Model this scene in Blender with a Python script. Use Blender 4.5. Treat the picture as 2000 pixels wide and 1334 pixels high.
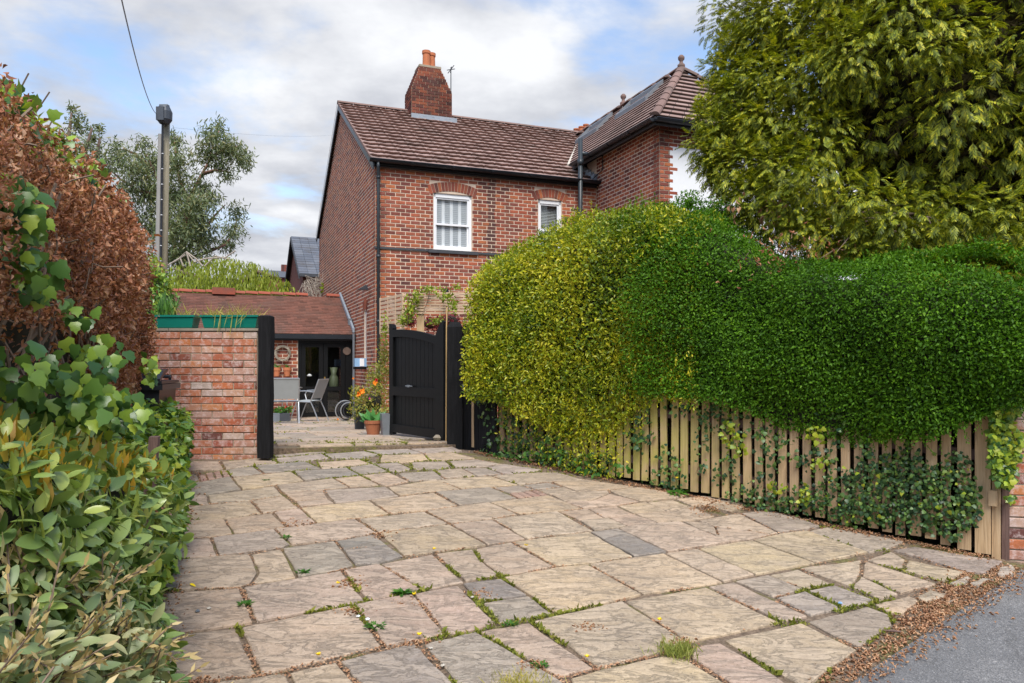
import bpy, math, random
import numpy as np
from mathutils import Vector, Matrix
for o in list(bpy.data.objects): bpy.data.objects.remove(o)
sc = bpy.context.scene
COL = sc.collection
random.seed(7); rng = np.random.default_rng(11)
F_PX = 1450.0; HZ = 712.0; ZC = 1.75          # focal length (px of a 2000 px picture), horizon row, eye height
# ------------------------------------------------------------------ camera
cd = bpy.data.cameras.new('camera'); cam = bpy.data.objects.new('camera', cd); COL.objects.link(cam)
cam.location = (0, 0, ZC); cam.rotation_euler = (math.radians(90), 0, 0)
cd.sensor_width = 36; cd.lens = 36 * F_PX / 2000; cd.shift_y = (HZ - 667) / 2000
cd.clip_start = 0.05; cd.clip_end = 3000
sc.camera = cam
# ------------------------------------------------------------------ sky, sun, exposure
SUN_EL = math.radians(54); SUN_AZ = math.radians(171)   # azimuth clockwise from +Y: behind the camera, a little to the right
w = bpy.data.worlds.new('World'); sc.world = w; w.use_nodes = True
nt = w.node_tree; N = nt.nodes; L = nt.links
for n in list(N): N.remove(n)
def wn(t, **k):
    n = N.new(t)
    for a, b in k.items(): setattr(n, a, b)
    return n
sky = wn('ShaderNodeTexSky', sky_type='NISHITA', sun_disc=False, sun_elevation=SUN_EL, sun_rotation=SUN_AZ, air_density=1.0, dust_density=0.6, ozone_density=1.5)
bg = wn('ShaderNodeBackground'); bg.inputs['Strength'].default_value = 0.14
wo = wn('ShaderNodeOutputWorld')
tc = wn('ShaderNodeTexCoord'); sx = wn('ShaderNodeSeparateXYZ'); L.new(tc.outputs['Generated'], sx.inputs[0])
def math_(op, a, b=None, c=None, clamp=False):
    n = wn('ShaderNodeMath', operation=op, use_clamp=clamp)
    for i, v in enumerate((a, b, c)):
        if v is None: continue
        if isinstance(v, (int, float)): n.inputs[i].default_value = v
        else: L.new(v, n.inputs[i])
    return n.outputs[0]
zz = math_('ADD', math_('MAXIMUM', sx.outputs[2], 0.0), 0.16)
cx = wn('ShaderNodeCombineXYZ')
L.new(math_('DIVIDE', sx.outputs[0], zz), cx.inputs[0]); L.new(math_('DIVIDE', sx.outputs[1], zz), cx.inputs[1]); cx.inputs[2].default_value = 3.3
n1 = wn('ShaderNodeTexNoise'); n1.inputs['Scale'].default_value = 0.95; n1.inputs['Detail'].default_value = 8; n1.inputs['Roughness'].default_value = 0.55; n1.inputs['Distortion'].default_value = 0.25
L.new(cx.outputs[0], n1.inputs['Vector'])
n2 = wn('ShaderNodeTexNoise'); n2.inputs['Scale'].default_value = 2.1; n2.inputs['Detail'].default_value = 6; n2.inputs['Roughness'].default_value = 0.55
L.new(cx.outputs[0], n2.inputs['Vector'])
# cover: more cloud low down, blue showing through higher up
cov = math_('ADD', n1.outputs[0], math_('MULTIPLY', math_('SUBTRACT', 0.47, sx.outputs[2]), 0.62))
mr = wn('ShaderNodeMapRange', interpolation_type='SMOOTHSTEP'); L.new(cov, mr.inputs[0]); mr.inputs[1].default_value = 0.47; mr.inputs[2].default_value = 0.60
cr = wn('ShaderNodeValToRGB'); L.new(math_('MULTIPLY_ADD', n2.outputs[0], 0.55, math_('MULTIPLY', n1.outputs[0], 0.45)), cr.inputs[0])
e = cr.color_ramp.elements; e[0].position = 0.40; e[0].color = (1.55, 1.62, 1.82, 1); e[1].position = 0.60; e[1].color = (2.95, 3.0, 3.1, 1)
x = cr.color_ramp.elements.new(0.5); x.color = (2.2, 2.26, 2.42, 1)
skm = wn('ShaderNodeMix', data_type='RGBA', blend_type='MULTIPLY'); skm.inputs[0].default_value = 1; L.new(sky.outputs[0], skm.inputs[6]); skm.inputs[7].default_value = (.80, .80, .80, 1)
mx = wn('ShaderNodeMix', data_type='RGBA'); L.new(mr.outputs[0], mx.inputs[0]); L.new(skm.outputs[2], mx.inputs[6]); L.new(cr.outputs[0], mx.inputs[7])
L.new(mx.outputs[2], bg.inputs['Color']); L.new(bg.outputs[0], wo.inputs[0])
sd = bpy.data.lights.new('sun', 'SUN'); sun = bpy.data.objects.new('sun', sd); COL.objects.link(sun)
sd.energy = 1.9; sd.angle = math.radians(32); sd.color = (1.0, 0.95, 0.87)
sv = Vector((math.sin(SUN_AZ) * math.cos(SUN_EL), math.cos(SUN_AZ) * math.cos(SUN_EL), math.sin(SUN_EL)))
sun.rotation_euler = sv.to_track_quat('Z', 'Y').to_euler(); sun.location = (0, -5, 20)
sc.view_settings.view_transform = 'Standard'; sc.view_settings.look = 'None'; sc.view_settings.gamma = 1; sc.view_settings.use_curve_mapping = False
sc.view_settings.exposure = 1.26
# ------------------------------------------------------------------ materials
def newmat(name):
    m = bpy.data.materials.new(name); m.use_nodes = True
    t = m.node_tree; p = t.nodes['Principled BSDF']; return m, t, p
def nd(t, ty, **k):
    n = t.nodes.new(ty)
    for a, b in k.items():
        if a in n.inputs.keys() and not hasattr(n, a): n.inputs[a].default_value = b
        else: setattr(n, a, b)
    return n
def ramp(t, fac, cols, inter='LINEAR'):
    r = t.nodes.new('ShaderNodeValToRGB'); r.color_ramp.interpolation = inter
    el = r.color_ramp.elements
    n = len(cols)
    for i, c in enumerate(cols):
        pos, c = (c[0], c[1]) if isinstance(c[1], (tuple, list)) else (i / max(1, n - 1), c)
        if i < 2: q = el[i]; q.position = pos
        else: q = el.new(pos)
        q.color = (*c, 1)
    t.links.new(fac, r.inputs[0]); return r.outputs[0]
def noise(t, scale, detail=4, rough=.55, vec=None, dist=0):
    n = t.nodes.new('ShaderNodeTexNoise'); n.inputs['Scale'].default_value = scale; n.inputs['Detail'].default_value = detail
    n.inputs['Roughness'].default_value = rough; n.inputs['Distortion'].default_value = dist
    if vec is not None: t.links.new(vec, n.inputs['Vector'])
    return n.outputs[0]
def geo_pos(t, scale=None):
    g = t.nodes.new('ShaderNodeNewGeometry').outputs['Position']
    if scale is None: return g
    m = t.nodes.new('ShaderNodeMapping'); m.inputs['Scale'].default_value = scale; t.links.new(g, m.inputs[0]); return m.outputs[0]
def m2(t, op, a, b, clamp=False):
    n = t.nodes.new('ShaderNodeMath'); n.operation = op; n.use_clamp = clamp
    for i, v in enumerate((a, b)):
        if isinstance(v, (int, float)): n.inputs[i].default_value = v
        else: t.links.new(v, n.inputs[i])
    return n.outputs[0]
def mixc(t, f, a, b, mode='MIX'):
    n = t.nodes.new('ShaderNodeMix'); n.data_type = 'RGBA'; n.blend_type = mode
    for i, v in ((0, f), (6, a), (7, b)):
        if isinstance(v, (int, float)): n.inputs[i].default_value = v
        elif isinstance(v, tuple): n.inputs[i].default_value = (*v, 1)
        else: t.links.new(v, n.inputs[i])
    return n.outputs[2]
def bump(t, p, h, strength=.3, dist=.01):
    b = t.nodes.new('ShaderNodeBump'); b.inputs['Strength'].default_value = strength; b.inputs['Distance'].default_value = dist
    t.links.new(h, b.inputs['Height']); t.links.new(b.outputs[0], p.inputs['Normal'])
def rnd(t):     # one random number per piece, whether the piece is an object or an island of a joined mesh
    g = t.nodes.new('ShaderNodeNewGeometry').outputs['Random Per Island']
    o = t.nodes.new('ShaderNodeObjectInfo').outputs['Random']
    return m2(t, 'FRACT', m2(t, 'ADD', g, m2(t, 'MULTIPLY', o, 7.31)), 0)
def plain(name, c, rough=.6, metal=0, var=.12, sc_=6, bmp=.1, spec=.4):
    m, t, p = newmat(name)
    n = noise(t, sc_, 5, .6, geo_pos(t))
    col = mixc(t, n, tuple(v * (1 - var * 1.6) for v in c), tuple(min(1, v * (1 + var)) for v in c))
    t.links.new(col, p.inputs['Base Color']); p.inputs['Roughness'].default_value = rough; p.inputs['Metallic'].default_value = metal
    p.inputs['Specular IOR Level'].default_value = spec
    if bmp: bump(t, p, noise(t, sc_ * 8, 4, .6, geo_pos(t)), bmp, .005)
    return m
def leafmat(name, cols, rough=.45, trans=.3, nscale=2.0, spec=.4, nw=.5):
    m, t, p = newmat(name)
    r = m2(t, 'ADD', m2(t, 'MULTIPLY', rnd(t), .72 if nw == .5 else .55), m2(t, 'MULTIPLY', noise(t, nscale, 3, .6, geo_pos(t)), nw))
    r = m2(t, 'SUBTRACT', r, .11 if nw == .5 else nw * .5 - .22, True)
    c = ramp(t, r, cols)
    t.links.new(c, p.inputs['Base Color']); p.inputs['Roughness'].default_value = rough; p.inputs['Specular IOR Level'].default_value = spec
    tr = t.nodes.new('ShaderNodeBsdfTranslucent'); t.links.new(mixc(t, 1.0, c, (1.35, 1.35, .7), 'MULTIPLY'), tr.inputs[0])
    mx = t.nodes.new('ShaderNodeMixShader'); mx.inputs[0].default_value = trans
    t.links.new(p.outputs[0], mx.inputs[1]); t.links.new(tr.outputs[0], mx.inputs[2])
    t.links.new(mx.outputs[0], t.nodes['Material Output'].inputs[0]); return m
E1_ = (.9308, .3656, 0)
def brickmat(name, cols, stain=.22, light=None, band=None):
    m, t, p = newmat(name); P = geo_pos(t)
    c = ramp(t, rnd(t), cols)
    c = mixc(t, m2(t, 'MULTIPLY', noise(t, 14, 5, .65, P), .55), c, tuple(v * .35 for v in cols[0]) if not isinstance(cols[0][1], tuple) else (.09, .04, .03))
    c = mixc(t, ramp(t, noise(t, 1.0, 5, .65, geo_pos(t, (2.6, 2.6, .45))), [(.52, (0,) * 3), (.72, (.55,) * 3)]), c, (.10, .06, .05))
    big = ramp(t, noise(t, .9, 4, .6, P), [(.38, (1, 1, 1)), (.62, (1 - stain,) * 3)])
    c = mixc(t, 1.0, c, big, 'MULTIPLY')
    if band:
        dp_ = t.nodes.new('ShaderNodeVectorMath'); dp_.operation = 'DOT_PRODUCT'; t.links.new(P, dp_.inputs[0]); dp_.inputs[1].default_value = tuple(E1_)
        kk = m2(t, 'LESS_THAN', m2(t, 'ABSOLUTE', m2(t, 'SUBTRACT', m2(t, 'ADD', dp_.outputs['Value'], m2(t, 'MULTIPLY', noise(t, 3, 3, .6, P), .22)), band), 0), .10)
        c = mixc(t, m2(t, 'MULTIPLY', kk, .72), c, (.055, .035, .035))
    if light:
        c = mixc(t, ramp(t, noise(t, 15, 7, .8, P), [(.48, (0, 0, 0)), (.62, (light[1],) * 3)]), c, light[0])
    t.links.new(c, p.inputs['Base Color']); p.inputs['Roughness'].default_value = .88; p.inputs['Specular IOR Level'].default_value = .2
    bump(t, p, noise(t, 60, 4, .6, P), .5, .006); return m
M = {}
M['brick'] = brickmat('house_brick', [(.16, .065, .055), (.33, .09, .058), (.46, .12, .065), (.54, .155, .08), (.43, .14, .09), (.24, .08, .065), (.62, .20, .08), (.50, .14, .075)], band=-2.95 * .9308 + 16 * .3656 + 2.66 + .11)
M['brick_chim'] = brickmat('sooty_brick', [(.09, .04, .035), (.20, .07, .05), (.30, .085, .05), (.38, .12, .06), (.24, .08, .06), (.13, .06, .05)], .35)
M['brick_old'] = brickmat('reclaimed_brick', [(.13, .06, .055), (.48, .13, .06), (.60, .24, .13), (.62, .19, .07), (.52, .30, .24), (.66, .22, .07), (.42, .12, .08), (.64, .34, .20), (.56, .16, .07), (.60, .48, .40), (.66, .26, .10), (.48, .20, .14)], .10, ((.64, .52, .48), .62))
M['brick_far'] = brickmat('far_brick', [(.14, .06, .05), (.22, .08, .06), (.26, .10, .07)])
M['mortar'] = plain('mortar', (.66, .52, .40), .95, var=.22, sc_=3)
M['mortar_old'] = plain('old_mortar', (.36, .30, .22), .95, var=.3, sc_=7, bmp=.4)
M['white'] = plain('white_paint', (.78, .79, .80), .45, var=.03, bmp=0)
M['render'] = plain('white_render', (.78, .79, .80), .9, var=.04, bmp=.2)
M['black'] = plain('black_paint', (.005, .0055, .006), .5, var=.4, sc_=9, bmp=.25, spec=.2)
M['gutter'] = plain('black_plastic_gutter', (.018, .021, .026), .35, var=.3, bmp=0)
M['pipe'] = plain('grey_black_downpipe', (.035, .045, .052), .4, var=.3, bmp=0)
M['lead'] = plain('lead_flashing', (.28, .32, .36), .5, var=.2)
M['soffit'] = plain('dark_soffit', (.03, .028, .028), .7)
M['core'] = plain('painted_foliage_shade', (.028, .026, .016), 1, var=.4, sc_=20)  # near-black filler inside foliage, its colour stands in for interior shade
M['bark'] = plain('bark', (.16, .11, .085), .95, var=.4, sc_=9, bmp=.6)
M['bark_red'] = plain('reddish_bark', (.27, .14, .10), .9, var=.4, sc_=3, bmp=.5)
M['twig'] = plain('twig', (.24, .17, .12), .9, var=.3)
M['twig_pale'] = plain('pale_twig', (.42, .36, .30), .9, var=.3)
M['terracotta'] = plain('terracotta', (.50, .17, .075), .85, var=.2)
M['terra_dark'] = plain('weathered_terracotta', (.36, .13, .06), .85, var=.25)
M['teal'] = plain('green_plastic_trough', (.005, .17, .125), .38, var=.12, bmp=0)
M['bin'] = plain('black_bin_plastic', (.022, .025, .030), .38, var=.3, bmp=0)
M['alu'] = plain('silver_tube', (.45, .47, .48), .35, .7, var=.1, bmp=0)
M['mesh_grey'] = plain('grey_sling_fabric', (.36, .38, .37), .8, var=.1)
M['louvre'] = plain('shutter_louvre', (.46, .48, .50), .6, bmp=0)
M['slate_pl'] = plain('dark_slate', (.055, .06, .068), .7, var=.3)
M['zinc'] = plain('zinc', (.20, .22, .24), .5, .3, var=.2)
M['soil'] = plain('soil', (.060, .042, .030), 1, var=.4, sc_=30, bmp=.8)
M['timber_new'] = plain('pale_trellis_timber', (.64, .46, .31), .8, var=.2)
M['cane'] = plain('bamboo_cane', (.50, .33, .14), .6, var=.15)
M['stone_pale'] = plain('pale_stone', (.55, .50, .42), .9, var=.15)
M['coping'] = plain('brown_coping', (.30, .25, .19), .95, var=.3)
M['yellow'] = plain('dandelion_yellow', (.85, .62, .01), .7, var=.05, bmp=0)
M['orange'] = plain('orange_petals', (.85, .25, .01), .7, var=.08, bmp=0)
M['redfl'] = plain('red_petals', (.55, .02, .03), .7, bmp=0)
M['pinkfl'] = plain('magenta_petals', (.60, .03, .30), .7, bmp=0)
M['blue'] = plain('pale_blue_enamel', (.25, .42, .62), .4, bmp=0)
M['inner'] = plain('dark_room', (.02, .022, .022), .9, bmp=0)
M['bone'] = plain('dry_wreath', (.30, .26, .20), .9, var=.3)
def glassm(name, tint, tr=.75):
    m, t, p = newmat(name)
    t.nodes.remove(p)
    a = t.nodes.new('ShaderNodeBsdfTransparent'); a.inputs[0].default_value = (*tint, 1)
    g = t.nodes.new('ShaderNodeBsdfGlossy'); g.inputs['Roughness'].default_value = .02; g.inputs[0].default_value = (.9, .93, .95, 1)
    gg = t.nodes.new('ShaderNodeNewGeometry'); dt = t.nodes.new('ShaderNodeVectorMath'); dt.operation = 'DOT_PRODUCT'; t.links.new(gg.outputs['Normal'], dt.inputs[0]); t.links.new(gg.outputs['Incoming'], dt.inputs[1])
    fr_ = m2(t, 'ADD', m2(t, 'MULTIPLY', m2(t, 'POWER', m2(t, 'SUBTRACT', 1.0, m2(t, 'ABSOLUTE', dt.outputs['Value'], 0)), 5.0), .9), .05)
    mx = t.nodes.new('ShaderNodeMixShader'); t.links.new(fr_, mx.inputs[0]); t.links.new(a.outputs[0], mx.inputs[1]); t.links.new(g.outputs[0], mx.inputs[2])
    t.links.new(mx.outputs[0], t.nodes['Material Output'].inputs[0]); return m
M['glass'] = glassm('window_glass', (.97, .98, .98))
def woodm(name, cols, green=None, axis='z'):
    m, t, p = newmat(name)
    s = {'z': (26, 26, 1.6), 'x': (1.6, 26, 26)}[axis]
    g = noise(t, 1.6, 6, .6, geo_pos(t, s), 1.2)
    c = ramp(t, g, [(.3, cols[0]), (.5, cols[1]), (.7, cols[2])])
    c = mixc(t, m2(t, 'MULTIPLY', rnd(t), .5), c, cols[3])
    if green:
        sp = t.nodes.new('ShaderNodeSeparateXYZ'); t.links.new(geo_pos(t), sp.inputs[0])
        f = t.nodes.new('ShaderNodeMapRange'); t.links.new(sp.outputs[0], f.inputs[0]); f.inputs[1].default_value = 2.3; f.inputs[2].default_value = .9; f.inputs[3].default_value = .0; f.inputs[4].default_value = .95
        f2 = t.nodes.new('ShaderNodeMapRange'); t.links.new(sp.outputs[0], f2.inputs[0]); f2.inputs[1].default_value = .2; f2.inputs[2].default_value = .9
        k = m2(t, 'MULTIPLY', m2(t, 'MULTIPLY', f.outputs[0], f2.outputs[0]), ramp(t, noise(t, 5, 4, .6, geo_pos(t)), [(.3, (0, 0, 0)), (.6, (1, 1, 1))]))
        c = mixc(t, k, c, green)
    t.links.new(c, p.inputs['Base Color']); p.inputs['Roughness'].default_value = .85; p.inputs['Specular IOR Level'].default_value = .25
    bump(t, p, g, .5, .004); return m
M['picket'] = woodm('weathered_picket', [(.32, .21, .12), (.54, .37, .205), (.64, .47, .28), (.44, .30, .18)], (.42, .40, .07))
M['euc_dark'] = None
M['oldwood'] = woodm('dark_weathered_timber', [(.06, .04, .035), (.14, .09, .075), (.22, .15, .12), (.20, .12, .10)])
M['polewood'] = woodm('pole_timber', [(.20, .17, .12), (.30, .26, .18), (.36, .31, .22), (.24, .24, .13)])
M['blackwood'] = woodm('black_stained_timber', [(.003, .003, .0035), (.007, .007, .008), (.016, .016, .018), (.006, .006, .007)])
def roofm(name, cols, sc2=1.2):
    m, t, p = newmat(name); P = geo_pos(t)
    c = ramp(t, rnd(t), cols)
    c = mixc(t, m2(t, 'MULTIPLY', noise(t, 9, 5, .7, P), .6), c, cols[0])
    c = mixc(t, ramp(t, noise(t, sc2, 5, .65, P), [(.5, (0, 0, 0)), (.7, (.55,) * 3)]), c, (.10, .085, .07))
    t.links.new(c, p.inputs['Base Color']); p.inputs['Roughness'].default_value = .9; p.inputs['Specular IOR Level'].default_value = .2
    bump(t, p, noise(t, 50, 4, .6, P), .35, .004); return m
M['tile'] = roofm('concrete_tile', [(.25, .165, .14), (.34, .23, .195), (.41, .285, .245), (.29, .195, .165)])
M['plaintile'] = roofm('clay_plain_tile', [(.12, .06, .045), (.20, .09, .065), (.25, .11, .08), (.17, .085, .065)])
M['ridge'] = roofm('ridge_tile', [(.20, .13, .11), (.28, .18, .15)])
M['ridge_red'] = roofm('red_ridge_tile', [(.30, .08, .05), (.36, .11, .07)])
M['slate'] = roofm('slate', [(.10, .11, .13), (.14, .15, .175), (.17, .18, .20)])
def slabm():
    m, t, p = newmat('riven_sandstone'); P = geo_pos(t)
    at = t.nodes.new('ShaderNodeObjectInfo')
    c = at.outputs['Color']
    # the object colour only says which quarry tint the stone is; rivening and stains are geometry-space noise
    warp = noise(t, 1.3, 3, .5, P)
    riv = t.nodes.new('ShaderNodeTexNoise'); riv.inputs['Scale'].default_value = 3.6; riv.inputs['Detail'].default_value = 10; riv.inputs['Roughness'].default_value = .66; riv.inputs['Distortion'].default_value = .7
    mp = t.nodes.new('ShaderNodeMapping'); mp.inputs['Scale'].default_value = (1, 2.6, 1); mp.inputs['Rotation'].default_value = (0, 0, -.35)
    comb = t.nodes.new('ShaderNodeVectorMath'); comb.operation = 'ADD'; t.links.new(P, comb.inputs[0])
    rv = t.nodes.new('ShaderNodeCombineXYZ'); t.links.new(m2(t, 'MULTIPLY', at.outputs['Random'], 37.0), rv.inputs[2]); t.links.new(m2(t, 'MULTIPLY', at.outputs['Random'], 13.0), rv.inputs[0]); t.links.new(rv.outputs[0], comb.inputs[1])
    t.links.new(comb.outputs[0], mp.inputs[0]); t.links.new(mp.outputs[0], riv.inputs['Vector'])
    crack = m2(t, 'ABSOLUTE', m2(t, 'SUBTRACT', riv.outputs[0], .5), 0)
    vein = ramp(t, crack, [(.0, (.0,) * 3), (.028, (1,) * 3)])
    soft = noise(t, 2.2, 6, .65, P)
    c1 = mixc(t, ramp(t, soft, [(.38, (0, 0, 0)), (.66, (.50,) * 3)]), c, (.29, .235, .185))
    c1 = mixc(t, ramp(t, noise(t, 38, 5, .7, P), [(.32, (0, 0, 0)), (.68, (.8,) * 3)]), c1, mixc(t, 1.0, c1, (.62, .58, .54), 'MULTIPLY'))
    lo = mixc(t, ramp(t, riv.outputs[0], [(.40, (0,) * 3), (.54, (.24,) * 3)]), c1, (.62, .50, .38))
    fm = mixc(t, m2(t, 'MULTIPLY', m2(t, 'SUBTRACT', 1.0, vein), ramp(t, soft, [(.35, (.05,) * 3), (.75, (.6,) * 3)])), lo, (.16, .14, .125))
    spots = ramp(t, noise(t, 85, 2, .5, P), [(.66, (0,) * 3), (.71, (.75,) * 3)])
    fm = mixc(t, spots, fm, (.09, .08, .07))
    t.links.new(fm, p.inputs['Base Color']); p.inputs['Roughness'].default_value = .88; p.inputs['Specular IOR Level'].default_value = .22
    h = m2(t, 'ADD', m2(t, 'MULTIPLY', riv.outputs[0], 1.0), m2(t, 'MULTIPLY', noise(t, 60, 4, .65, P), .10))
    h = m2(t, 'ADD', h, m2(t, 'MULTIPLY', vein, .12))
    bump(t, p, h, .75, .05); return m
M['slab'] = slabm()
def jointm():
    m, t, p = newmat('mossy_joint_soil'); P = geo_pos(t)
    c = ramp(t, noise(t, 40, 5, .7, P), [(.3, (.07, .05, .033)), (.5, (.17, .12, .08)), (.7, (.30, .22, .15))])
    c = mixc(t, ramp(t, noise(t, 3.0, 4, .65, P), [(.52, (0,) * 3), (.62, (.8,) * 3)]), c, ramp(t, noise(t, 60, 3, .6, P), [(.3, (.06, .06, .015)), (.7, (.20, .19, .04))]))
    t.links.new(c, p.inputs['Base Color']); p.inputs['Roughness'].default_value = 1; bump(t, p, noise(t, 90, 4, .7, P), .8, .01); return m
M['joint'] = jointm()
def asphaltm():
    m, t, p = newmat('worn_asphalt'); P = geo_pos(t)
    v = t.nodes.new('ShaderNodeTexVoronoi'); v.inputs['Scale'].default_value = 130; t.links.new(P, v.inputs['Vector'])
    c = ramp(t, v.outputs['Color'], [(.0, (.10, .10, .10)), (.5, (.19, .185, .18)), (.85, (.28, .27, .26)), (1, (.45, .44, .42))])
    c = mixc(t, ramp(t, noise(t, 1.6, 5, .7, P), [(.35, (0,) * 3), (.7, (.5,) * 3)]), c, (.13, .125, .12))
    c = mixc(t, ramp(t, noise(t, .7, 3, .6, P), [(.48, (0,) * 3), (.52, (.28,) * 3)]), c, (.09, .09, .092))
    v2 = t.nodes.new('ShaderNodeTexVoronoi'); v2.feature = 'DISTANCE_TO_EDGE'; v2.inputs['Scale'].default_value = .9
    wv_ = t.nodes.new('ShaderNodeVectorMath'); wv_.operation = 'MULTIPLY_ADD'; nz = t.nodes.new('ShaderNodeTexNoise'); nz.inputs['Scale'].default_value = 4; nz.inputs['Detail'].default_value = 5; t.links.new(P, nz.inputs['Vector']); t.links.new(nz.outputs['Color'], wv_.inputs[0]); wv_.inputs[1].default_value = (.5, .5, 0); t.links.new(P, wv_.inputs[2]); t.links.new(wv_.outputs[0], v2.inputs['Vector'])
    c = mixc(t, ramp(t, v2.outputs['Distance'], [(.0, (.35,) * 3), (.007, (0,) * 3)]), c, (.05, .048, .045))
    c = mixc(t, ramp(t, noise(t, 55, 2, .5, P), [(.70, (0,) * 3), (.73, (.6,) * 3)]), c, (.48, .46, .43))
    t.links.new(c, p.inputs['Base Color']); p.inputs['Roughness'].default_value = .9
    bump(t, p, v.outputs['Distance'], .6, .008); return m
M['asphalt'] = asphaltm()
# foliage colours
M['privet'] = leafmat('privet_leaf', [(.018, .052, .004), (.048, .13, .006), (.10, .235, .009), (.22, .39, .02)], .55, .3, 2.2, .22, .7)
M['golden'] = leafmat('golden_privet_leaf', [(.035, .08, .008), (.12, .20, .012), (.31, .36, .015), (.55, .51, .025), (.72, .58, .05)], .4, .3, 1.5, .4, 1.1)
M['laurel_l'] = leafmat('laurel_leaf', [(.07, .13, .035), (.17, .26, .07), (.32, .42, .11), (.60, .60, .11)], .26, .25, 2.0, .6)
M['ivy'] = leafmat('ivy_leaf', [(.026, .07, .02), (.065, .145, .032), (.13, .24, .04), (.27, .39, .045), (.50, .54, .06)], .3, .2, 2.0)
M['ivy_dark'] = leafmat('dark_ivy_leaf', [(.012, .035, .014), (.028, .07, .025), (.055, .12, .035), (.11, .20, .04), (.24, .32, .05)], .4, .2, 3)
M['ivy_lime'] = leafmat('lime_ivy_leaf', [(.14, .24, .02), (.32, .40, .03), (.50, .50, .05)], .4, .35, 2.0)
M['deadleaf'] = leafmat('dead_beech_leaf', [(.07, .026, .014), (.23, .085, .040), (.42, .165, .078), (.58, .31, .17), (.76, .56, .41)], .45, .25, 3.0, .4, .9)
M['elae'] = leafmat('olive_shrub_leaf', [(.11, .17, .07), (.22, .28, .12), (.36, .38, .17), (.56, .50, .26)], .4, .2, 3)
M['elae_tip'] = leafmat('tan_young_leaf', [(.36, .26, .10), (.50, .38, .17), (.62, .50, .26)], .5, .25, 3)
M['shoot'] = leafmat('orange_green_shoot', [(.25, .22, .02), (.45, .33, .03), (.50, .22, .04)], .4, .3, 5)
M['conifer'] = leafmat('golden_conifer_spray', [(.038, .055, .007), (.105, .142, .010), (.215, .26, .015), (.40, .405, .02), (.70, .57, .03)], .55, .25, 1.3)
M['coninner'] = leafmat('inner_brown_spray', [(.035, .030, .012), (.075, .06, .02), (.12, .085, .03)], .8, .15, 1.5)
M['euc'] = leafmat('eucalyptus_leaf', [(.06, .095, .045), (.12, .16, .075), (.20, .24, .10), (.33, .27, .12)], .5, .25, .25)
M['willow'] = leafmat('willow_leaf', [(.12, .17, .02), (.25, .31, .03), (.38, .42, .05)], .5, .35, .6)
M['fern'] = leafmat('weed_leaf', [(.025, .09, .015), (.06, .17, .02), (.12, .26, .03)], .45, .3, 4)
M['moss'] = leafmat('moss_and_grass', [(.07, .09, .012), (.15, .18, .02), (.26, .27, .035), (.34, .28, .07)], .8, .3, 4)
M['grass'] = leafmat('grass_blade', [(.12, .16, .03), (.24, .28, .05), (.40, .36, .10)], .6, .35, 4)
M['drygrass'] = leafmat('straw_blade', [(.22, .22, .04), (.42, .38, .07), (.55, .45, .16)], .6, .35, 4)
M['litter'] = leafmat('leaf_litter', [(.13, .06, .035), (.32, .16, .085), (.50, .28, .15), (.60, .42, .27)], .8, .1, 5)
M['climber'] = leafmat('climber_leaf', [(.10, .16, .02), (.26, .34, .03), (.42, .45, .05)], .45, .35, 4)
M['maple'] = leafmat('red_maple_leaf', [(.07, .008, .015), (.16, .015, .03), (.28, .03, .05)], .5, .3, 4)
M['bush'] = leafmat('mixed_bush_leaf', [(.08, .12, .02), (.18, .22, .03), (.32, .30, .05), (.40, .24, .06)], .45, .3, 5)
M['tulip'] = leafmat('broad_green_leaf', [(.04, .16, .04), (.08, .26, .06), (.14, .36, .10)], .4, .3, 5)
# ------------------------------------------------------------------ objects and frames
E1 = np.array((.9308, .3656, 0)); E2 = np.array((-.3656, .9308, 0)); UP = np.array((0, 0, 1.0))
C0 = np.array((-2.95, 16.0, ZC))
ANG = math.atan2(.3656, .9308)
class Fr:
    def __init__(s, o, ex=(1, 0, 0), ey=(0, 1, 0), ez=(0, 0, 1)): s.o = np.array(o, float); s.m = np.array([ex, ey, ez], float)
    def __call__(s, x, y, z): return s.o + x * s.m[0] + y * s.m[1] + z * s.m[2]
HF = Fr(C0, E1, E2)
W0 = Fr((0, 0, 0))
def W(X, Y, d): return np.array(((X - 1000) / F_PX * d, d, ZC + (HZ - Y) / F_PX * d))
def drive(x, y): return ZC - 1.77 - .021 * x + .0933 * y
def patio(x, y): return ZC - .913 - .0393 * (y - 8.6)
def G(X, Y, f='d'):
    u = (X - 1000) / F_PX; v = (HZ - Y) / F_PX
    if f == 'd': y = 1.77 / (-v + .0933 + (-.021) * u) if True else 0
    else: y = .575 / (-v - .0393)
    x = u * y
    return np.array((x, y, drive(x, y) if f == 'd' else patio(x, y)))
def plane_hit(X, Y, p0, n):
    d = np.array(((X - 1000) / F_PX, 1.0, (HZ - Y) / F_PX)); c = np.array((0, 0, ZC))
    k = np.dot(np.array(p0) - c, n) / np.dot(d, n); return c + k * d
def wl(o):
    v = Vector((0, 0, 0))
    while o is not None: v = v + o.location; o = o.parent
    return v
def setp(o, label=None, cat=None, group=None, kind=None):
    for k, v in (('label', label), ('category', cat), ('group', group), ('kind', kind)):
        if v: o[k] = v
    return o
def thing(name, loc, label, cat, group=None, parent=None):
    o = bpy.data.objects.new(name, None); o.empty_display_size = .2; COL.objects.link(o); o.location = Vector(loc); return setp(o, label, cat, group)
def link(name, me, loc, parent=None, rot=None):
    o = bpy.data.objects.new(name, me); COL.objects.link(o)
    if parent is not None: o.parent = parent; o.location = Vector(loc) - wl(parent)
    else: o.location = Vector(loc)
    if rot is not None: o.rotation_euler = rot
    return o
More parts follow.
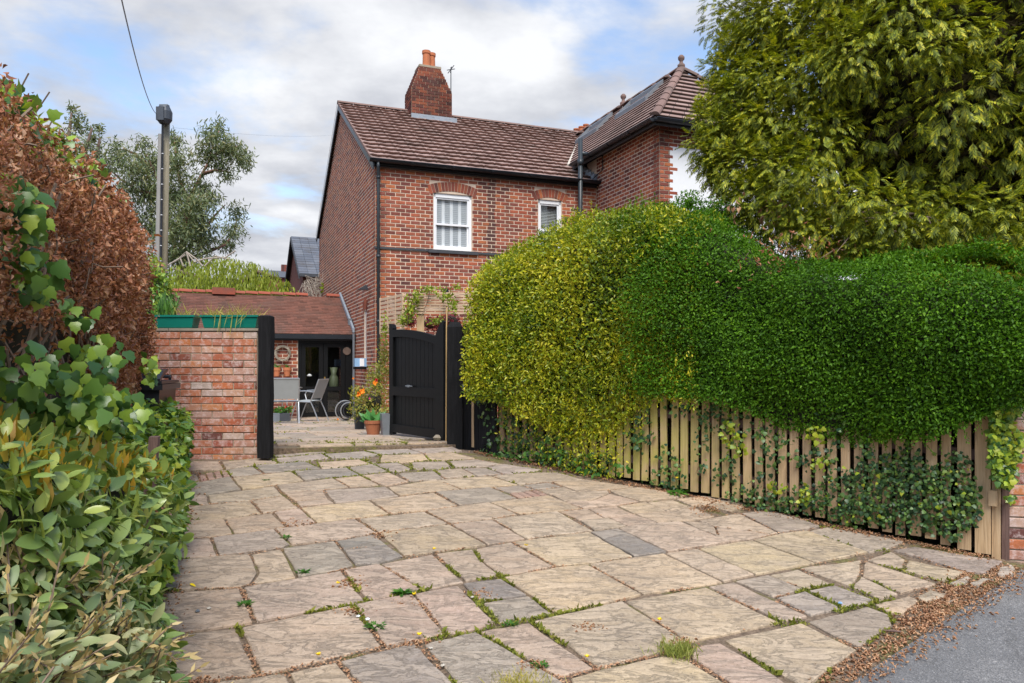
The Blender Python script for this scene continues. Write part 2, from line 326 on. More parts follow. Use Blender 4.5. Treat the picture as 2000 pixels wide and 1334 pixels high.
class MB:
    def __init__(s): s.v = []; s.f = []
    def add(s, vs, fs):
        b = len(s.v); s.v += [tuple(p) for p in vs]; s.f += [tuple(i + b for i in f) for f in fs]; return s
    def box(s, fr, x0, x1, y0, y1, z0, z1):
        vs = [fr(x, y, z) for z in (z0, z1) for y in (y0, y1) for x in (x0, x1)]
        return s.add(vs, [(0, 2, 3, 1), (4, 5, 7, 6), (0, 1, 5, 4), (2, 6, 7, 3), (0, 4, 6, 2), (1, 3, 7, 5)])
    def cbox(s, fr, x0, x1, y0, y1, z0, z1, b=.006):
        # box with chamfered front (-y) edges
        o = [(x0, y1, z0), (x1, y1, z0), (x1, y1, z1), (x0, y1, z1), (x0, y0 + b, z0), (x1, y0 + b, z0), (x1, y0 + b, z1), (x0, y0 + b, z1),
             (x0 + b, y0, z0 + b), (x1 - b, y0, z0 + b), (x1 - b, y0, z1 - b), (x0 + b, y0, z1 - b)]
        return s.add([fr(*p) for p in o], [(4, 5, 1, 0), (5, 6, 2, 1), (6, 7, 3, 2), (7, 4, 0, 3), (4, 8, 9, 5), (5, 9, 10, 6), (6, 10, 11, 7), (7, 11, 8, 4), (8, 11, 10, 9)])
    def tube(s, pts, r, n=8, cap=True):
        pts = [np.array(p, float) for p in pts]; rs = r if isinstance(r, (list, tuple)) else [r] * len(pts)
        vs = []; ref = None
        for i, p in enumerate(pts):
            d = pts[min(i + 1, len(pts) - 1)] - pts[max(i - 1, 0)]; d = d / (np.linalg.norm(d) + 1e-9)
            if ref is None: ref = np.array((0, 0, 1.0)) if abs(d[2]) < .9 else np.array((1.0, 0, 0))
            a = np.cross(d, ref); a /= np.linalg.norm(a) + 1e-9; b = np.cross(d, a); ref = -b if np.dot(-b, ref) > 0 else b
            for k in range(n):
                t = 2 * math.pi * k / n; vs.append(p + rs[i] * (math.cos(t) * a + math.sin(t) * np.cross(d, a)))
        fs = [(i * n + k, i * n + (k + 1) % n, (i + 1) * n + (k + 1) % n, (i + 1) * n + k) for i in range(len(pts) - 1) for k in range(n)]
        if cap: fs += [tuple(range(n))[::-1], tuple(range((len(pts) - 1) * n, len(pts) * n))]
        return s.add(vs, fs)
    def lathe(s, c, prof, n=20):
        vs = [(c[0] + r * math.cos(2 * math.pi * k / n), c[1] + r * math.sin(2 * math.pi * k / n), c[2] + z) for r, z in prof for k in range(n)]
        fs = [(i * n + k, i * n + (k + 1) % n, (i + 1) * n + (k + 1) % n, (i + 1) * n + k) for i in range(len(prof) - 1) for k in range(n)]
        return s.add(vs, fs)
    def prism(s, pts, off):
        n = len(pts); off = np.array(off); vs = [np.array(p) for p in pts] + [np.array(p) + off for p in pts]
        return s.add(vs, [tuple(range(n)), tuple(range(2 * n - 1, n - 1, -1))] + [(i, n + i, n + (i + 1) % n, (i + 1) % n) for i in range(n)])
    def build(s, name, mat, parent=None, smooth=False, label=None, cat=None, group=None, kind=None):
        v = np.array(s.v); base = Vector(((v[:, 0].min() + v[:, 0].max()) / 2, (v[:, 1].min() + v[:, 1].max()) / 2, v[:, 2].min()))
        me = bpy.data.meshes.new(name); me.from_pydata([tuple(p) for p in (v - np.array(base))], [], s.f)
        for mm in (mat if isinstance(mat, list) else [mat]): me.materials.append(mm)
        if smooth: me.shade_smooth()
        me.update()
        return setp(link(name, me, base, parent), label, cat, group, kind)
# -------- numpy leaf meshes
def tmpl_leaf(wd=.45, fold=.10, curl=.12):
    V = np.array([(0, 0, 0), (-wd / 2, .42, fold), (0, .5, 0), (wd / 2, .42, fold), (0, 1, -curl)])
    return V, np.array([(0, 2, 1), (0, 3, 2), (1, 2, 4), (2, 3, 4)])
def tmpl_long(wd=.16, curl=.2):
    V = np.array([(-wd / 2 * .5, 0, 0), (wd / 2 * .5, 0, 0), (-wd / 2, .45, -.02), (wd / 2, .45, -.02), (0, 1, -curl)]); return V, np.array([(0, 1, 3), (0, 3, 2), (2, 3, 4)])
def tmpl_ivy():
    a = [(0, 0), (-.28, -.04), (-.47, .22), (-.34, .42), (-.33, .66), (-.14, .78), (0, 1.05), (.14, .78), (.33, .66), (.34, .42), (.47, .22), (.28, -.04)]
    V = np.array([(0, .38, .04)] + [(x, y, -.10 * (x * x + (y - .4) ** 2) * 2) for x, y in a]); n = len(a)
    return V, np.array([(0, 1 + (i + 1) % n, 1 + i) for i in range(n)])
def tmpl_crinkle(seed):
    r = np.random.default_rng(seed)
    V = np.array([(0, 0, 0), (-.17, .28, .16), (.17, .3, .20), (-.20, .62, .22), (.17, .6, .12), (0, 1, -.25), (0, .45, -.08)]); V = V + r.normal(0, .07, V.shape)
    return V, np.array([(0, 6, 1), (0, 2, 6), (1, 6, 3), (2, 4, 6), (3, 6, 5), (6, 4, 5)])
def tmpl_frond(seed=0, n=7):
    r = np.random.default_rng(seed); V = []; T = []
    def blade(a, b, wd):
        d = np.array(b) - np.array(a); s = np.array((-d[1], d[0], 0)); s = s / (np.linalg.norm(s) + 1e-9) * wd; i = len(V)
        mid = (np.array(a) + np.array(b)) / 2
        V.extend([np.array(a), mid + s, np.array(b), mid - s]); T.extend([(i, i + 2, i + 1), (i, i + 3, i + 2)])
    blade((0, 0, 0), (0, 1, -.25), .03)
    for k in range(n):
        y = .12 + .78 * k / n; ln = (.40 * (1 - .65 * y) + .06) * r.uniform(.8, 1.15)
        for sgn in (-1, 1):
            e = (sgn * ln * .55, y + ln * .85, -.25 * (y + ln * .6) - .05); blade((0, y, -.25 * y * y), e, .050)
            if k < n - 2:
                m = (np.array((0, y, -.25 * y * y)) + np.array(e)) / 2; blade(m, m + np.array((sgn * ln * .10, ln * .42, -.03)), .040)
    return np.array(V), np.array(T)
def unit(a): return a / (np.linalg.norm(a, axis=-1, keepdims=True) + 1e-9)
def leaves(pos, nrm, axis, size, tmpl):
    """vertices and faces of N leaves: axis = direction of growth, nrm = the way the blade faces"""
    V, T = tmpl; y = unit(axis); x = unit(np.cross(y, nrm)); z = np.cross(x, y)
    R = np.stack([x, y, z], axis=1)
    P = pos[:, None, :] + np.einsum('kj,nji->nki', V, R) * size[:, None, None]
    Nn, k = len(pos), len(V)
    F = (T[None] + (np.arange(Nn) * k)[:, None, None]).reshape(-1, 3)
    return P.reshape(-1, 3), F
def npmesh(name, parts, mats, parent=None, label=None, cat=None, group=None, kind=None):
    """parts: list of (verts, tris, material slot)"""
    vs = []; fs = []; mi = []; b = 0
    for V, F, k in parts:
        if len(V) == 0: continue
        vs.append(V); fs.append(F + b); mi.append(np.full(len(F), k)); b += len(V)
    V = np.concatenate(vs); F = np.concatenate(fs); mi = np.concatenate(mi).astype(np.int32)
    base = np.array(((V[:, 0].min() + V[:, 0].max()) / 2, (V[:, 1].min() + V[:, 1].max()) / 2, V[:, 2].min()))
    me = bpy.data.meshes.new(name); me.vertices.add(len(V)); me.vertices.foreach_set('co', (V - base).astype(np.float32).ravel())
    me.loops.add(len(F) * 3); me.loops.foreach_set('vertex_index', F.astype(np.int32).ravel())
    me.polygons.add(len(F)); me.polygons.foreach_set('loop_start', (np.arange(len(F)) * 3).astype(np.int32))
    for m in mats: me.materials.append(m)
    me.polygons.foreach_set('material_index', mi); me.update(calc_edges=True)
    return setp(link(name, me, Vector(base), parent), label, cat, group, kind)
def wav(p, f, seed):
    r = np.random.default_rng(seed); o = 0
    for k in range(7):
        d = r.normal(size=3); d /= np.linalg.norm(d); o = o + np.sin(p @ d * f * r.uniform(.6, 2.2) + r.uniform(0, 6.28)) / 7
    return o * 1.6
def rdir(n): return unit(rng.normal(size=(n, 3)))
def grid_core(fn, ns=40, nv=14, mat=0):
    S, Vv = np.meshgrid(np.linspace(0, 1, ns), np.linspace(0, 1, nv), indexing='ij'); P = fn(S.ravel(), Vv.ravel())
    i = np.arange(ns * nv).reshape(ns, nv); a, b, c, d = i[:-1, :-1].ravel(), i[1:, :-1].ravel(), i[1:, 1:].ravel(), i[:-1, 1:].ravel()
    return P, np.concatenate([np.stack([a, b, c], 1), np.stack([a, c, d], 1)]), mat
def ribbon(line, top, bot, depth, bulge=0., inset=0., back=(0, 1), rough=.05, seed=1, rnd_=.18):
    """hedge surface: s runs along the line, v up the front face, round the top edge and back"""
    line = np.array(line, float); back = np.array((*back, 0.0)); k = np.linspace(0, 1, len(line)); bk = unit(back)
    def fn(s, v):
        x = np.interp(s, k, line[:, 0]); y = np.interp(s, k, line[:, 1]); zt = np.interp(s, np.linspace(0, 1, len(top)), top); zb = np.interp(s, np.linspace(0, 1, len(bot)), bot)
        h = zt - zb; f = .62
        a = np.clip(v / f, 0, 1); b = np.clip((v - f) / (1 - f), 0, 1)
        z = zb + h * (a - rnd_ * .5 * np.maximum(0, a - .7) ** 2 * 0)
        ang = b * 1.0
        off = -bulge * np.sin(np.pi * np.clip(a, 0, 1)) * (b <= 0) + rnd_ * np.clip((a - .8) / .2, 0, 1) ** 2 + ang * depth
        z = z - rnd_ * .6 * (1 - np.minimum(1, b * 4)) * np.clip((a - .8) / .2, 0, 1) * 0 - inset * 1.0 * (b > 0)
        P = np.stack([x + bk[0] * (off + inset), y + bk[1] * (off + inset), z], 1)
        if inset == 0:
            q = wav(P, 5, seed) * rough + wav(P, 1.7, seed + 5) * rough * 1.5
            P = P + q[:, None] * np.stack([-bk[0] * (b <= 0), -bk[1] * (b <= 0), (b > 0) * 1.0 + .3], 1)
        return P
    return fn
def on_surface(fn, n, vmax=1.0, sden=None):
    s = rng.random(n); v = rng.random(n) * vmax
    if sden is not None: k = rng.random(n) < sden(s, v); s, v = s[k], v[k]
    e = .004; P = fn(s, v); ds = fn(np.minimum(s + e, 1), v) - fn(np.maximum(s - e, 0), v); dv = fn(s, np.minimum(v + e, 1)) - fn(s, np.maximum(v - e, 0))
    nrm = unit(np.cross(ds, dv)); c = np.array((0, 0, ZC)) ; fl = np.sign(np.sum(nrm * (c - P), 1)); up = dv[:, 2] < abs(dv[:, 0]) + abs(dv[:, 1])
    nrm = nrm * np.where(np.abs(nrm[:, 2]) > .8, np.sign(nrm[:, 2]), fl)[:, None]
    return P, nrm, s, v
def blob_pts(cs, n, shell=.35):
    cs = np.array(cs, float); wts = cs[:, 3] * cs[:, 4] * cs[:, 5]; wts = wts ** .67 / (wts ** .67).sum(); k = rng.choice(len(cs), n, p=wts); d = rdir(n)
    r = 1 - shell * rng.random(n) ** 1.6; c = cs[k]
    return c[:, :3] + d * c[:, 3:6] * r[:, None], unit(d / c[:, 3:6]), k
def blob_core(cs, f=.72, mat=0):
    out = []
    for c in cs:
        n, m = 10, 7; V = [(c[0], c[1], c[2] + c[5] * f)]
        for i in range(1, m):
            for j in range(n): t = math.pi * i / m; p = 2 * math.pi * j / n; V.append((c[0] + c[3] * f * math.sin(t) * math.cos(p), c[1] + c[4] * f * math.sin(t) * math.sin(p), c[2] + c[5] * f * math.cos(t)))
        V.append((c[0], c[1], c[2] - c[5] * f)); T = [(0, 1 + j, 1 + (j + 1) % n) for j in range(n)]
        for i in range(m - 2):
            for j in range(n): a = 1 + i * n + j; b = 1 + i * n + (j + 1) % n; T += [(a, a + n, b + n), (a, b + n, b)]
        l = len(V) - 1; T += [(l, l - n + (j + 1) % n, l - n + j) for j in range(n)]
        out.append((np.array(V), np.array(T), mat))
    return out
# ================================================================== GROUND
def gz(x, y):
    # land round the drive: follows the drive plane up to the gate, then the patio level
    d = drive(x, max(-3.0, min(y, 8.45))); 
    return d if y < 8.45 else min(patio(x, y), ZC - .93)
xs = [-400, -120, -50, -25, -12, -8] + list(np.arange(-6, 8.1, 1.0)) + [12, 25, 60, 150, 400]; ys = [-300, -60, -15, -6, -3] + list(np.arange(-2, 8.1, 1.0)) + [8.45, 8.6, 10, 12, 15, 20, 30, 60, 150, 500, 1500]
g = MB(); V = [(x, y, gz(max(-8, min(8, x)), y) - .10) for y in ys for x in xs]; nx = len(xs)
g.add(V, [(j * nx + i, j * nx + i + 1, (j + 1) * nx + i + 1, (j + 1) * nx + i) for j in range(len(ys) - 1) for i in range(nx - 1)])
g.build('ground', M['soil'], smooth=True, kind='structure')
# drive bed (mossy joints) : everything left of the road edge
RE0 = G(1992, 1106); RE1 = G(1625, 1345); RE2 = RE1 + (RE1 - RE0) * 1.6     # road edge
rdir_ = unit((RE1 - RE0)[None])[0]
def Dz(x, y, off=0.): return (x, y, drive(x, y) + off)
bed = MB(); bp = [(-2.55, 1.2), (RE2[0], RE2[1]), (RE0[0] + .12, RE0[1] + .1), (3.0, 5.62), (1.6, 6.85), (-.15, 8.42), (-.9, 8.62), (-2.6, 8.05), (-3.95, 7.95), (-3.6, 7.2), (-2.0, 3.2)]
bed.prism([Dz(x, y, -.016) for x, y in bp], (0, 0, -.07)); driveway = bed.build('driveway', M['joint'], kind='structure')
rd = MB(); o_ = np.array((.776, -.631, 0)) # outwards from the drive, over the road
def rdz(p, off): return (p[0], p[1], drive(p[0], p[1]) - off)
A0 = RE0 - rdir_ * 30; A1 = RE2 + rdir_ * 30
rings = [(0.0, .030), (.10, .034), (.5, .045), (3, .12), (12, .35)]
for j, (dd, of) in enumerate(rings):
    for i in range(41):
        q = A0 + (A1 - A0) * i / 40 + np.array((rdir_[1], -rdir_[0], 0)) * (-dd) ; q = q if True else q
        rd.v.append((q[0], q[1], max(drive(q[0], max(q[1], -3)), ZC - 3) - of + (.008 * math.sin(i * 1.7) if j == 1 else 0)))
for j in range(len(rings) - 1):
    for i in range(40): a = j * 41 + i; rd.f.append((a, a + 1, a + 42, a + 41))
rd.build('road', M['asphalt'], kind='structure')

# ================================================================== PAVING
TN = {'t': (.545, .425, .30), 'y': (.605, .47, .315), 'p': (.55, .415, .31), 'g': (.40, .34, .285), 'd': (.27, .25, .23), 'b': (.42, .23, .18)}
SL = '''p 262,1246 464,1225 507,1318 215,1350
p 466,1224 688,1180 750,1261 507,1318
p 688,1180 805,1157 872,1240 752,1262
p 805,1157 895,1141 972,1215 930,1229 872,1240
d 899,1138 980,1128 1034,1162 938,1176
g 938,1176 1034,1162 1084,1199 974,1217
p 310,1156 471,1147 498,1215 280,1246
p 471,1145 668,1112 716,1174 688,1180 498,1214
p 668,1112 740,1100 828,1151 716,1174
p 740,1100 845,1081 908,1135 828,1151
t 848,1080 924,1071 938,1092 978,1124 908,1135
t 924,1071 998,1057 1086,1106 978,1125 938,1092
y 1000,1057 1150,1038 1238,1087 1148,1100 1086,1106
d 1150,1038 1206,1031 1304,1077 1238,1087
p 1206,1031 1228,1026 1286,1020 1328,1018 1428,1058 1304,1077
t 1328,1017 1374,1020 1396,1028 1404,1050 1428,1058
t 1396,1028 1450,1034 1508,1043 1470,1053 1428,1058 1404,1050
t 1362,1016 1428,1003 1446,1002 1522,1040 1508,1043 1450,1034 1396,1028 1374,1020
g 1446,1002 1500,996 1555,1010 1608,1029 1522,1040
t 1378,987 1420,972 1465,987 1428,1000
t 1318,974 1372,968 1420,972 1378,987 1350,987
t 1188,958 1250,951 1344,968 1316,973 1250,979 1208,967
t 1262,980 1314,975 1350,988 1302,997
t 1204,987 1262,980 1302,997 1238,1002
y 1238,1002 1302,997 1350,988 1398,1007 1362,1015 1286,1020
p 1074,965 1130,960 1188,958 1192,964 1154,978 1102,979
p 1102,980 1154,978 1192,964 1250,979 1204,987 1138,992
y 956,980 1072,966 1138,992 1088,998 1012,1003
p 1090,998 1148,992 1180,1010 1130,1015
p 1148,992 1204,987 1238,1003 1180,1010
t 1130,1015 1188,1010 1226,1027 1206,1031 1160,1036
p 1188,1010 1238,1003 1286,1020 1226,1027
y 960,1013 1088,998 1160,1037 1028,1051
t 880,1023 960,1013 1028,1051 952,1063
t 830,997 956,980 1012,1004 960,1013 880,1023
t 738,1039 878,1023 952,1063 790,1086
t 698,1013 830,998 878,1022 738,1039
g 848,960 958,951 1012,973 956,980 896,986
t 722,976 848,961 896,986 830,997 762,1002
y 586,991 720,976 762,1003 694,1012 618,1020
y 756,951 852,936 900,955 848,960 780,967
g 632,956 754,949 780,967 722,975 654,982
t 538,947 652,933 682,950 632,956 552,962
p 552,962 632,957 642,974 576,979
p 576,979 640,974 654,982 586,990
t 404,966 470,957 536,948 554,966 490,977 410,984
p 330,962 404,966 410,984 340,988
t 340,989 470,979 490,977 512,1001 438,1012 330,1016
t 490,977 554,967 586,992 532,1000 512,1001
t 325,1017 438,1012 456,1042 412,1049 320,1053
p 438,1012 532,1000 560,1028 536,1032 456,1042
p 532,1000 586,992 618,1020 560,1028
p 536,1032 618,1021 694,1012 738,1040 656,1055 568,1062
g 412,1050 536,1033 568,1062 550,1070 426,1085
p 315,1054 412,1050 426,1085 310,1094
p 305,1096 426,1085 488,1082 504,1119 490,1140 471,1146 300,1153
p 488,1082 550,1070 580,1126 490,1139 504,1118
g 550,1070 654,1056 692,1103 668,1112 580,1126
d 654,1056 734,1043 756,1063 670,1074
d 670,1074 756,1063 790,1086 738,1100 692,1103
t 432,902 520,893 548,906 494,910 440,917
p 335,900 428,901 438,917 335,919
g 335,920 386,928 392,941 335,946
b 386,928 444,917 450,929 392,941
g 335,947 392,941 450,930 472,955 404,966 330,962
g 440,917 494,910 516,925 454,932
d 496,909 548,905 596,901 628,915 572,920 516,925
y 452,932 570,920 594,938 538,947 472,955
d 572,920 678,913 704,928 652,933 594,938
y 618,902 702,896 728,906 678,912 628,916
g 536,895 630,886 646,895 596,901 548,905
g 630,886 712,880 744,888 702,896 646,895
t 652,933 704,928 742,946 682,950
p 704,928 760,922 800,940 754,949 742,946
g 776,924 848,918 870,934 800,940
g 728,906 776,902 806,916 776,923 760,921
g 678,913 728,906 760,921 704,928
t 848,918 902,914 932,929 868,934
y 852,936 900,932 958,929 1014,946 902,955
g 902,914 950,913 982,926 932,929
t 960,929 986,926 1046,922 1090,922 1140,936 1078,941 1014,946
g 962,952 1014,947 1048,956 994,962
b 994,963 1048,956 1072,966 1012,973
g 1018,947 1070,941 1100,950 1048,956
t 1078,941 1140,936 1240,951 1188,957 1130,960 1102,950
p 1048,957 1102,950 1130,960 1074,965
g 802,902 870,900 886,913 848,917 806,916
g 876,900 930,896 984,906 942,911 888,913
g 950,913 984,906 1060,917 1046,922 986,926
y 744,889 828,886 840,899 800,902 740,904
t 828,886 880,882 930,895 874,900 840,899
g 712,880 790,874 828,886 744,888
g 790,873 880,870 905,881 828,886
g 532,889 630,881 640,885 540,894
g 702,897 740,904 728,906
y 980,1127 1086,1107 1148,1101 1256,1160 1216,1170 1084,1199 1034,1162
y 1148,1101 1238,1087 1296,1079 1414,1136 1378,1142 1256,1160
t 1296,1079 1362,1070 1476,1121 1414,1136
y 1362,1070 1428,1059 1470,1054 1595,1099 1476,1121
y 1470,1054 1522,1042 1575,1036 1698,1078 1595,1099
g 1575,1036 1614,1028 1690,1042 1768,1057 1740,1071 1698,1078
y 1216,1171 1378,1143 1528,1216 1512,1219 1346,1254
y 1036,1211 1084,1200 1216,1171 1345,1253 1294,1275 1166,1304
p 1378,1143 1432,1134 1582,1203 1528,1216
g 1432,1134 1500,1122 1572,1151 1510,1166
t 1500,1122 1558,1110 1626,1140 1572,1151
g 1510,1166 1572,1152 1648,1187 1584,1202
g 1572,1152 1628,1141 1713,1172 1693,1180 1648,1187
y 1558,1109 1684,1093 1680,1122 1662,1145
t 1680,1123 1757,1160 1718,1171 1663,1146
y 1688,1094 1768,1118 1832,1140 1760,1158 1682,1124
t 1690,1092 1740,1075 1770,1092 1762,1114
y 1772,1092 1888,1116 1848,1136 1764,1113
g 1740,1073 1784,1067 1962,1096 1920,1120 1888,1115
t 1786,1162 1814,1148 1854,1158 1842,1167 1814,1174 1796,1170
t 1702,1180 1776,1162 1798,1172 1782,1186 1766,1199 1732,1196
g 1572,1212 1693,1182 1740,1200 1746,1222 1715,1240 1690,1258 1676,1264
y 1408,1249 1564,1215 1678,1270 1625,1306 1570,1348 1552,1334
p 1346,1266 1372,1258 1406,1254 1475,1292 1545,1340 1600,1380 1500,1400 1430,1338 1348,1286
y 1108,1323 1166,1306 1294,1278 1340,1284 1420,1332 1500,1400 1150,1420
p 930,1231 1034,1212 1164,1304 1090,1323
g 822,1256 930,1232 1092,1324 1110,1340 1040,1420 960,1420 884,1328
g 658,1290 810,1254 884,1328 960,1420 790,1430
p 560,1311 658,1290 790,1430 620,1440
p 200,1352 358,1334 505,1319 560,1311 620,1440 160,1450
s 1950,1105 1975,1100 1984,1108 1978,1118 1955,1126 1946,1118
s 1892,1137 1918,1127 1944,1130 1925,1134 1912,1145
s 1848,1137 1890,1122 1896,1126 1882,1140 1868,1144
s 1850,1172 1870,1166 1868,1170 1852,1176'''
TN['s'] = (.50, .44, .37)
def inset(poly, g):
    n = len(poly); A = sum(poly[i][0] * poly[(i + 1) % n][1] - poly[(i + 1) % n][0] * poly[i][1] for i in range(n)); sg = 1 if A > 0 else -1; out = []
    for i in range(n):
        a, b, c = (np.array(poly[j]) for j in ((i - 1) % n, i, (i + 1) % n)); d1 = (b - a) / (np.linalg.norm(b - a) + 1e-9); d2 = (c - b) / (np.linalg.norm(c - b) + 1e-9)
        n1 = np.array((-d1[1], d1[0])) * sg; n2 = np.array((-d2[1], d2[0])) * sg; k = n1 + n2; q = np.dot(k, k); k = k / q * 2 if q > .25 else n1
        m = k * g; l = np.linalg.norm(m); m = m if l < 2.5 * g else m / l * 2.5 * g; out.append(b + m)
    return out
JOINTS = []
def slab(poly, zf, tint, parent, name='paving_slab', gap=.011, rough=.0055, th=.032, label=None):
    r = random.Random(int(poly[0][0] * 9173 + poly[0][1] * 7919)); p = inset(poly, gap); n = len(p); ring = []
    for i in range(n):
        a, b = p[i], p[(i + 1) % n]; L_ = np.linalg.norm(b - a); JOINTS.append((poly[i], poly[(i + 1) % n])); m = max(2, int(L_ / .07)); nr = np.array((-(b - a)[1], (b - a)[0])) / (L_ + 1e-9)
        for k in range(m): ring.append(a + (b - a) * k / m + nr * (r.uniform(-1, 1) * rough if k else 0))
    c = sum(ring) / len(ring); ring = [q + (c - q) / (np.linalg.norm(c - q) + 1e-9) * (.004 if (i == 0) else 0) for i, q in enumerate(ring)]
    dz = r.uniform(-.004, .004); ta, tb = r.uniform(-.006, .006), r.uniform(-.006, .006)
    def H(q, o): return (q[0], q[1], zf(q[0], q[1]) + dz + (q[0] - c[0]) * ta + (q[1] - c[1]) * tb + o)
    R2 = [q + (c - q) / (np.linalg.norm(c - q) + 1e-9) * .006 for q in ring]; N_ = len(ring)
    R3 = [q + (c - q) * .16 for q in R2]
    vs = [H(q, -th) for q in ring] + [H(q, -.005) for q in ring] + [H(q, 0) for q in R2] + [H(q, r.uniform(0, .0025)) for q in R3] + [H(c, .002)]
    fs = [(k * N_ + i, k * N_ + (i + 1) % N_, (k + 1) * N_ + (i + 1) % N_, (k + 1) * N_ + i) for k in range(3) for i in range(N_)] + [(3 * N_ + i, 3 * N_ + (i + 1) % N_, 4 * N_) for i in range(N_)]
    A = sum(ring[i][0] * ring[(i + 1) % N_][1] - ring[(i + 1) % N_][0] * ring[i][1] for i in range(N_))
    if A < 0: fs = [f[::-1] for f in fs]
    o = MB().add(vs, fs).build(name, M['slab'], parent, label=label); t = TN[tint]; j = [1 + r.uniform(-.09, .09)] * 3; j[0] *= r.uniform(.97, 1.05); j[2] *= r.uniform(.92, 1.05)
    o.color = (t[0] * j[0], t[1] * j[1], t[2] * j[2], 1); return o
for ln in SL.split('\n'):
    k, *pp = ln.split(); pts = [G(*map(float, q.split(',')))[:2] for q in pp]
    if k == 'b':
        a, b, c, d = pts[:4]
        for i in range(4):
            f0, f1 = i / 4, (i + 1) / 4; slab([a + (b - a) * f0, a + (b - a) * f1, d + (c - d) * f1, d + (c - d) * f0], drive, 'b', driveway, 'paving_brick', .006)
    elif k == 's': slab(pts, lambda x, y: drive(x, y) - .006, 's', driveway, 'broken_stone', .004, .008)
    else: slab(pts, drive, k, driveway, gap=.012 if pts[0][1] < 4.6 else .009)
# ---- patio behind the gate: one step up
PA = (-2.62, 8.16); PB = (-.62, 8.72)
pt = MB(); pt.prism([(x, y, patio(x, y) - .018) for x, y in [(-2.66, 8.02), (-.74, 8.54), (-.3, 9.2), (2.0, 13.5), (-2.0, 19.5), (-9.5, 16.6), (-5.6, 8.3), (-2.75, 8.2)]], (0, 0, -.14)); patio_o = pt.build('patio', M['joint'], kind='structure')
e1, e2 = E1[:2], E2[:2]; P0 = np.array((-2.62, 8.05))
r_ = random.Random(3); row = 0; tt = 0.0
while tt < 10.3:
    hgt = [.42, .46, .60, .46, .60, .40][row % 6] if tt > 0 else .34; s = -3.2 - r_.uniform(0, .4)
    while s < 3.0:
        wdt = r_.choice([.45, .6, .6, .75]); mid = P0 + e1 * (s + wdt / 2) + e2 * (tt + hgt / 2); u = mid[0] / mid[1] * F_PX + 1000
        lim = (s + wdt < 2.15 if tt < .5 else s < 1.7 + tt * .2) and (s > -.06 or tt > .5)
        if lim and 470 < u < 900:
            s0 = max(s, 0) if tt < .5 else s; q = [P0 + e1 * s0 + e2 * tt, P0 + e1 * (s + wdt) + e2 * tt, P0 + e1 * (s + wdt) + e2 * (tt + hgt), P0 + e1 * s0 + e2 * (tt + hgt)]
            slab(q, patio, r_.choice('ggtppg') if tt > 0 else 't', patio_o, gap=.008)
        s += wdt
    tt += hgt; row += 1

for i in range(4):                      # dressed kerb stones along the step
    a_ = P0 + e1 * (.01 + i * .54); b_ = P0 + e1 * (.01 + i * .54 + .53); q = [a_ - e2 * .02, b_ - e2 * .02, b_ + e2 * .02, a_ + e2 * .02]
    m_ = MB(); m_.prism([(p[0], p[1], patio(p[0], p[1]) - .030) for p in q], (0, 0, -.09)); o = m_.build('kerb_stone', M['slab'], patio_o); o.color = (.36, .32, .28, 1)
# ================================================================== BRICKWORK helpers
BR_ME = {}
def brick_mesh(w, d, h, mat, key):
    k = (round(w, 3), round(h, 3), key)
    if k not in BR_ME:
        mb = MB().cbox(W0, 0, w, 0, d, 0, h, .004); me = bpy.data.meshes.new('brick'); me.from_pydata(mb.v, [], mb.f); me.materials.append(mat); me.update(); BR_ME[k] = me
    return BR_ME[k]
def brickwork(fr, ang, wd, z0, z1, L_, gz_, mat, holes=(), inside=None, mj=.011, proud=.008, headers=False, pick=None, parent=None, wallpart=None, key='h', jit=.002, seed=1, hdr_ends=True):
    """stretcher courses in the local frame fr (x along, y into the wall); pick(x,z) says which bricks become objects"""
    r = random.Random(seed); mb = MB(); objs = []; c = 0; z = z0
    while z + gz_ * .5 < z1:
        x = 0.0 if c % 2 == 0 else -L_ / 2
        while x < wd - .02:
            a, b = max(0, x), min(wd, x + L_)
            if b - a > .03:
                segs = [(a, b)]
                for (h0, h1, hz0, hz1) in holes:
                    if z + gz_ * .6 > hz0 and z + gz_ * .4 < hz1:
                        ns = []
                        for (p, q) in segs:
                            if q <= h0 or p >= h1: ns.append((p, q))
                            else:
                                if h0 - p > .02: ns.append((p, h0))
                                if q - h1 > .02: ns.append((h1, q))
                        segs = ns
                for (p, q) in segs:
                    if inside and not inside((p + q) / 2, z + gz_ / 2): continue
                    pj = proud + r.uniform(-jit, jit); x0, x1, zz0, zz1 = p + mj / 2, q - mj / 2, z + mj / 2, z + gz_ - mj / 2
                    if pick and pick((p + q) / 2, z): objs.append((x0, x1, zz0, zz1, pj))
                    else: mb.cbox(fr, x0, x1, -pj, .004, zz0, zz1, .003)
            x += L_
        z += gz_; c += 1
    par = wallpart if wallpart is not None else parent
    for (x0, x1, zz0, zz1, pj) in objs:
        w_ = round(x1 - x0, 2 if x1 - x0 < L_ * .8 else 3); me = brick_mesh(x1 - x0, .03, zz1 - zz0, mat, key); link('brick', me, fr(x0, -pj, zz0), par, (0, 0, ang))
    if mb.v: mb.build('brickwork', mat, par, kind='stuff')
    return len(objs)
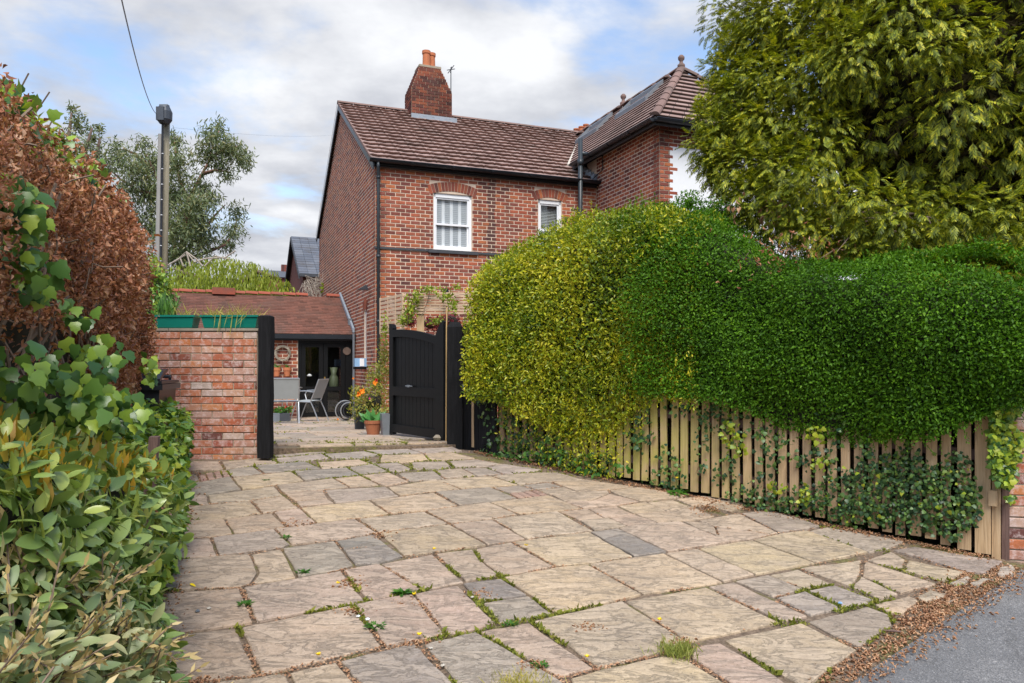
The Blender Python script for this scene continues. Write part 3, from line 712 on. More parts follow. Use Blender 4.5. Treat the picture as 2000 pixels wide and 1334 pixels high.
def arch_bricks(fr, x0, x1, zs, rise, hh, mat, parent, n=13, name='arch_brick', single=True):
    out = MB(); w_ = (x1 - x0); cxm = (x0 + x1) / 2; R_ = (w_ * w_ / 4 + rise * rise) / (2 * rise); cz = zs + rise - R_; am = math.asin(w_ / 2 / R_)
    for i in range(n):
        a0 = -am + 2 * am * i / n + .004 / R_ * 1.4; a1 = -am + 2 * am * (i + 1) / n - .004 / R_ * 1.4
        pr = [fr(cxm + rr * math.sin(a), -.012, cz + rr * math.cos(a)) for rr, a in ((R_, a0), (R_, a1), (R_ + hh, a1), (R_ + hh, a0))]
        mb = MB() if single else out; mb.prism(pr, fr(0, .03, 0) - fr(0, 0, 0))
        if single: mb.build(name, mat, parent)
    if not single: out.build('arch', mat, parent, kind='stuff')

# ================================================================== THE HOUSE
house = thing('brick_house', HF(2.6, 4.8, -1.2), 'two storey red brick house with brown tiled roof, tapering chimney and white sash windows', 'house')
T_R = 4.85; T_B = 9.7; ZE = 4.40; ZR = 7.17; SL_ = (ZR - ZE) / T_R; SE = 5.365
wins = [(1.30, 2.19, 2.55, 3.80), (3.83, 4.43, 2.55, 3.86)]
fw = MB(); fw.box(HF, 0.0, wins[0][0], 0, .25, -1.35, ZE); fw.box(HF, wins[0][1], wins[1][0], 0, .25, -1.35, ZE); fw.box(HF, wins[1][1], SE, 0, .25, -1.35, ZE)
for w_ in wins: fw.box(HF, w_[0], w_[1], 0.0, .25, -1.35, w_[2]); fw.box(HF, w_[0], w_[1], 0.0, .25, w_[3] + .02, ZE)
front = fw.build('front_wall', M['mortar'], house)
cnt = [0]
def pickf(x, z):
    if z < 1.45 or z > 4.2: return False
    p = HF(x, 0, z); u = p[0] / p[1] * F_PX + 1000
    if u > 1010 + (z - 1.5) * 50: return False
    if not (z > 1.9 or u < 940): return False
    cnt[0] += 1; return cnt[0] <= 300
holes = [(w_[0] - .005, w_[1] + .005, w_[2] - .08, w_[3] + .02) for w_ in wins] + [(w_[0] - .09, w_[1] + .09, w_[3] + .0, w_[3] + .26) for w_ in wins]
brickwork(HF, ANG, SE, -1.35, ZE - .02, .222, .0835, M['brick'], holes, pick=lambda x, z: False, wallpart=front, mj=.019, seed=2) if False else brickwork(HF, ANG, SE, -1.35, ZE - .02, .222, .0835, M['brick'], holes, pick=pickf, wallpart=front, mj=.019, seed=2)
for w_ in wins: arch_bricks(HF, w_[0] - .08, w_[1] + .08, w_[3] - .02, .10, .20, M['brick'], front, n=15 if w_[1] - w_[0] > .7 else 11)
MB().box(HF, -.012, SE, -.035, .0, 2.50, 2.545).build('string_course', M['slate_pl'], house)
# dark mason line through the brickwork beside the window
# left gable wall (looks to the patio)
LF = Fr(HF(0, 0, 0), E2, E1)       # x runs back along the gable wall, y into the house
def gab(x, z): return z < (ZE + SL_ * min(x, T_B - x) - .02)
NW = (1.02, 1.30, .15, 1.22)   # narrow ground floor window
gw = MB(); pts = [(0, -1.35), (NW[0], -1.35), (NW[0], NW[3] + .02), (NW[1], NW[3] + .02), (NW[1], -1.35), (T_B, -1.35), (T_B, ZE), (T_R, ZR), (0, ZE)]
gw.box(LF, 0.0, NW[0], .0, .25, -1.35, ZE); gw.box(LF, NW[0], NW[1], .0, .25, -1.35, NW[2]); gw.box(LF, NW[0], NW[1], .0, .25, NW[3] + .02, ZE); gw.box(LF, NW[1], T_B, .0, .25, -1.35, ZE)
gw.prism([LF(0, 0, ZE), LF(T_B, 0, ZE), LF(T_R, 0, ZR)], LF(0, .25, 0) - LF(0, 0, 0))
gable = gw.build('gable_wall', M['mortar'], house)
brickwork(LF, ANG + math.pi / 2, T_B, -1.35, ZR, .222, .0835, M['brick'], [(NW[0] - .005, NW[1] + .005, NW[2] - .05, NW[3] + .03), (NW[0] - .06, NW[1] + .06, NW[3], NW[3] + .24)], inside=lambda x, z: gab(x, z + .06), wallpart=gable, proud=.0025, jit=.001, mj=.021, seed=3)
arch_bricks(LF, NW[0] - .05, NW[1] + .05, NW[3] - .0, .05, .24, M['brick'], gable, n=7)
MB().box(LF, NW[0] + .0, NW[1] - .0, .03, .10, NW[2], NW[3]).build('narrow_window', M['white'], house)
MB().box(LF, NW[0] + .07, NW[1] - .07, .02, .03, NW[2] + .07, NW[3] - .07).build('narrow_pane', M['glass'], house)
# the back wall and the far end close the shell
bw = MB(); bw.box(HF, 0, 9.0, T_B - .25, T_B, -1.35, ZE); bw.box(HF, 8.75, 9.0, -2.5, T_B - .25, -1.35, ZE - .1); bw.build('rear_wall', M['brick_far'], house)
# roof
roof = MB()
def RP(s, t, o=0): return HF(s, t, ZE + .02 + SL_ * min(t, 2 * T_R - t) + o)
roof.add([RP(-.08, -.16), RP(7.6, -.16), RP(7.6, T_R), RP(-.08, T_R), RP(-.08, 2 * T_R + .16), RP(7.6, 2 * T_R + .16)], [(0, 1, 2, 3), (3, 2, 5, 4)])
roof.add([RP(-.08, -.16, -.06), RP(7.6, -.16, -.06), RP(7.6, T_R, -.06), RP(-.08, T_R, -.06), RP(-.08, 2 * T_R + .16, -.06), RP(7.6, 2 * T_R + .16, -.06)], [(3, 2, 1, 0), (4, 5, 2, 3)])
roofo = roof.build('roof', M['soffit'], house)
slen = math.hypot(T_R + .16, SL_ * (T_R + .16)); NC = 17; ch = slen / NC; pitch = math.atan(SL_); TW = .372
tm = MB()  # one tile: low front edge proud of the course below
prof = [(0, 0), (.02, .016), (.06, .020), (.17, .004), (.20, .004), (.31, .020), (.35, .016), (TW - .004, .0)]
vs = []
for y_, o in ((0, .072), (ch * 1.08, .012)):
    vs += [(px_, y_, o + pz * .7) for px_, pz in prof]
n_ = len(prof); vs += [(px_, .045, .012) for px_, pz in prof]
fs = [(i, i + 1, n_ + i + 1, n_ + i) for i in range(n_ - 1)] + [(2 * n_ + i, 2 * n_ + i + 1, i + 1, i) for i in range(n_ - 1)]
tme = bpy.data.meshes.new('roof_tile'); tme.from_pydata(vs, [], fs); tme.materials.append(M['tile']); tme.update()
Rt = (Matrix.Rotation(ANG, 4, 'Z') @ Matrix.Rotation(pitch, 4, 'X')).to_euler()
nt_ = 0; extra = MB(); up_s = np.array((0, math.cos(pitch), math.sin(pitch)))
TF = Fr(RP(0, -.16, .0), E1, E2 * math.cos(pitch) + UP * math.sin(pitch), -E2 * math.sin(pitch) + UP * math.cos(pitch))
for c in range(NC):
    s = -.09; rr = random.Random(c)
    while s < 7.3:
        if nt_ < 300 and s < 5.9: link('roof_tile', tme, TF(s, c * ch, rr.uniform(0, .004)), roofo, Rt); nt_ += 1
        else: extra.add([TF(s + v_[0], c * ch + v_[1], v_[2]) for v_ in vs], fs)
        s += TW
if extra.v: extra.build('roof_tiling', M['tile'], roofo, kind='stuff')
rg = MB()
for i in range(17):
    a = -.1 + i * .45; pts = [(a, 0, 0), (a + .447, 0, 0)]
    for sgn in (1,):
        for k in range(5): pass
    ar = [math.pi * (.05 + .9 * k / 6) for k in range(7)]; vs2 = [HF(x_, T_R + .11 * math.cos(q), ZR + .03 + .085 * math.sin(q)) for x_ in (a, a + .445) for q in ar]
    rg = MB().add(vs2, [(k, k + 1, 8 + k, 7 + k) for k in range(6)] + [tuple(range(7))]); rg.build('ridge_tile', M['ridge'], roofo, smooth=False)
# verge and barge board at the gable, gutter, fascia
vg = MB(); vg.add([RP(-.10, -.18, .0), RP(-.10, T_R, .0), RP(-.10, T_R, .06), RP(-.10, -.18, .06), RP(-.06, -.18, .06), RP(-.06, T_R, .06), ], [(0, 1, 2, 3), (3, 2, 5, 4)])
vg.add([RP(-.10, T_R, .0), RP(-.10, 2 * T_R + .16, .0), RP(-.10, 2 * T_R + .16, .06), RP(-.10, T_R, .06)], [(0, 1, 2, 3)]); vg.build('verge', M['ridge'], roofo)
bb = MB(); b0 = [RP(-.085, -.18, -.01), RP(-.085, T_R, -.01), RP(-.085, T_R, -.16), RP(-.085, -.18, -.16)]; bb.prism(b0, E1 * .03)
b1 = [RP(-.085, T_R, -.01), RP(-.085, 2 * T_R + .16, -.01), RP(-.085, 2 * T_R + .16, -.16), RP(-.085, T_R, -.16)]; bb.prism(b1, E1 * .03); bb.build('bargeboard', M['gutter'], house)
gu = MB(); gu.box(HF, -.08, SE - .05, -.11, -.09, ZE - .16, ZE + .0); gu.build('fascia', M['soffit'], house)
def gutter(fr_pts, name='gutter', r=.065):
    a, b = fr_pts; mb = MB(); d = unit((b - a)[None])[0]; sd_ = np.cross(d, UP); vs = []
    for p in (a, b): vs += [p + sd_ * r * math.cos(q) + UP * r * math.sin(q) for q in [math.pi + math.pi * k / 8 for k in range(9)]]
    mb.add(vs, [(k, k + 1, 10 + k, 9 + k) for k in range(8)] + [tuple(range(9)), tuple(range(9, 18))[::-1]])
    mb.tube([a + sd_ * r, b + sd_ * r], .012, 6); mb.tube([a - sd_ * r, b - sd_ * r], .012, 6)
    n = int(np.linalg.norm(b - a) / .9)
    for i in range(1, n): c = a + (b - a) * i / n; mb.add([c + sd_ * (r + .014) * math.cos(q) * 1 + UP * (r + .014) * math.sin(q) + d * o for o in (-.03, .03) for q in [math.pi + math.pi * k / 6 for k in range(7)]], [(k, k + 1, 8 + k, 7 + k) for k in range(6)])
    return mb.build(name, M['gutter'], house)
gutter((HF(-.16, -.19, ZE - .02), HF(SE + .02, -.19, ZE - .02)))
dp = MB(); dp.tube([HF(.03, -.19, ZE - .08), HF(.03, -.18, ZE - .18), HF(.06, -.06, ZE - .34), HF(.06, -.055, ZE - .42), HF(.06, -.055, -1.2)], .034, 10)
for zc_ in (4.0, 2.3, .9, -.2): dp.tube([HF(.06, -.055, zc_), HF(.06, -.055, zc_ + .06)], .046, 10)
dp.build('downpipe', M['pipe'], house, smooth=True)
sp_ = MB(); sp_.tube([HF(4.83, -.20, 1.2), HF(4.83, -.20, 5.35)], .055, 12); sp_.tube([HF(4.83, -.20, 4.72), HF(4.83, -.20, 4.86)], .072, 12); sp_.tube([HF(4.83, -.2, 5.0), HF(4.98, -.2, 5.0), HF(5.2, -.1, 4.98)], .05, 10); sp_.build('soil_pipe', M['pipe'], house, smooth=True)
sp2 = MB(); sp2.tube([HF(5.06, -.05, 5.02), HF(5.34, -.35, 5.0)], .06, 10); sp2.tube([HF(5.34, -.35, 5.0), HF(5.34, -.35, 4.62), HF(5.2, -.12, 4.45)], .012, 6); sp2.build('boiler_flue', M['gutter'], house)
# sash windows with louvred shutters inside
def sash(w_, npan, half):
    x0, x1, z0, z1 = w_; fo = MB()
    fo.box(HF, x0, x0 + .055, .03, .10, z0, z1); fo.box(HF, x1 - .055, x1, .03, .10, z0, z1); fo.box(HF, x0 + .055, x1 - .055, .03, .10, z0, z0 + .075)
    # arched head board
    cxm = (x0 + x1) / 2; ri = .085; top = [(x0 + (x1 - x0) * k / 10, z1 - .012 + ri * (1 - ((k - 5) / 5) ** 2)) for k in range(11)]
    fo.prism([HF(x0, .03, z1 - .07), HF(x1, .03, z1 - .07)] + [HF(a, .03, b) for a, b in top[::-1]], HF(0, .07, 0) - HF(0, 0, 0))
    win = fo.build('window', M['white'], house)
    zm = z0 + (z1 - z0) * .47; MB().box(HF, x0 + .055, x1 - .055, .045, .11, zm - .022, zm + .022).build('meeting_rail', M['white'], win)
    sa = MB()
    for (a, b, c, d, y) in ((x0 + .055, x1 - .055, zm + .022, z1 - .07, .05), (x0 + .055, x1 - .055, z0 + .075, zm - .022, .075)):
        sa.box(HF, a, a + .035, y, y + .035, c, d); sa.box(HF, b - .035, b, y, y + .035, c, d); sa.box(HF, a + .035, b - .035, y, y + .035, d - .035, d) if c > zm else sa.box(HF, a + .035, b - .035, y, y + .035, c, c + .04)
    sa.build('sash', M['white'], win)
    MB().box(HF, x0 + .09, x1 - .09, .068, .072, zm + .022, z1 - .105).build('pane', M['glass'], win); MB().box(HF, x0 + .09, x1 - .09, .09, .094, z0 + .115, zm - .022).build('pane', M['glass'], win)
    a, b = x0 + .06, x1 - .06; sh = MB(); lv = MB()
    if npan:
        pw = (b - a) / npan
        for i in range(npan):
            p = a + i * pw; sh.box(HF, p, p + .035, .112, .135, z0 + .05, z1 - .08); sh.box(HF, p + pw - .035, p + pw, .112, .135, z0 + .05, z1 - .08)
            z = z0 + .09
            while z < z1 - .1:
                lv.add([HF(p + .036, .112, z), HF(p + pw - .036, .112, z), HF(p + pw - .036, .120, z + .040), HF(p + .036, .120, z + .040)], [(0, 1, 2, 3)]); z += .042
        sh.build('shutter_frame', M['white'], win); lv.build('shutter_louvres', M['louvre'], win, kind='stuff')
    else:
        z = z0 + .05
        while z < z1 - .06: lv.add([HF(a, .15, z), HF(b, .15, z), HF(b, .17, z + .028), HF(a, .17, z + .028)], [(0, 1, 2, 3)]); z += .036
        lv.build('blind_slats', M['mesh_grey'], win, kind='stuff')
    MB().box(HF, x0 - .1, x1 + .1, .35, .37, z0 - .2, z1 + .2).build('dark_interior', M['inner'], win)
    MB().box(HF, x0 - .13, x1 + .13, -.07, .03, z0 - .075, z0 - .002).build('window_sill', M['slate_pl'], house)
sash(wins[0], 4, True); sash(wins[1], 0, False)
# chimney: brick shaft that tapers in towards two red pots
ca, cb, ta_, tb_ = 1.86, 3.03, 4.32, 5.10; zt0, zt1 = 7.72, 8.42; r_ = random.Random(5)
cm = MB(); q0 = [(ca, ta_), (cb, ta_), (cb, tb_), (ca, tb_)]; q1 = [(ca + .27, ta_ + .14), (cb - .30, ta_ + .14), (cb - .30, tb_ - .14), (ca + .27, tb_ - .14)]
def ringv(q, z): return [HF(a, b, z) for a, b in q]
cm.add(ringv(q0, 6.4) + ringv(q0, zt0) + ringv(q1, zt1), [(i, (i + 1) % 4, 4 + (i + 1) % 4, 4 + i) for i in range(4)] + [(4 + i, 4 + (i + 1) % 4, 8 + (i + 1) % 4, 8 + i) for i in range(4)] + [(8, 9, 10, 11)])
chim = cm.build('chimney', M['mortar_old'], house)
CF = Fr(HF(ca, ta_, 0), E1, E2); CL = Fr(HF(ca, ta_, 0), E2, E1); stp = []
cbk = MB(); z = 6.78; c = 0
while z < zt1 - .04:
    k = max(0, (z + .04 - zt0) / (zt1 - zt0)); x0_, x1_ = .27 * k, (cb - ca) - .30 * k; y0_ = .14 * k; y1_ = (tb_ - ta_) - .14 * k
    for (fr, a, b, yy) in ((CF, x0_, x1_, y0_), (CL, y0_, y1_, x0_)):
        x = a - (.11 if c % 2 else 0)
        while x < b - .02:
            p, q = max(a, x), min(b, x + .222)
            if q - p > .03: cbk.box(fr, p + .006, q - .006, yy - .014 + r_.uniform(-.003, .003), yy + .03, z + .007, z + .0765)
            x += .222
    z += .0835; c += 1
cbk.build('chimney_brickwork', M['brick_chim'], chim, kind='stuff')
MB().box(HF, ca + .25, cb - .28, ta_ + .12, tb_ - .12, zt1 - .01, zt1 + .05).build('flaunching', M['mortar_old'], chim)
for (s_, t_, h_, rr) in ((2.36, 4.62, .47, .12), (2.56, 4.80, .50, .12)): MB().lathe(HF(s_, t_, zt1 + .04), [(0, 0), (rr, 0), (rr * .92, .06), (rr * .86, h_ - .1), (rr * 1.02, h_ - .08), (rr * 1.02, h_), (rr * .75, h_), (rr * .75, h_ - .2), (0, h_ - .2)], 16).build('chimney_pot', M['terracotta'], chim, smooth=False)
MB().box(HF, ca - .03, cb + .12, ta_ - .10, ta_ - .005, ZE + SL_ * 4.25 + .02, ZE + SL_ * 4.25 + .16).build('lead_apron', M['lead'], chim)
ae = MB(); a0 = HF(cb + .06, ta_ + .3, 7.3); ae.tube([a0, a0 + UP * 1.28], .014, 6); tp = a0 + UP * 1.22; ae.tube([tp - E1 * .12 - UP * .04, tp + E1 * .12 + UP * .03], .012, 5); ae.tube([tp - E2 * .3, tp + E2 * .3], .012, 5); ae.tube([tp - E1 * .02 - UP * .1, tp + E1 * .02 + UP * .08], .012, 5)
for z in (.1, .45): ae.tube([a0 + UP * z - E1 * .07, a0 + UP * z + E1 * .01], .02, 5)
ae.build('tv_aerial', M['gutter'], None, label='thin television aerial on a pole strapped to the right side of the chimney', cat='aerial')
# ---- front wing on the right (eaves 5.02 above the eye), hipped roof
ZW = 5.0; TFt = -2.77; RW = 1.97; ZA = 6.95; SX = SE + 3.4
WF = Fr(HF(SE, 0, 0), -E2, E1)     # x runs towards the camera along the wing's left wall, y into the wing
ww = MB(); ww.box(WF, -.5, -TFt, .0, .25, -1.4, ZW); wside = ww.build('wing_side_wall', M['mortar'], house)
brickwork(WF, ANG - math.pi / 2, -TFt, 1.6, ZW, .222, .0835, M['brick'], wallpart=wside, mj=.019, seed=6) if False else None
WG = Fr(HF(SE, TFt, 0), E2, E1)    # starts at the corner nearest the camera
brickwork(WG, ANG + math.pi / 2, -TFt, 1.2, ZW, .222, .0835, M['brick'], wallpart=wside, proud=.003, jit=.001, mj=.020, seed=6)
PF = Fr(HF(SE, TFt, 0), E1, E2)
wf = MB(); wf.box(PF, 0, 8.5, .0, .25, -1.4, ZW); wfront = wf.build('wing_front_wall', M['mortar'], house)
zz_ = ZW - .42
def quoin(x, z):
    if z > zz_ - .02 or x > 8.0: return True
    k = int((z - 1.2) / .0835) // 3; return x < (.36 if k % 2 else .24)
brickwork(PF, ANG, 8.4, 1.2, ZW, .12 if False else .222, .0835, M['brick'], inside=quoin, wallpart=wfront, mj=.019, seed=8)
MB().box(PF, .25, 8.4, -.006, .0, 1.2, zz_).build('white_render_panel', M['render'], wfront)
# wing roof
WE = [(-.30, TFt - .30), (2 * RW - .30, TFt - .30), (2 * RW - .30, 7.0), (-.30, 7.0)]; wr = MB()
def WR(a, b, z): return HF(SE + a, b, z)
apx = (RW - .30, TFt - .30 + RW)
A_, B_, C_, D_ = WR(*WE[0], ZW), WR(*WE[1], ZW), WR(*WE[2], ZW), WR(*WE[3], ZW); T1 = WR(*apx, ZA); T2 = WR(apx[0], 7.0, ZA)
wr.add([A_, B_, C_, D_, T1, T2], [(0, 1, 4), (0, 4, 5, 3), (1, 2, 5, 4), (3, 2, 1, 0)]); wroof = wr.build('wing_roof', M['soffit'], house)
nw = 13; tl = MB(); hl = MB()
for i in range(nw):
    k0, k1 = i / nw, (i + 1) / nw
    def lerp(a, b, k): return a + (b - a) * k
    up1 = UP * .045; up0 = UP * .012
    # left slope, one strip per tile width
    La, Lb = lerp(A_, T1, k0), lerp(A_, T1, k1); Ra, Rb = lerp(D_, T2, k0), lerp(D_, T2, k1); n = 28
    for j in range(n):
        f0, f1 = j / n + .0008, (j + 1) / n - .0008; a, b, c, d = lerp(La, Ra, f0), lerp(La, Ra, f1), lerp(Lb, Rb, f1), lerp(Lb, Rb, f0); tl.add([a + up1, b + up1, c + up0, d + up0, a + (d - a) * .28, b + (c - b) * .28], [(0, 3, 2, 1), (4, 0, 1, 5)])
    La, Lb = lerp(A_, T1, k0), lerp(A_, T1, k1); Ra, Rb = lerp(B_, T1, k0), lerp(B_, T1, k1); n = 12 if i < nw - 1 else 1; wfull = np.linalg.norm(B_ - A_)
    n = max(1, round(np.linalg.norm(Ra - La) / .33))
    for j in range(n):
        f0, f1 = j / n + .002, (j + 1) / n - .002; a, b, c, d = lerp(La, Ra, f0), lerp(La, Ra, f1), lerp(Lb, Rb, f1), lerp(Lb, Rb, f0); hl.add([a + up1 * 1.4, b + up1 * 1.4, c + up0, d + up0, a + (d - a) * .28, b + (c - b) * .28], [(0, 1, 2, 3), (4, 5, 1, 0)])
tl.build('side_tiling', M['tile'], wroof, kind='stuff'); hl.build('hip_tiling', M['tile'], wroof, kind='stuff')
def ridgerun(a, b, n, par, mat, r=.10, name='hip_tile', z=.03):
    d = unit((b - a)[None])[0]; sd_ = unit(np.cross(d, UP)[None])[0]; un = np.cross(sd_, d)
    for i in range(n):
        p, q = a + (b - a) * (i / n), a + (b - a) * ((i + 1) / n - .004); vs2 = [o_ + sd_ * r * math.cos(t) + un * (z + r * .75 * math.sin(t) + (0 if o_ is q else .014)) for o_ in (p, q) for t in [math.pi * (k / 6) for k in range(7)]]
        MB().add(vs2, [(k, k + 1, 8 + k, 7 + k) for k in range(6)] + [tuple(range(7))]).build(name, mat, par)
ridgerun(A_, T1, 8, wroof, M['ridge']); ridgerun(B_, T1, 8, wroof, M['ridge']); ridgerun(T1, T2, 14, wroof, M['ridge'], name='ridge_tile')
for p in (T1, WR(apx[0], 1.61, ZA)): MB().lathe(p + UP * .05, [(0, 0), (.09, 0), (.09, .08), (.045, .12), (.04, .17), (.075, .21), (.08, .26), (.04, .31), (0, .32)], 10).build('finial', M['ridge'], wroof, smooth=True)
for (t0, t1) in ((-.6, .9), (1.9, 3.2)):    # rooflights near the ridge
    sl = (ZA - ZW) / RW; rl = MB()
    def Q(a, t, o): return WR(a, t, ZW + sl * (a + .30) + o)
    for (a, b, c, d) in ((1.0, 1.5, t0, t0 + .06), (1.0, 1.5, t1 - .06, t1), (1.0, 1.06, t0 + .06, t1 - .06), (1.44, 1.5, t0 + .06, t1 - .06)):
        vs2 = [Q(x_, t_, o) for o in (0, .13) for t_ in (c, d) for x_ in (a, b)]; rl.add(vs2, [(0, 2, 3, 1), (4, 5, 7, 6), (0, 1, 5, 4), (2, 6, 7, 3), (0, 4, 6, 2), (1, 3, 7, 5)])
    rf = rl.build('rooflight', M['zinc'], wroof); MB().add([Q(1.06, t0 + .06, .11), Q(1.44, t0 + .06, .11), Q(1.44, t1 - .06, .11), Q(1.06, t1 - .06, .11)], [(0, 1, 2, 3)]).build('rooflight_pane', M['glass'], rf) if False else None
so = MB(); so.add([WR(-.28, TFt - .28, ZW - .03), WR(2 * RW, TFt - .28, ZW - .03), WR(2 * RW, TFt + .02, ZW - .03), WR(.02, TFt + .02, ZW - .03), WR(.02, 1.1, ZW - .03), WR(-.28, 1.1, ZW - .03)], [(0, 1, 2, 3), (0, 3, 4, 5)])
so.box(PF, -.29, 2 * RW + .0, -.31, -.29, ZW - .16, ZW + .01); so.box(WG, -.31, 3.6, -.31, -.29, ZW - .16, ZW + .01); so.build('wing_soffit', M['soffit'], house)
gutter((HF(SE - .37, TFt - .33, ZW - .04), HF(SE - .37, .55, ZW - .04)), 'wing_gutter'); gutter((HF(SE - .33, TFt - .37, ZW - .04), HF(SE + 3.6, TFt - .37, ZW - .04)), 'wing_gutter')
fl = MB()
for i in range(7): t_ = -.05 + .16 * i; fl.box(HF, SE - .10, SE - .004, t_, t_ + .15, ZE + SL_ * (t_ + .1) + .02, ZE + SL_ * (t_ + .1) + .17)
fl.build('stepped_flashing', M['lead'], house)
vf = MB(); va = RP(SE - .30, .95, .05); vb = WR(RW - .3 + .1, 4.3, ZA + .02); vf.tube([va, va + (vb - va) * .95], .05, 6); vf.build('valley_lead', M['stone_pale'], house)
# wing shell to the right and the brick corner beyond the tree
MB().box(HF, SE + .25, SE + 3.6, TFt + .25, -.0, -1.4, ZW - .1).build('wing_body', M['brick_far'], house)
# far chimney pots behind the wing roof
fc = thing('brick_chimney_stack', HF(11.0, 12.0, 5.2), 'row of orange chimney pots on a stack behind the valley between the two roofs', 'chimney')
cp = W(1142, 262, 32.0); MB().box(Fr(cp, E1, E2), -.55, .55, -.3, .3, -9, .02).build('stack', M['brick_far'], fc)
for i, (ox, hh) in enumerate(((-.40, .18), (-.16, .30), (.06, .42), (.34, .33), (.46, .38))): MB().lathe(cp + E1 * ox, [(0, 0), (.13, 0), (.11, .05), (.10, hh - .06), (.13, hh - .05), (.13, hh), (.08, hh)], 12).build('chimney_pot', M['terracotta'], fc)
# wall lamp and security light
lm = MB(); lc = LF(.62, -.02, 1.66); lm.add([lc + UP * .1, lc - E1 * .26 + UP * .0 - E2 * .10, lc - E1 * .26 + E2 * .10, lc - E1 * .02 - E2 * .11, lc - E1 * .02 + E2 * .11, lc - E1 * .06 + UP * .12], [(5, 3, 1), (5, 1, 2), (5, 2, 4), (3, 4, 2, 1), (5, 4, 3)]); lm.build('wall_lamp', M['gutter'], house)
sl_ = MB(); p = HF(1.52, -.02, 1.62); sl_.tube([p, p - E2 * .12], .02, 6); sl_.box(Fr(p - E2 * .12, E1, E2), -.07, .07, -.05, .03, -.03, .06); sl_.tube([p - E2 * .1 - UP * .02, p - E2 * .1 - UP * .14], .03, 8); sl_.build('security_light', M['gutter'], house)
# ================================================================== OUTBUILDING against the gable wall
ob = thing('brick_outbuilding', HF(-2.5, 3.6, -1.3), 'low brick outbuilding with clay tiled roof and black glazed double doors behind the patio', 'outbuilding')
OE, OR_ = .74, 1.83; OT0, OT1 = 2.60, 4.68; OL = -6.6
OF = Fr(HF(OL, OT0, 0), E1, E2); XW = -OL   # x from the left end, wall face at y=0
dx0, dx1 = XW - 1.36, XW - .03
mb = MB(); mb.box(OF, 0, dx0, 0, .22, -1.5, OE - .08); mb.box(OF, dx0, XW - .003, .0, .22, .60, OE - .08); ow = mb.build('front_wall', M['mortar'], ob)
MB().box(OF, 0, XW - .01, 4.0, 4.2, -1.5, OE - .1).build('back_wall', M['brick_far'], ob)
k_ = [0]
def pko(x, z): return x > XW - 2.35
brickwork(OF, ANG, dx0, -1.5, OE - .12, .222, .0835, M['brick'], wallpart=ow, mj=.017, seed=21, pick=pko)
# roof of small plain tiles
orf = MB(); osl = (OR_ - OE) / (OT1 - OT0 + .15)
def OP(x, t, o=0): return HF(OL + x, t, OE + osl * (t - (OT0 - .15)) + o) if t <= OT1 else HF(OL + x, t, OR_ - osl * (t - OT1) + o)
orf.add([OP(-.1, OT0 - .15), OP(XW - .01, OT0 - .15), OP(XW - .01, OT1), OP(-.1, OT1), OP(-.1, OT1 + 2.2), OP(XW - .01, OT1 + 2.2)], [(0, 1, 2, 3), (3, 2, 5, 4)]); orfo = orf.build('roof', M['soffit'], ob)
tl = MB(); n = 24; r_ = random.Random(9)
for i in range(n):
    t0 = OT0 - .17 + (OT1 - OT0 + .17) * i / n; t1 = OT0 - .17 + (OT1 - OT0 + .17) * (i + 1.05) / n; x = 2.2 - (.085 if i % 2 else 0)
    while x < XW - .02:
        j = r_.uniform(0, .006); x2 = min(x + .163, XW - .015); tl.add([OP(x, t0, .030 + j), OP(x2, t0, .030 + j), OP(x2, t1, .010), OP(x, t1, .010), OP(x, t0, .008), OP(x2, t0, .008)], [(0, 1, 2, 3), (4, 5, 1, 0)]); x += .167
tl.build('roof_tiling', M['plaintile'], orfo, kind='stuff')
ridgerun(OP(2.2, OT1 - .0), OP(XW - .9, OT1), 11, orfo, M['ridge_red'], .10, 'ridge_tile', .02); ridgerun(OP(XW - .42, OT1), OP(XW - .02, OT1), 1, orfo, M['ridge_red'], .10, 'ridge_tile', .02)
MB().box(Fr(OP(XW - 3.30, OT1 - .05), E1, E2), 0, .55, -.18, .18, 0, .17).build('ridge_vent', M['ridge_red'], orfo)
gm = MB(); gm.box(OF, 1.5, XW - .01, -.20, -.08, OE - .12, OE - .01); gm.box(OF, 1.5, XW - .01, -.08, .0, OE - .16, OE - .02); gm.build('gutter', M['gutter'], ob)
fm = MB(); a, b = HF(-.02, OT0 - .15, OE + .05), HF(-.02, OT1, OR_ + .05)
fm.prism([a - E1 * .06, b - E1 * .06, b - E1 * .06 + UP * .10, a - E1 * .06 + UP * .10], E1 * .05); fm.build('lead_flashing', M['lead'], ob)
bx = MB(); bx.box(Fr(HF(-.06, 2.95, OE + .25), E1, E2), -.05, .04, -.06, .06, 0, .17); bx.tube([HF(-.06, OT0 - .2, OE + .02), HF(-.06, OT0 - .2, -1.2)], .03, 8); bx.build('rainwater_pipe', M['zinc'], ob)
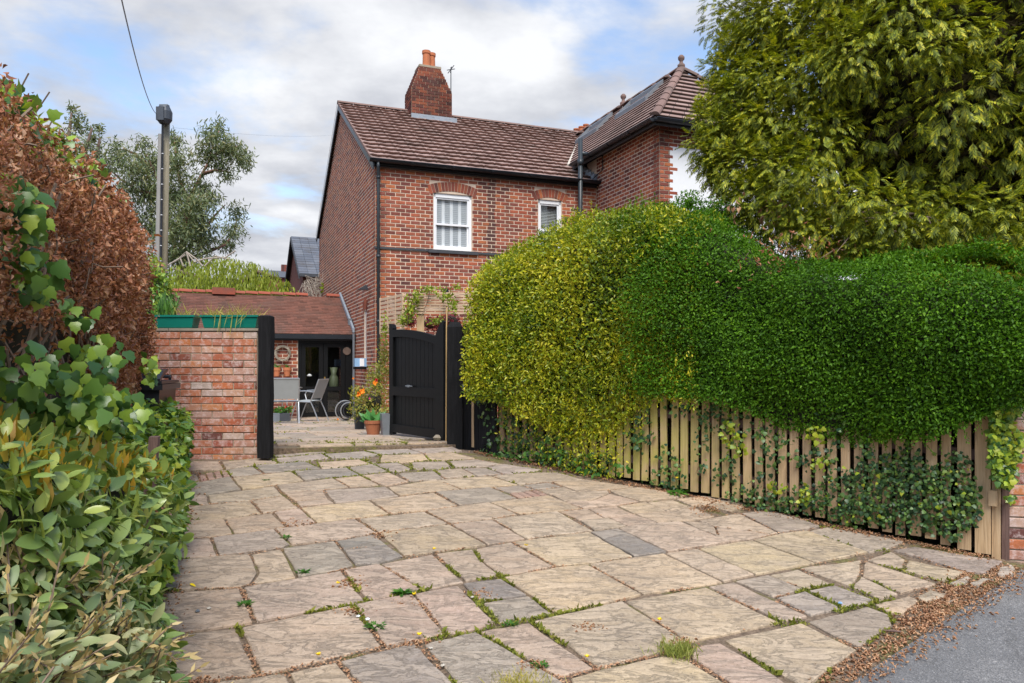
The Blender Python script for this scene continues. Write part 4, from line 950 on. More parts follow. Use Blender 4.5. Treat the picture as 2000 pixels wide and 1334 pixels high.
# glazed double doors, black; solid black panel at the right
ZF = -1.30; dr = MB(); DW = .52
dr.box(OF, dx0, dx0 + .07, -.03, .08, ZF, .60); dr.box(OF, dx1 - .03, dx1, -.03, .08, ZF, .60); dr.box(OF, dx0 + .07, dx1 - .03, -.03, .08, .52, .60); dfm = dr.build('door_frame', M['black'], ob)
for i in range(2):
    a = dx0 + .075 + i * (DW + .006); b = a + DW - .004; d = MB()
    d.box(OF, a, a + .10, -.02, .03, ZF + .03, .515); d.box(OF, b - .10, b, -.02, .03, ZF + .03, .515); d.box(OF, a + .10, b - .10, -.02, .03, .42, .515); d.box(OF, a + .10, b - .10, -.02, .03, ZF + .03, ZF + .14); d.box(OF, a + .10, b - .10, -.02, .03, ZF + .66, ZF + .76)
    dd = d.build('door', M['black'], ob); MB().box(OF, a + .10, b - .10, .0, .006, ZF + .76, .42).build('pane', M['glass'], dd); MB().box(OF, a + .10, b - .10, .0, .006, ZF + .14, ZF + .66).build('pane', M['glass'], dd)
    if i == 1: MB().box(OF, a + .01, a + .04, -.05, -.02, ZF + .80, ZF + 1.0).build('handle', plain('brass', (.55, .36, .10), .35, .9, bmp=0), dd)
MB().box(OF, dx0 + .075 + 2 * DW + .012, dx1 - .03, -.02, .05, ZF, .52).build('black_side_panel', M['black'], ob)
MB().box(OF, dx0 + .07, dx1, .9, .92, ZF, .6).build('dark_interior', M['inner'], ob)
MB().box(OF, dx0 - .05, dx1 + .02, -.12, .1, ZF - .2, ZF - .005).build('threshold', M['brick_far'], ob)
ds = thing('wall_plaque', OF(dx1 - .17, -.03, .33), 'small round brown disc hung on the black panel beside the glazed doors', 'plaque')
pm = MB(); c = OF(dx1 - .17, -.035, .33); pm.add([c + E1 * .10 * math.cos(q) + UP * .10 * math.sin(q) for q in [2 * math.pi * k / 18 for k in range(18)]] + [c - E2 * .015 + E1 * .09 * math.cos(q) + UP * .09 * math.sin(q) for q in [2 * math.pi * k / 18 for k in range(18)]], [tuple(range(18, 36))] + [(i, (i + 1) % 18, 18 + (i + 1) % 18, 18 + i) for i in range(18)]); pm.build('disc', M['bark'], ds)
# things seen through the doors
for (x, z, s_, mm, nm, lb) in ((dx0 + .28, -.30, .05, 'white', 'ornament', 'small white ornament behind the left door pane'), (dx0 + .36, -.62, .035, 'white', 'ornament', 'tiny white ornament low behind the left upper pane')):
    MB().lathe(OF(x, .12, z), [(0, 0), (s_, .01), (s_ * 1.3, s_ * .7), (s_ * .6, s_ * 1.3), (0, s_ * 1.5)], 10).build(nm, M[mm], None, True, label=lb, cat='ornament')
MB().lathe(OF(dx0 + .87, .18, -.62), [(0, 0), (.09, 0), (.12, .1), (.11, .3), (.06, .38), (.10, .55), (0, .5)], 12).build('pale_vase', plain('pale_green_glaze', (.09, .11, .06), .5, bmp=0), None, True, label='pale green vase standing behind the right upper door pane', cat='vase')
# wreath and two wall pots
r_ = random.Random(4); wc = OF(dx0 - .36, -.07, .27); wm = MB()
for k in range(3):
    pts = [wc + E1 * (.165 + .02 * math.sin(5 * q + k * 2)) * math.cos(q) + UP * (.165 + .02 * math.sin(5 * q + k * 2)) * math.sin(q) + E2 * .015 * math.cos(4 * q + k) for q in [2 * math.pi * i / 24 for i in range(25)]]; wm.tube(pts, .016, 5)
wm.build('wreath', M['bone'], None, label='dry twig wreath hanging on the brick wall left of the black doors', cat='wreath')
for i, xx in enumerate((dx0 - .50, dx0 - .26)):
    t_ = thing('wall_pot', OF(xx, -.12, -.28), ('left' if i == 0 else 'right') + ' one of two small terracotta pots hung below the wreath', 'pot', 'wall pots below the wreath')
    MB().lathe(OF(xx, -.11, -.28), [(0, 0), (.062, 0), (.085, .14), (.095, .14), (.097, .21), (.08, .21), (.075, .15), (0, .15)], 14).build('pot', M['terracotta'], t_)
    n = 40; P = np.tile(OF(xx, -.11, -.08), (n, 1)) + rng.normal(0, .03, (n, 3)); V, F_ = leaves(P, rdir(n), unit(rdir(n) + [0, 0, 1.0]), rng.uniform(.05, .10, n), tmpl_long(.25)); npmesh('small_plant', [(V, F_, 0)], [M['fern']], t_, kind='stuff')
# ================================================================== brick garden wall with two troughs
gwt = thing('brick_wall', W(404, 893, 7.8), 'short reclaimed brick garden wall with pale stone coping left of the gate opening', 'wall')
wz0, wz1 = -1.02, .355; x0w, x1w = W(296, 700, 7.8)[0] - .25, W(503, 700, 7.8)[0]
QF = Fr((x0w, 7.8, ZC), (1, 0, 0), (0, 1, 0)); ww_ = x1w - x0w
gb = MB().box(QF, 0, ww_, 0, .33, wz0 - .1, wz1).build('wall_core', M['mortar_old'], gwt)
brickwork(QF, 0, ww_, wz0, wz1 - .01, .222, .0758, M['brick_old'], wallpart=gb, mj=.010, proud=.010, jit=.005, seed=31, pick=lambda x, z: True, key='old')
brickwork(Fr((x1w, 7.8, ZC), (0, 1, 0), (-1, 0, 0)), math.pi / 2, .33, wz0, wz1 - .01, .222, .0758, M['brick_old'], wallpart=gb, mj=.010, seed=32, key='old') if False else None
xq = -.03
for i, wd_ in enumerate((.47, .60, .36)): MB().box(QF, xq, xq + wd_ - .006, -.018, .35, wz1, wz1 + .026).build('coping_stone', M['coping'], gwt); xq += wd_
def trough(xa, xb, lb, seed):
    t = thing('planter_trough', QF((xa + xb) / 2 - x0w, .15, wz1 + .028), lb, 'planter', 'green troughs along the wall top')
    a, b = xa - x0w, xb - x0w; z0, z1 = wz1 + .028, wz1 + .165; m = MB(); ins = .035
    def rg_(e, y, z): return [(a + e, -.02 + y, z), (b - e, -.02 + y, z), (b - e, .18 - y, z), (a + e, .18 - y, z)]
    R_ = [rg_(ins + .01, .03, z0), rg_(ins, .025, z0 + .01), rg_(.014, .012, z1 - .03), rg_(.012, .010, z1 - .022), rg_(-.0, 0, z1 - .02), rg_(0, 0, z1), rg_(.018, .014, z1), rg_(.03, .03, z1 - .03)]
    m.add([QF(*p) for r in R_ for p in r], [(k * 4 + i, k * 4 + (i + 1) % 4, k * 4 + 4 + (i + 1) % 4, k * 4 + 4 + i) for k in range(len(R_) - 1) for i in range(4)] + [(3, 2, 1, 0)]); o = m.build('trough', M['teal'], t)
    MB().box(QF, a + .03, b - .03, .01, .15, z1 - .05, z1 - .028).build('compost', M['soil'], t); return a, b, z1
a, b, z1 = trough(W(299, 0, 7.8)[0], W(381, 0, 7.8)[0], 'left green plastic trough on the wall, holding upright green leaves', 1)
n = 70; P = np.array([QF(rng.uniform(a - .02, a + .2), rng.uniform(.03, .13), z1 - .03) for _ in range(n)]); ax = unit(np.stack([rng.normal(-.05, .22, n), rng.normal(0, .2, n), np.ones(n)], 1)); V, F_ = leaves(P, rdir(n) * [1, 1, .1] - [0, 1, 0], ax, rng.uniform(.14, .30, n), tmpl_long(.07, .25))
n = 40; P2 = np.array([QF(rng.uniform(a + .15, b - .03), rng.uniform(.03, .13), z1 - .03) for _ in range(n)]); V2, F2 = leaves(P2, rdir(n), unit(rdir(n) * .7 + [0, 0, 1.0]), rng.uniform(.08, .2, n), tmpl_long(.05, .3))
npmesh('iris_plant', [(V, F_, 0), (V2, F2, 1)], [M['fern'], M['drygrass']], None, 'tuft of upright green blades growing in the left trough', 'plant')
a, b, z1 = trough(W(391, 0, 7.8)[0], W(505, 0, 7.8)[0], 'right green plastic trough on the wall, overflowing with yellow grassy stems', 2)
n = 260; P = np.array([QF(rng.uniform(a, b - .03), rng.uniform(.0, .15), z1 - .03) for _ in range(n)]); ax = unit(np.stack([rng.normal(0, .75, n), rng.normal(-.1, .4, n), rng.uniform(.1, 1, n)], 1)); V, F_ = leaves(P, rdir(n), ax, rng.uniform(.07, .20, n), tmpl_long(.035, .35))
n = 9; P2 = np.array([QF(rng.uniform(a + .15, b - .1), -.03, z1 - .0) for _ in range(n)]); V2, F2 = leaves(P2, np.tile([0, -1.0, 0], (n, 1)), unit(np.stack([rng.normal(0, .35, n), -.15 * np.ones(n), -np.ones(n)], 1)), rng.uniform(.12, .26, n), tmpl_long(.04, .05))
npmesh('grassy_plant', [(V, F_, 0), (V2, F2, 0)], [M['drygrass']], None, 'sprawling yellow grassy plant spilling over the right trough', 'plant')
# ================================================================== posts, gate, black fence
def post(nm, a, w_, dpt, z0, z1, lb, cap=.03, lean=0, mat='blackwood'):
    t = thing(nm, a + UP * z0, lb, 'post'); m = MB(); r = random.Random(5); fr = Fr((a[0], a[1], ZC)); n = 7; V = []
    for i in range(n + 1):
        z = z0 + (z1 - z0) * i / n; j = lambda: r.uniform(-.005, .005); V += [fr(-w_ / 2 + j() + lean * i / n, -dpt / 2 + j(), z), fr(w_ / 2 + j() + lean * i / n, -dpt / 2 + j(), z), fr(w_ / 2 + j() + lean * i / n, dpt / 2, z), fr(-w_ / 2 + j() + lean * i / n, dpt / 2, z)]
    V += [fr(-w_ * .3 + lean, -dpt * .3, z1 + cap), fr(w_ * .3 + lean, -dpt * .3, z1 + cap), fr(w_ * .3 + lean, dpt * .3, z1 + cap), fr(-w_ * .3 + lean, dpt * .3, z1 + cap)]
    m.add(V, [(k * 4 + i, k * 4 + (i + 1) % 4, k * 4 + 4 + (i + 1) % 4, k * 4 + 4 + i) for k in range(n + 1) for i in range(4)] + [(4 * n + 4, 4 * n + 5, 4 * n + 6, 4 * n + 7)]); m.build('shaft', M[mat], t); return t
pl = W(518, 890, 7.73); post('gate_post', np.array((pl[0], pl[1], 0)), .125, .13, -.97, .50, 'rough black timber post standing against the right end of the brick wall', .012, .015)
gp = W(889, 870, 8.75); post('gate_post', np.array((gp[0] + .0, gp[1], 0)), .175, .18, -1.0, .44, 'broad black gate post with rounded top right of the arched gate', .06)
gt = thing('garden_gate', W(815, 850, 9.7), 'open black boarded timber gate with arched top and two raised side stiles', 'gate')
ga, gb_ = W(765, 848, 10.25), W(870, 858, 9.15); gv = (gb_ - ga) * [1, 1, 0]; gl = np.linalg.norm(gv); gx = gv / gl; gy = np.array((-gx[1], gx[0], 0)); gy = gy if gy[1] > 0 else -gy
GF = Fr((ga[0], ga[1], ZC), gx, gy); zb_, zt_ = -.955, .50
def stile(x0, x1, top): return MB().prism([GF(x0, -.03, zb_), GF(x1, -.03, zb_)] + [GF(x, -.03, z) for x, z in top], gy * .06).build('stile', M['black'], gt)
stile(-.02, .085, [(.085, .50), (.06, .55), (.0, .56), (-.02, .56)]); stile(gl - .20, gl, [(gl, .53), (gl - .02, .54), (gl - .09, .50), (gl - .20, .36)])
nb = 11; b0, b1 = .085, gl - .20
def arch(x): k = (x - b0) / (b1 - b0); return .475 - .13 * max(0, k - .12) ** 1.7 * 1.15
for i in range(nb):
    p, q = b0 + (b1 - b0) * i / nb, b0 + (b1 - b0) * (i + 1) / nb - .006; MB().prism([GF(p, .0, zb_ + .03), GF(q, .0, zb_ + .03), GF(q, .0, arch(q) - .01), GF(p, .0, arch(p) - .01)], gy * .02).build('gate_board', M['black'], gt)
ar_ = MB(); xs_ = [b0 + (b1 - b0) * i / 10 for i in range(11)]
for i in range(10):
    a, b = xs_[i], xs_[i + 1]; ar_.prism([GF(a, -.03, arch(a) - .10), GF(b, -.03, arch(b) - .10), GF(b, -.03, arch(b)), GF(a, -.03, arch(a))], gy * .055)
ar_.build('arched_rail', M['black'], gt); MB().box(GF, b0, b1, -.03, .02, -.42, -.30).build('middle_rail', M['black'], gt); MB().box(GF, b0, b1, -.03, .02, zb_ + .03, zb_ + .14).build('bottom_rail', M['black'], gt)
lt = MB(); lt.tube([GF(.45, -.035, -.285), GF(.62, -.035, -.285)], .008, 6); lt.box(GF, .50, .56, -.045, -.03, -.30, -.27); lt.build('latch', M['zinc'], gt)
# boarded black fence running from the post to the hedge
bf = thing('black_fence', W(925, 880, 8.6), 'dark boarded fence panel with rounded top between the gate post and the hedge', 'fence')
fa, fb = np.array((gp[0] + .09, gp[1] - .02, 0)), W(968, 880, 8.15) * [1, 1, 0]; fv = fb - fa; fl_ = np.linalg.norm(fv); fx = fv / fl_; fy = np.array((-fx[1], fx[0], 0)); BFf = Fr((fa[0], fa[1], ZC), fx, fy if fy[1] > 0 else -fy); r_ = random.Random(8)
for i in range(6):
    a, b = fl_ * i / 6, fl_ * (i + 1) / 6 - .006; zt = .44 + .06 * math.sin(min(1, (i + 1) / 3) * 1.57) + r_.uniform(-.01, .01); MB().prism([BFf(a, 0, -1.02), BFf(b, 0, -1.02), BFf(b, 0, zt + .012), BFf(a, 0, zt)], BFf(0, .022, 0) - BFf(0, 0, 0)).build('fence_board', M['blackwood'], bf)
MB().tube([BFf(.02 + .035 * math.cos(q), -.02, -.28 + .045 * math.sin(q)) for q in [2 * math.pi * k / 12 for k in range(13)]], .006, 5).build('ring_handle', M['zinc'], bf)
MB().box(BFf, fl_ * .30, fl_ * .36, -.008, .0, -.95, -.42).build('bare_wood_strip', M['picket'], bf)
# bamboo cane
MB().tube([W(871, 866, 9.0), W(872, 640, 9.05), W(873, 600, 9.1)], .008, 6).build('bamboo_cane', M['cane'], None, label='thin upright bamboo cane between the gate and its broad post', cat='cane')
# rounded stone at the gate foot
st = MB().lathe(W(858, 857, 9.25), [(0, -.02), (.07, -.01), (.085, .02), (.05, .05), (0, .055)], 7).build('rubble_stone', M['mortar_old'], None, False, label='pale rough stone holding the bottom of the open gate', cat='stone')
# ================================================================== wheelie bin behind the hedge
wb = thing('wheelie_bin', W(290, 900, 7.05), 'black wheelie bin with ribbed lid, half hidden between the dead hedge and the wall', 'bin')
bc = W(306, 0, 7.0); BN = Fr((bc[0] - .15, 6.95, ZC + .04), (.96, .2, 0), (-.2, .96, 0)); m = MB(); m.add([BN(x, y, z) for x, y, z in ((-.2, -.25, -1.13), (.2, -.25, -1.13), (.2, .25, -1.13), (-.2, .25, -1.13), (-.27, -.32, -.24), (.27, -.32, -.24), (.27, .32, -.24), (-.27, .32, -.24))], [(0, 1, 5, 4), (1, 2, 6, 5), (2, 3, 7, 6), (3, 0, 4, 7), (3, 2, 1, 0)]); m.build('body', M['bin'], wb)
m = MB(); m.box(BN, -.30, .30, -.35, .36, -.27, -.22); m.box(BN, -.29, .29, -.33, .34, -.215, -.19); m.prism([BN(-.27, -.31, -.19), BN(.27, -.31, -.19), BN(.25, -.1, -.12), BN(.22, .2, -.10), BN(-.22, .2, -.10), BN(-.25, -.1, -.12)], UP * .02); m.tube([BN(-.2, .36, -.18), BN(-.2, .42, -.16), BN(.2, .42, -.16), BN(.2, .36, -.18)], .016, 8); m.build('lid', M['bin'], wb)
# ================================================================== patio furniture
def chair(c, ang, lb):
    t = thing('garden_chair', c, lb, 'chair', 'metal sling chairs on the patio'); f = Fr(c, (math.cos(ang), math.sin(ang), 0), (-math.sin(ang), math.cos(ang), 0))   # +x forwards
    for s in (-1, 1):
        MB().tube([f(-.30, .26 * s, 0), f(-.20, .26 * s, .25), f(-.12, .26 * s, .42), f(-.20, .26 * s, .62), f(-.30, .26 * s, .88)], .013, 7).build('back_leg', M['alu'], t)
        MB().tube([f(.34, .26 * s, 0), f(.26, .26 * s, .22), f(.18, .26 * s, .42), f(-.12, .26 * s, .41)], .013, 7).build('front_leg', M['alu'], t)
        MB().tube([f(-.20, .27 * s, .62), f(0, .29 * s, .645), f(.20, .29 * s, .63), f(.24, .28 * s, .55), f(.20, .26 * s, .43)], .013, 7).build('armrest', M['alu'], t)
    MB().add([f(-.13, -.25, .43), f(.2, -.25, .44), f(.2, .25, .44), f(-.13, .25, .43), f(-.13, -.25, .42), f(.2, -.25, .43), f(.2, .25, .43), f(-.13, .25, .42)], [(0, 1, 2, 3), (7, 6, 5, 4), (0, 4, 5, 1), (2, 6, 7, 3)]).build('seat', M['mesh_grey'], t)
    MB().prism([f(-.15, -.25, .48), f(-.15, .25, .48), f(-.30, .25, .87), f(-.30, -.25, .87)], f(.012, 0, 0) - f(0, 0, 0)).build('backrest', M['mesh_grey'], t)
    MB().tube([f(-.30, -.26, .88), f(-.30, .26, .88)], .013, 7).build('top_rail', M['alu'], t)
chair(G(556, 826, 'p') * [1, 1, 1], -.45 - math.pi / 2 + 2.2 if False else 1.9, 'silver sling chair nearest the black post, back turned to the drive')
chair(G(606, 822, 'p'), math.pi - .15, 'silver sling chair in front of the glazed doors, facing left to the table')
tb = thing('patio_table', G(566, 818, 'p'), 'round glass topped patio table with thin silver legs between two chairs', 'table'); c = G(556, 818, 'p')
MB().lathe(c + UP * .70, [(0, 0), (.38, 0), (.395, .01), (.395, .02), (.38, .025), (0, .025)], 28).build('table_top', M['alu'], tb)
for k in range(4): a = .5 + k * math.pi / 2; MB().tube([c + [.30 * math.cos(a), .30 * math.sin(a), 0], c + [.22 * math.cos(a), .22 * math.sin(a), .70]], .013, 7).build('leg', M['alu'], tb)
# hoop (hose) leaning at the wall corner
hs = thing('garden_hose', G(674, 822, 'p'), 'grey blue coil of hose leaning beside the glazed doors', 'hose'); hc = G(674, 822, 'p') + UP * .22
for k in range(4): MB().tube([hc + E1 * ((.20 - .02 * k) * math.cos(q)) + UP * ((.21 - .02 * k) * math.sin(q)) - E2 * .03 * k + E1 * .03 * k for q in [2 * math.pi * i / 22 for i in range(23)]], .013, 6).build('hose_loop', M['alu'] if k % 2 == 0 else M['bin'], hs)
def bushy(cs, n, sz, tm_, mats, nm, lb, cat, up=.3, slots=1, core=True, cf=.6, parent=None, ret=False):
    P, Nn, k = blob_pts(cs, n, .5); V, F_ = leaves(P, unit(Nn + rdir(n) * .8), unit(rdir(n) + [0, 0, up]), rng.uniform(sz * .6, sz * 1.25, n), tm_); parts = [(V, F_, 0)]
    if core: parts += blob_core(cs, cf, 1); mats = mats + [M['core']]
    return npmesh(nm, parts, mats, parent, lb, cat)
# terracotta pot with broad leaves
pc = G(729, 849, 'p'); tp_ = thing('plant_pot', pc, 'terracotta pot with broad green leaves left of the open gate', 'plant pot')
MB().lathe(pc, [(0, 0), (.085, 0), (.115, .16), (.125, .16), (.13, .205), (.112, .205), (.105, .17), (0, .17)], 22).build('pot', M['terra_dark'], tp_)
n = 26; P = pc + np.stack([rng.normal(0, .03, n), rng.normal(0, .03, n), np.full(n, .17)], 1); V, F_ = leaves(P, unit(rdir(n) * .4 + [0, -.8, .5]), unit(np.stack([rng.normal(0, .7, n), rng.normal(-.1, .3, n), rng.uniform(.3, 1, n)], 1)), rng.uniform(.12, .24, n), tmpl_leaf(.42)); npmesh('foliage', [(V, F_, 0)], [M['tulip']], tp_, kind='stuff')
# slate grey planters
for (X, Y, wd_, hh, lb, mt) in ((702, 838, .16, .27, 'dark slate planter under the orange flowered bush', 'slate_pl'), (717, 833, .11, .22, 'darker narrow planter behind the terracotta pot', 'bin'), (755, 850, .16, .30, 'square zinc planter half hidden by the gate', 'zinc')):
    c = G(X, Y, 'p'); m = MB(); f = Fr(c, E1, E2); h_ = wd_ / 2; m.add([f(x, y, z) for z, e in ((0, h_ * .8), (hh, h_), (hh, h_ - .015), (hh - .04, h_ - .02)) for x, y in ((-e, -e), (e, -e), (e, e), (-e, e))], [(k * 4 + i, k * 4 + (i + 1) % 4, k * 4 + 4 + (i + 1) % 4, k * 4 + 4 + i) for k in range(3) for i in range(4)] + [(12, 13, 14, 15)]); m.build('planter', M[mt], None, label=lb, cat='planter')
# mixed flowering bush by the house corner
c1 = W(722, 795, 12.2); bt = thing('flowering_bush', W(722, 845, 12.2), 'tall loose bush with orange and red blooms between the house corner and the gate', 'bush')
cs = [(*W(730, 785, 12.0), .30, .3, .32), (*W(706, 800, 11.8), .22, .25, .2), (*W(738, 740, 12.4), .22, .3, .3), (*W(750, 700, 12.6), .12, .2, .45), (*W(700, 770, 12.2), .16, .2, .14), (*W(745, 820, 11.6), .16, .2, .2)]
P, Nn, k = blob_pts(cs, 3000, .9); V, F_ = leaves(P, unit(Nn + rdir(3000)), unit(rdir(3000) + [0, 0, .5]), rng.uniform(.03, .075, 3000), tmpl_leaf(.4)); npmesh('foliage', [(V, F_, 0)] + blob_core(cs[:2], .45, 1), [M['bush'], M['core']], bt, kind='stuff')
for (X, Y, s_, mt) in ((708, 764, .055, 'orange'), (700, 770, .05, 'orange'), (733, 748, .045, 'orange'), (690, 739, .02, 'orange'), (660, 819, .02, 'orange'), (735, 742, .03, 'redfl'), (722, 778, .02, 'pinkfl')):
    c = W(X, Y, 11.6); n = 12; V, F_ = leaves(np.tile(c, (n, 1)), unit(rdir(n) * .4 + [0, -1, 0]), unit(rdir(n) * [1, .4, 1]), np.full(n, s_), tmpl_leaf(.8, .15, -.2)); npmesh('flower', [(V, F_, 0)], [M[mt]], bt)
# blue and white box on the gable wall
bxm = thing('wall_box', LF(1.6, -.05, -.28), 'small blue and white painted box fixed low on the gable wall', 'box'); bf_ = Fr(LF(2.15, -.0, 0), E1, E2)
c = W(705, 716, 17.0); f = Fr(c, E1, E2); MB().box(f, -.16, .16, -.12, .04, 0, .19).build('body', M['blue'], bxm); MB().box(f, -.05, .05, -.128, -.12, .01, .18).build('white_stripe', M['white'], bxm); MB().box(f, -.17, .14, -.11, .05, -.06, -.005).build('shelf', M['black'], bxm)
# plants at the foot of the outbuilding
cs = [(*W(546, 806, 15.6), .15, .15, .10), (*W(560, 800, 15.6), .1, .12, .08)]; bushy(cs, 350, .07, tmpl_leaf(.4), [M['fern']], 'potted_plants', 'low green potted plants under the patio table', 'plant', core=False)
for X, Y in ((575, 784), (558, 795)): npmesh('flower_head', [(*leaves(np.tile(W(X, Y, 15.4), (10, 1)), rdir(10), rdir(10), np.full(10, .04), tmpl_leaf(.8)), 0)], [M['redfl']], None, 'small red bloom among the pots under the table, ' + ('the upper right one' if X > 570 else 'the lower left one'), 'flower', 'red blooms under the table')
for X, w2 in ((541, .22), (556, .2)): MB().box(Fr(G(X, 823, 'p'), E1, E2), -w2 / 2, w2 / 2, -.1, .1, 0, .17).build('planter_box', M['zinc'] if X < 550 else M['slate_pl'], None, label='small grey planter box under the table, %s' % ('paler, next to the black post' if X < 550 else 'darker, to the right'), cat='planter')
# ================================================================== trellis screens, maple, climber
ts = thing('trellis_screen', W(860, 640, 11.5), 'pale horizontal slatted trellis panel on a post above the gate', 'trellis'); TFm = Fr(W(806, 616, 11.2) * [1, 1, 0] + [0, 0, ZC], (.995, .1, 0), (-.1, .995, 0))
for i in range(8): z = .765 + i * .043; MB().box(TFm, 0, .92, -.01, .012, z, z + .029).build('slat', M['timber_new'], ts)
MB().box(TFm, .06, .17, .013, .10, -.2, 1.06).build('post', M['picket'], ts)
for x in (.0, .45, .86): MB().box(TFm, x, x + .035, .013, .04, .77, 1.09).build('batten', M['timber_new'], ts)
t2 = thing('trellis_screen', W(765, 690, 12.0), 'narrow angled trellis panel between the house corner and the gate top', 'trellis'); a, b = W(745, 592, 12.3), W(790, 587, 11.4); tv = unit(((b - a) * [1, 1, 0])[None])[0]; T2 = Fr((a[0], a[1], ZC), tv, (-tv[1], tv[0], 0)); ln = np.linalg.norm((b - a)[:2])
for i in range(9): z = .52 + i * .066 ; MB().box(T2, 0, ln, -.03, .01, z, z + .042).build('slat', M['timber_new'], t2)
for x in (0, ln * .35, ln * .68, ln - .04): MB().box(T2, x, x + .03, -.035, -.011, .5 if x < ln * .8 else -.6, 1.1).build('batten', M['timber_new'], t2)
cs = [(*W(845, 632, 12.2), .28, .3, .14), (*W(880, 628, 12.2), .2, .3, .16), (*W(800, 628, 12.2), .12, .2, .12)]; bushy(cs, 900, .06, tmpl_long(.3), [M['maple']], 'red_maple', 'dark red maple foliage showing under the slatted trellis', 'shrub')
cl = thing('climbing_plant', W(850, 640, 11.0), 'yellow green climber sprawling over the slatted trellis and its post', 'climber')
cs = [(*W(840, 566, 11.1), .22, .1, .05), (*W(872, 580, 11.0), .12, .1, .14), (*W(886, 600, 11.0), .07, .1, .14), (*W(852, 628, 11.0), .16, .1, .06), (*W(800, 605, 11.1), .13, .15, .20), (*W(812, 578, 11.1), .10, .1, .10), (*W(788, 625, 11.2), .10, .12, .12), (*W(893, 560, 11.1), .05, .08, .04), (*W(752, 640, 11.8), .05, .1, .30)]
P, Nn, k = blob_pts(cs, 950, .95); V, F_ = leaves(P, unit(Nn + rdir(950)), unit(rdir(950) + [0, 0, .2]), rng.uniform(.03, .075, 950), tmpl_leaf(.5)); npmesh('foliage', [(V, F_, 0)], [M['climber']], cl, kind='stuff')
sm = MB()
for q in ([(822, 620), (835, 590), (840, 565)], [(872, 640), (876, 600), (870, 570), (850, 562)], [(795, 640), (800, 600), (812, 575)]): sm.tube([W(x, y, 11.15) for x, y in q], .006, 5)
sm.build('stems', M['twig'], cl, kind='stuff')
# ================================================================== picket fence along the right side
F1, F0 = G(945, 882), G(1942, 1087); fd = (F0 - F1) * [1, 1, 0]; FL = np.linalg.norm(fd); fd = fd / FL; fn_ = np.array((fd[1], -fd[0], 0)); fn_ = fn_ if fn_[1] < 0 else -fn_     # fn_ points to the drive
FFr = Fr((F1[0], F1[1], 0), fd, -fn_)     # y into the garden
def fz(s): p = F1 + fd * s; return drive(p[0], p[1])
pfn = thing('picket_fence', (F1 + F0) / 2, 'weathered timber picket fence below the clipped hedges on the right of the drive', 'fence'); r_ = random.Random(12)
s = .02; i = 0
while s < FL - .26:
    wdp = .067 + r_.uniform(-.005, .006); z0 = fz(s) + .02 + r_.uniform(-.015, .02); hh = .86 + r_.uniform(-.02, .03); ta = r_.uniform(-.012, .012); yy = r_.uniform(-.003, .003)
    m = MB(); m.prism([FFr(s, yy - .010, z0), FFr(s + wdp, yy - .010, z0), FFr(s + wdp + ta, yy - .010, z0 + hh - .02), FFr(s + wdp - .015 + ta, yy - .010, z0 + hh), FFr(s + .015 + ta, yy - .010, z0 + hh), FFr(s + ta, yy - .010, z0 + hh - .02)], FFr(0, .018, 0) - FFr(0, 0, 0)); m.build('picket', M['picket'], pfn)
    s += wdp + .030 + r_.uniform(-.006, .01) + (.012 if s < 1.5 else 0); i += 1
for zo in (.18, .66):
    for k in range(3): a, b = FL * k / 3, FL * (k + 1) / 3 - .01; m = MB(); m.prism([FFr(a, .022, fz(a) + zo), FFr(b, .022, fz(b) + zo), FFr(b, .022, fz(b) + zo + .07), FFr(a, .022, fz(a) + zo + .07)], FFr(0, .035, 0) - FFr(0, 0, 0)); m.build('rail', M['oldwood'], pfn)
for (sa, sb, hh, yy, wdd) in ((FL - .225, FL - .140, 1.04, -.012, .02), (FL - .115, FL - .02, 1.27, -.018, .022)): MB().box(FFr, sa, sb, yy, yy + wdd, fz(sa) + .005, fz(sa) + hh).build('end_board', M['picket'], pfn)
for (sa, sb, y0, y1, hh) in ((FL - .015, FL + .035, .0, .03, .98), (FL + .04, FL + .085, .03, .12, .96)): MB().box(FFr, sa, sb, y0, y1, fz(sa) - .02, fz(sa) + hh).build('fence_post', M['oldwood'] if sa > FL else M['picket'], pfn)
MB().box(FFr, FL - .03, FL + .02, -.04, -.002, fz(FL) + .36, fz(FL) + .47).build('latch_block', M['picket'], pfn)
MB().box(FFr, FL - .16, FL - .08, -.0165, -.0125, 0, 0) if False else None
zp = fz(FL) + 1.20; npl = thing('name_plate', FFr(FL - .07, -.03, zp), 'small white plate with two dark screws at the top of the end fence board', 'plate'); MB().box(FFr, FL - .10, FL - .045, -.026, -.019, zp - .02, zp + .07).build('plate', M['white'], npl)
for z in (zp - .008, zp + .055): MB().box(FFr, FL - .078, FL - .066, -.030, -.0262, z - .004, z + .006).build('screw', M['black'], npl)
# brick gate pillar at the far right edge
pr_ = W(1990, 1080, 5.15); bpt = thing('brick_pillar', pr_, 'blotchy pink brick pillar at the roadside end of the picket fence', 'pillar')
PX = Fr((F0[0] + .13, F0[1] - .10, ZC), (.86, .51, 0) if False else fd * .25 + np.array((.9, .1, 0)) * .0 + np.array((.97, .24, 0)), (-.24, .97, 0))
PX = Fr((W(1968, 0, 5.22)[0], 5.22, ZC), unit(np.array([[.97, -.24, 0]]))[0], unit(np.array([[.24, .97, 0]]))[0])
pcz = MB().box(PX, 0, .46, 0, .46, -1.55, -.17).build('core', M['mortar_old'], bpt); pa = math.atan2(-.24, .97)
brickwork(PX, pa, .46, -1.45, -.18, .228, .076, M['brick_old'], wallpart=pcz, mj=.010, proud=.010, jit=.005, seed=41, pick=lambda x, z: True, key='old')
LX = Fr(PX(0, .46, 0), -PX.m[1], PX.m[0]); brickwork(LX, pa - math.pi / 2, .46, -1.45, -.18, .228, .076, M['brick_old'], wallpart=pcz, mj=.010, proud=.010, seed=42, pick=lambda x, z: True, key='old')
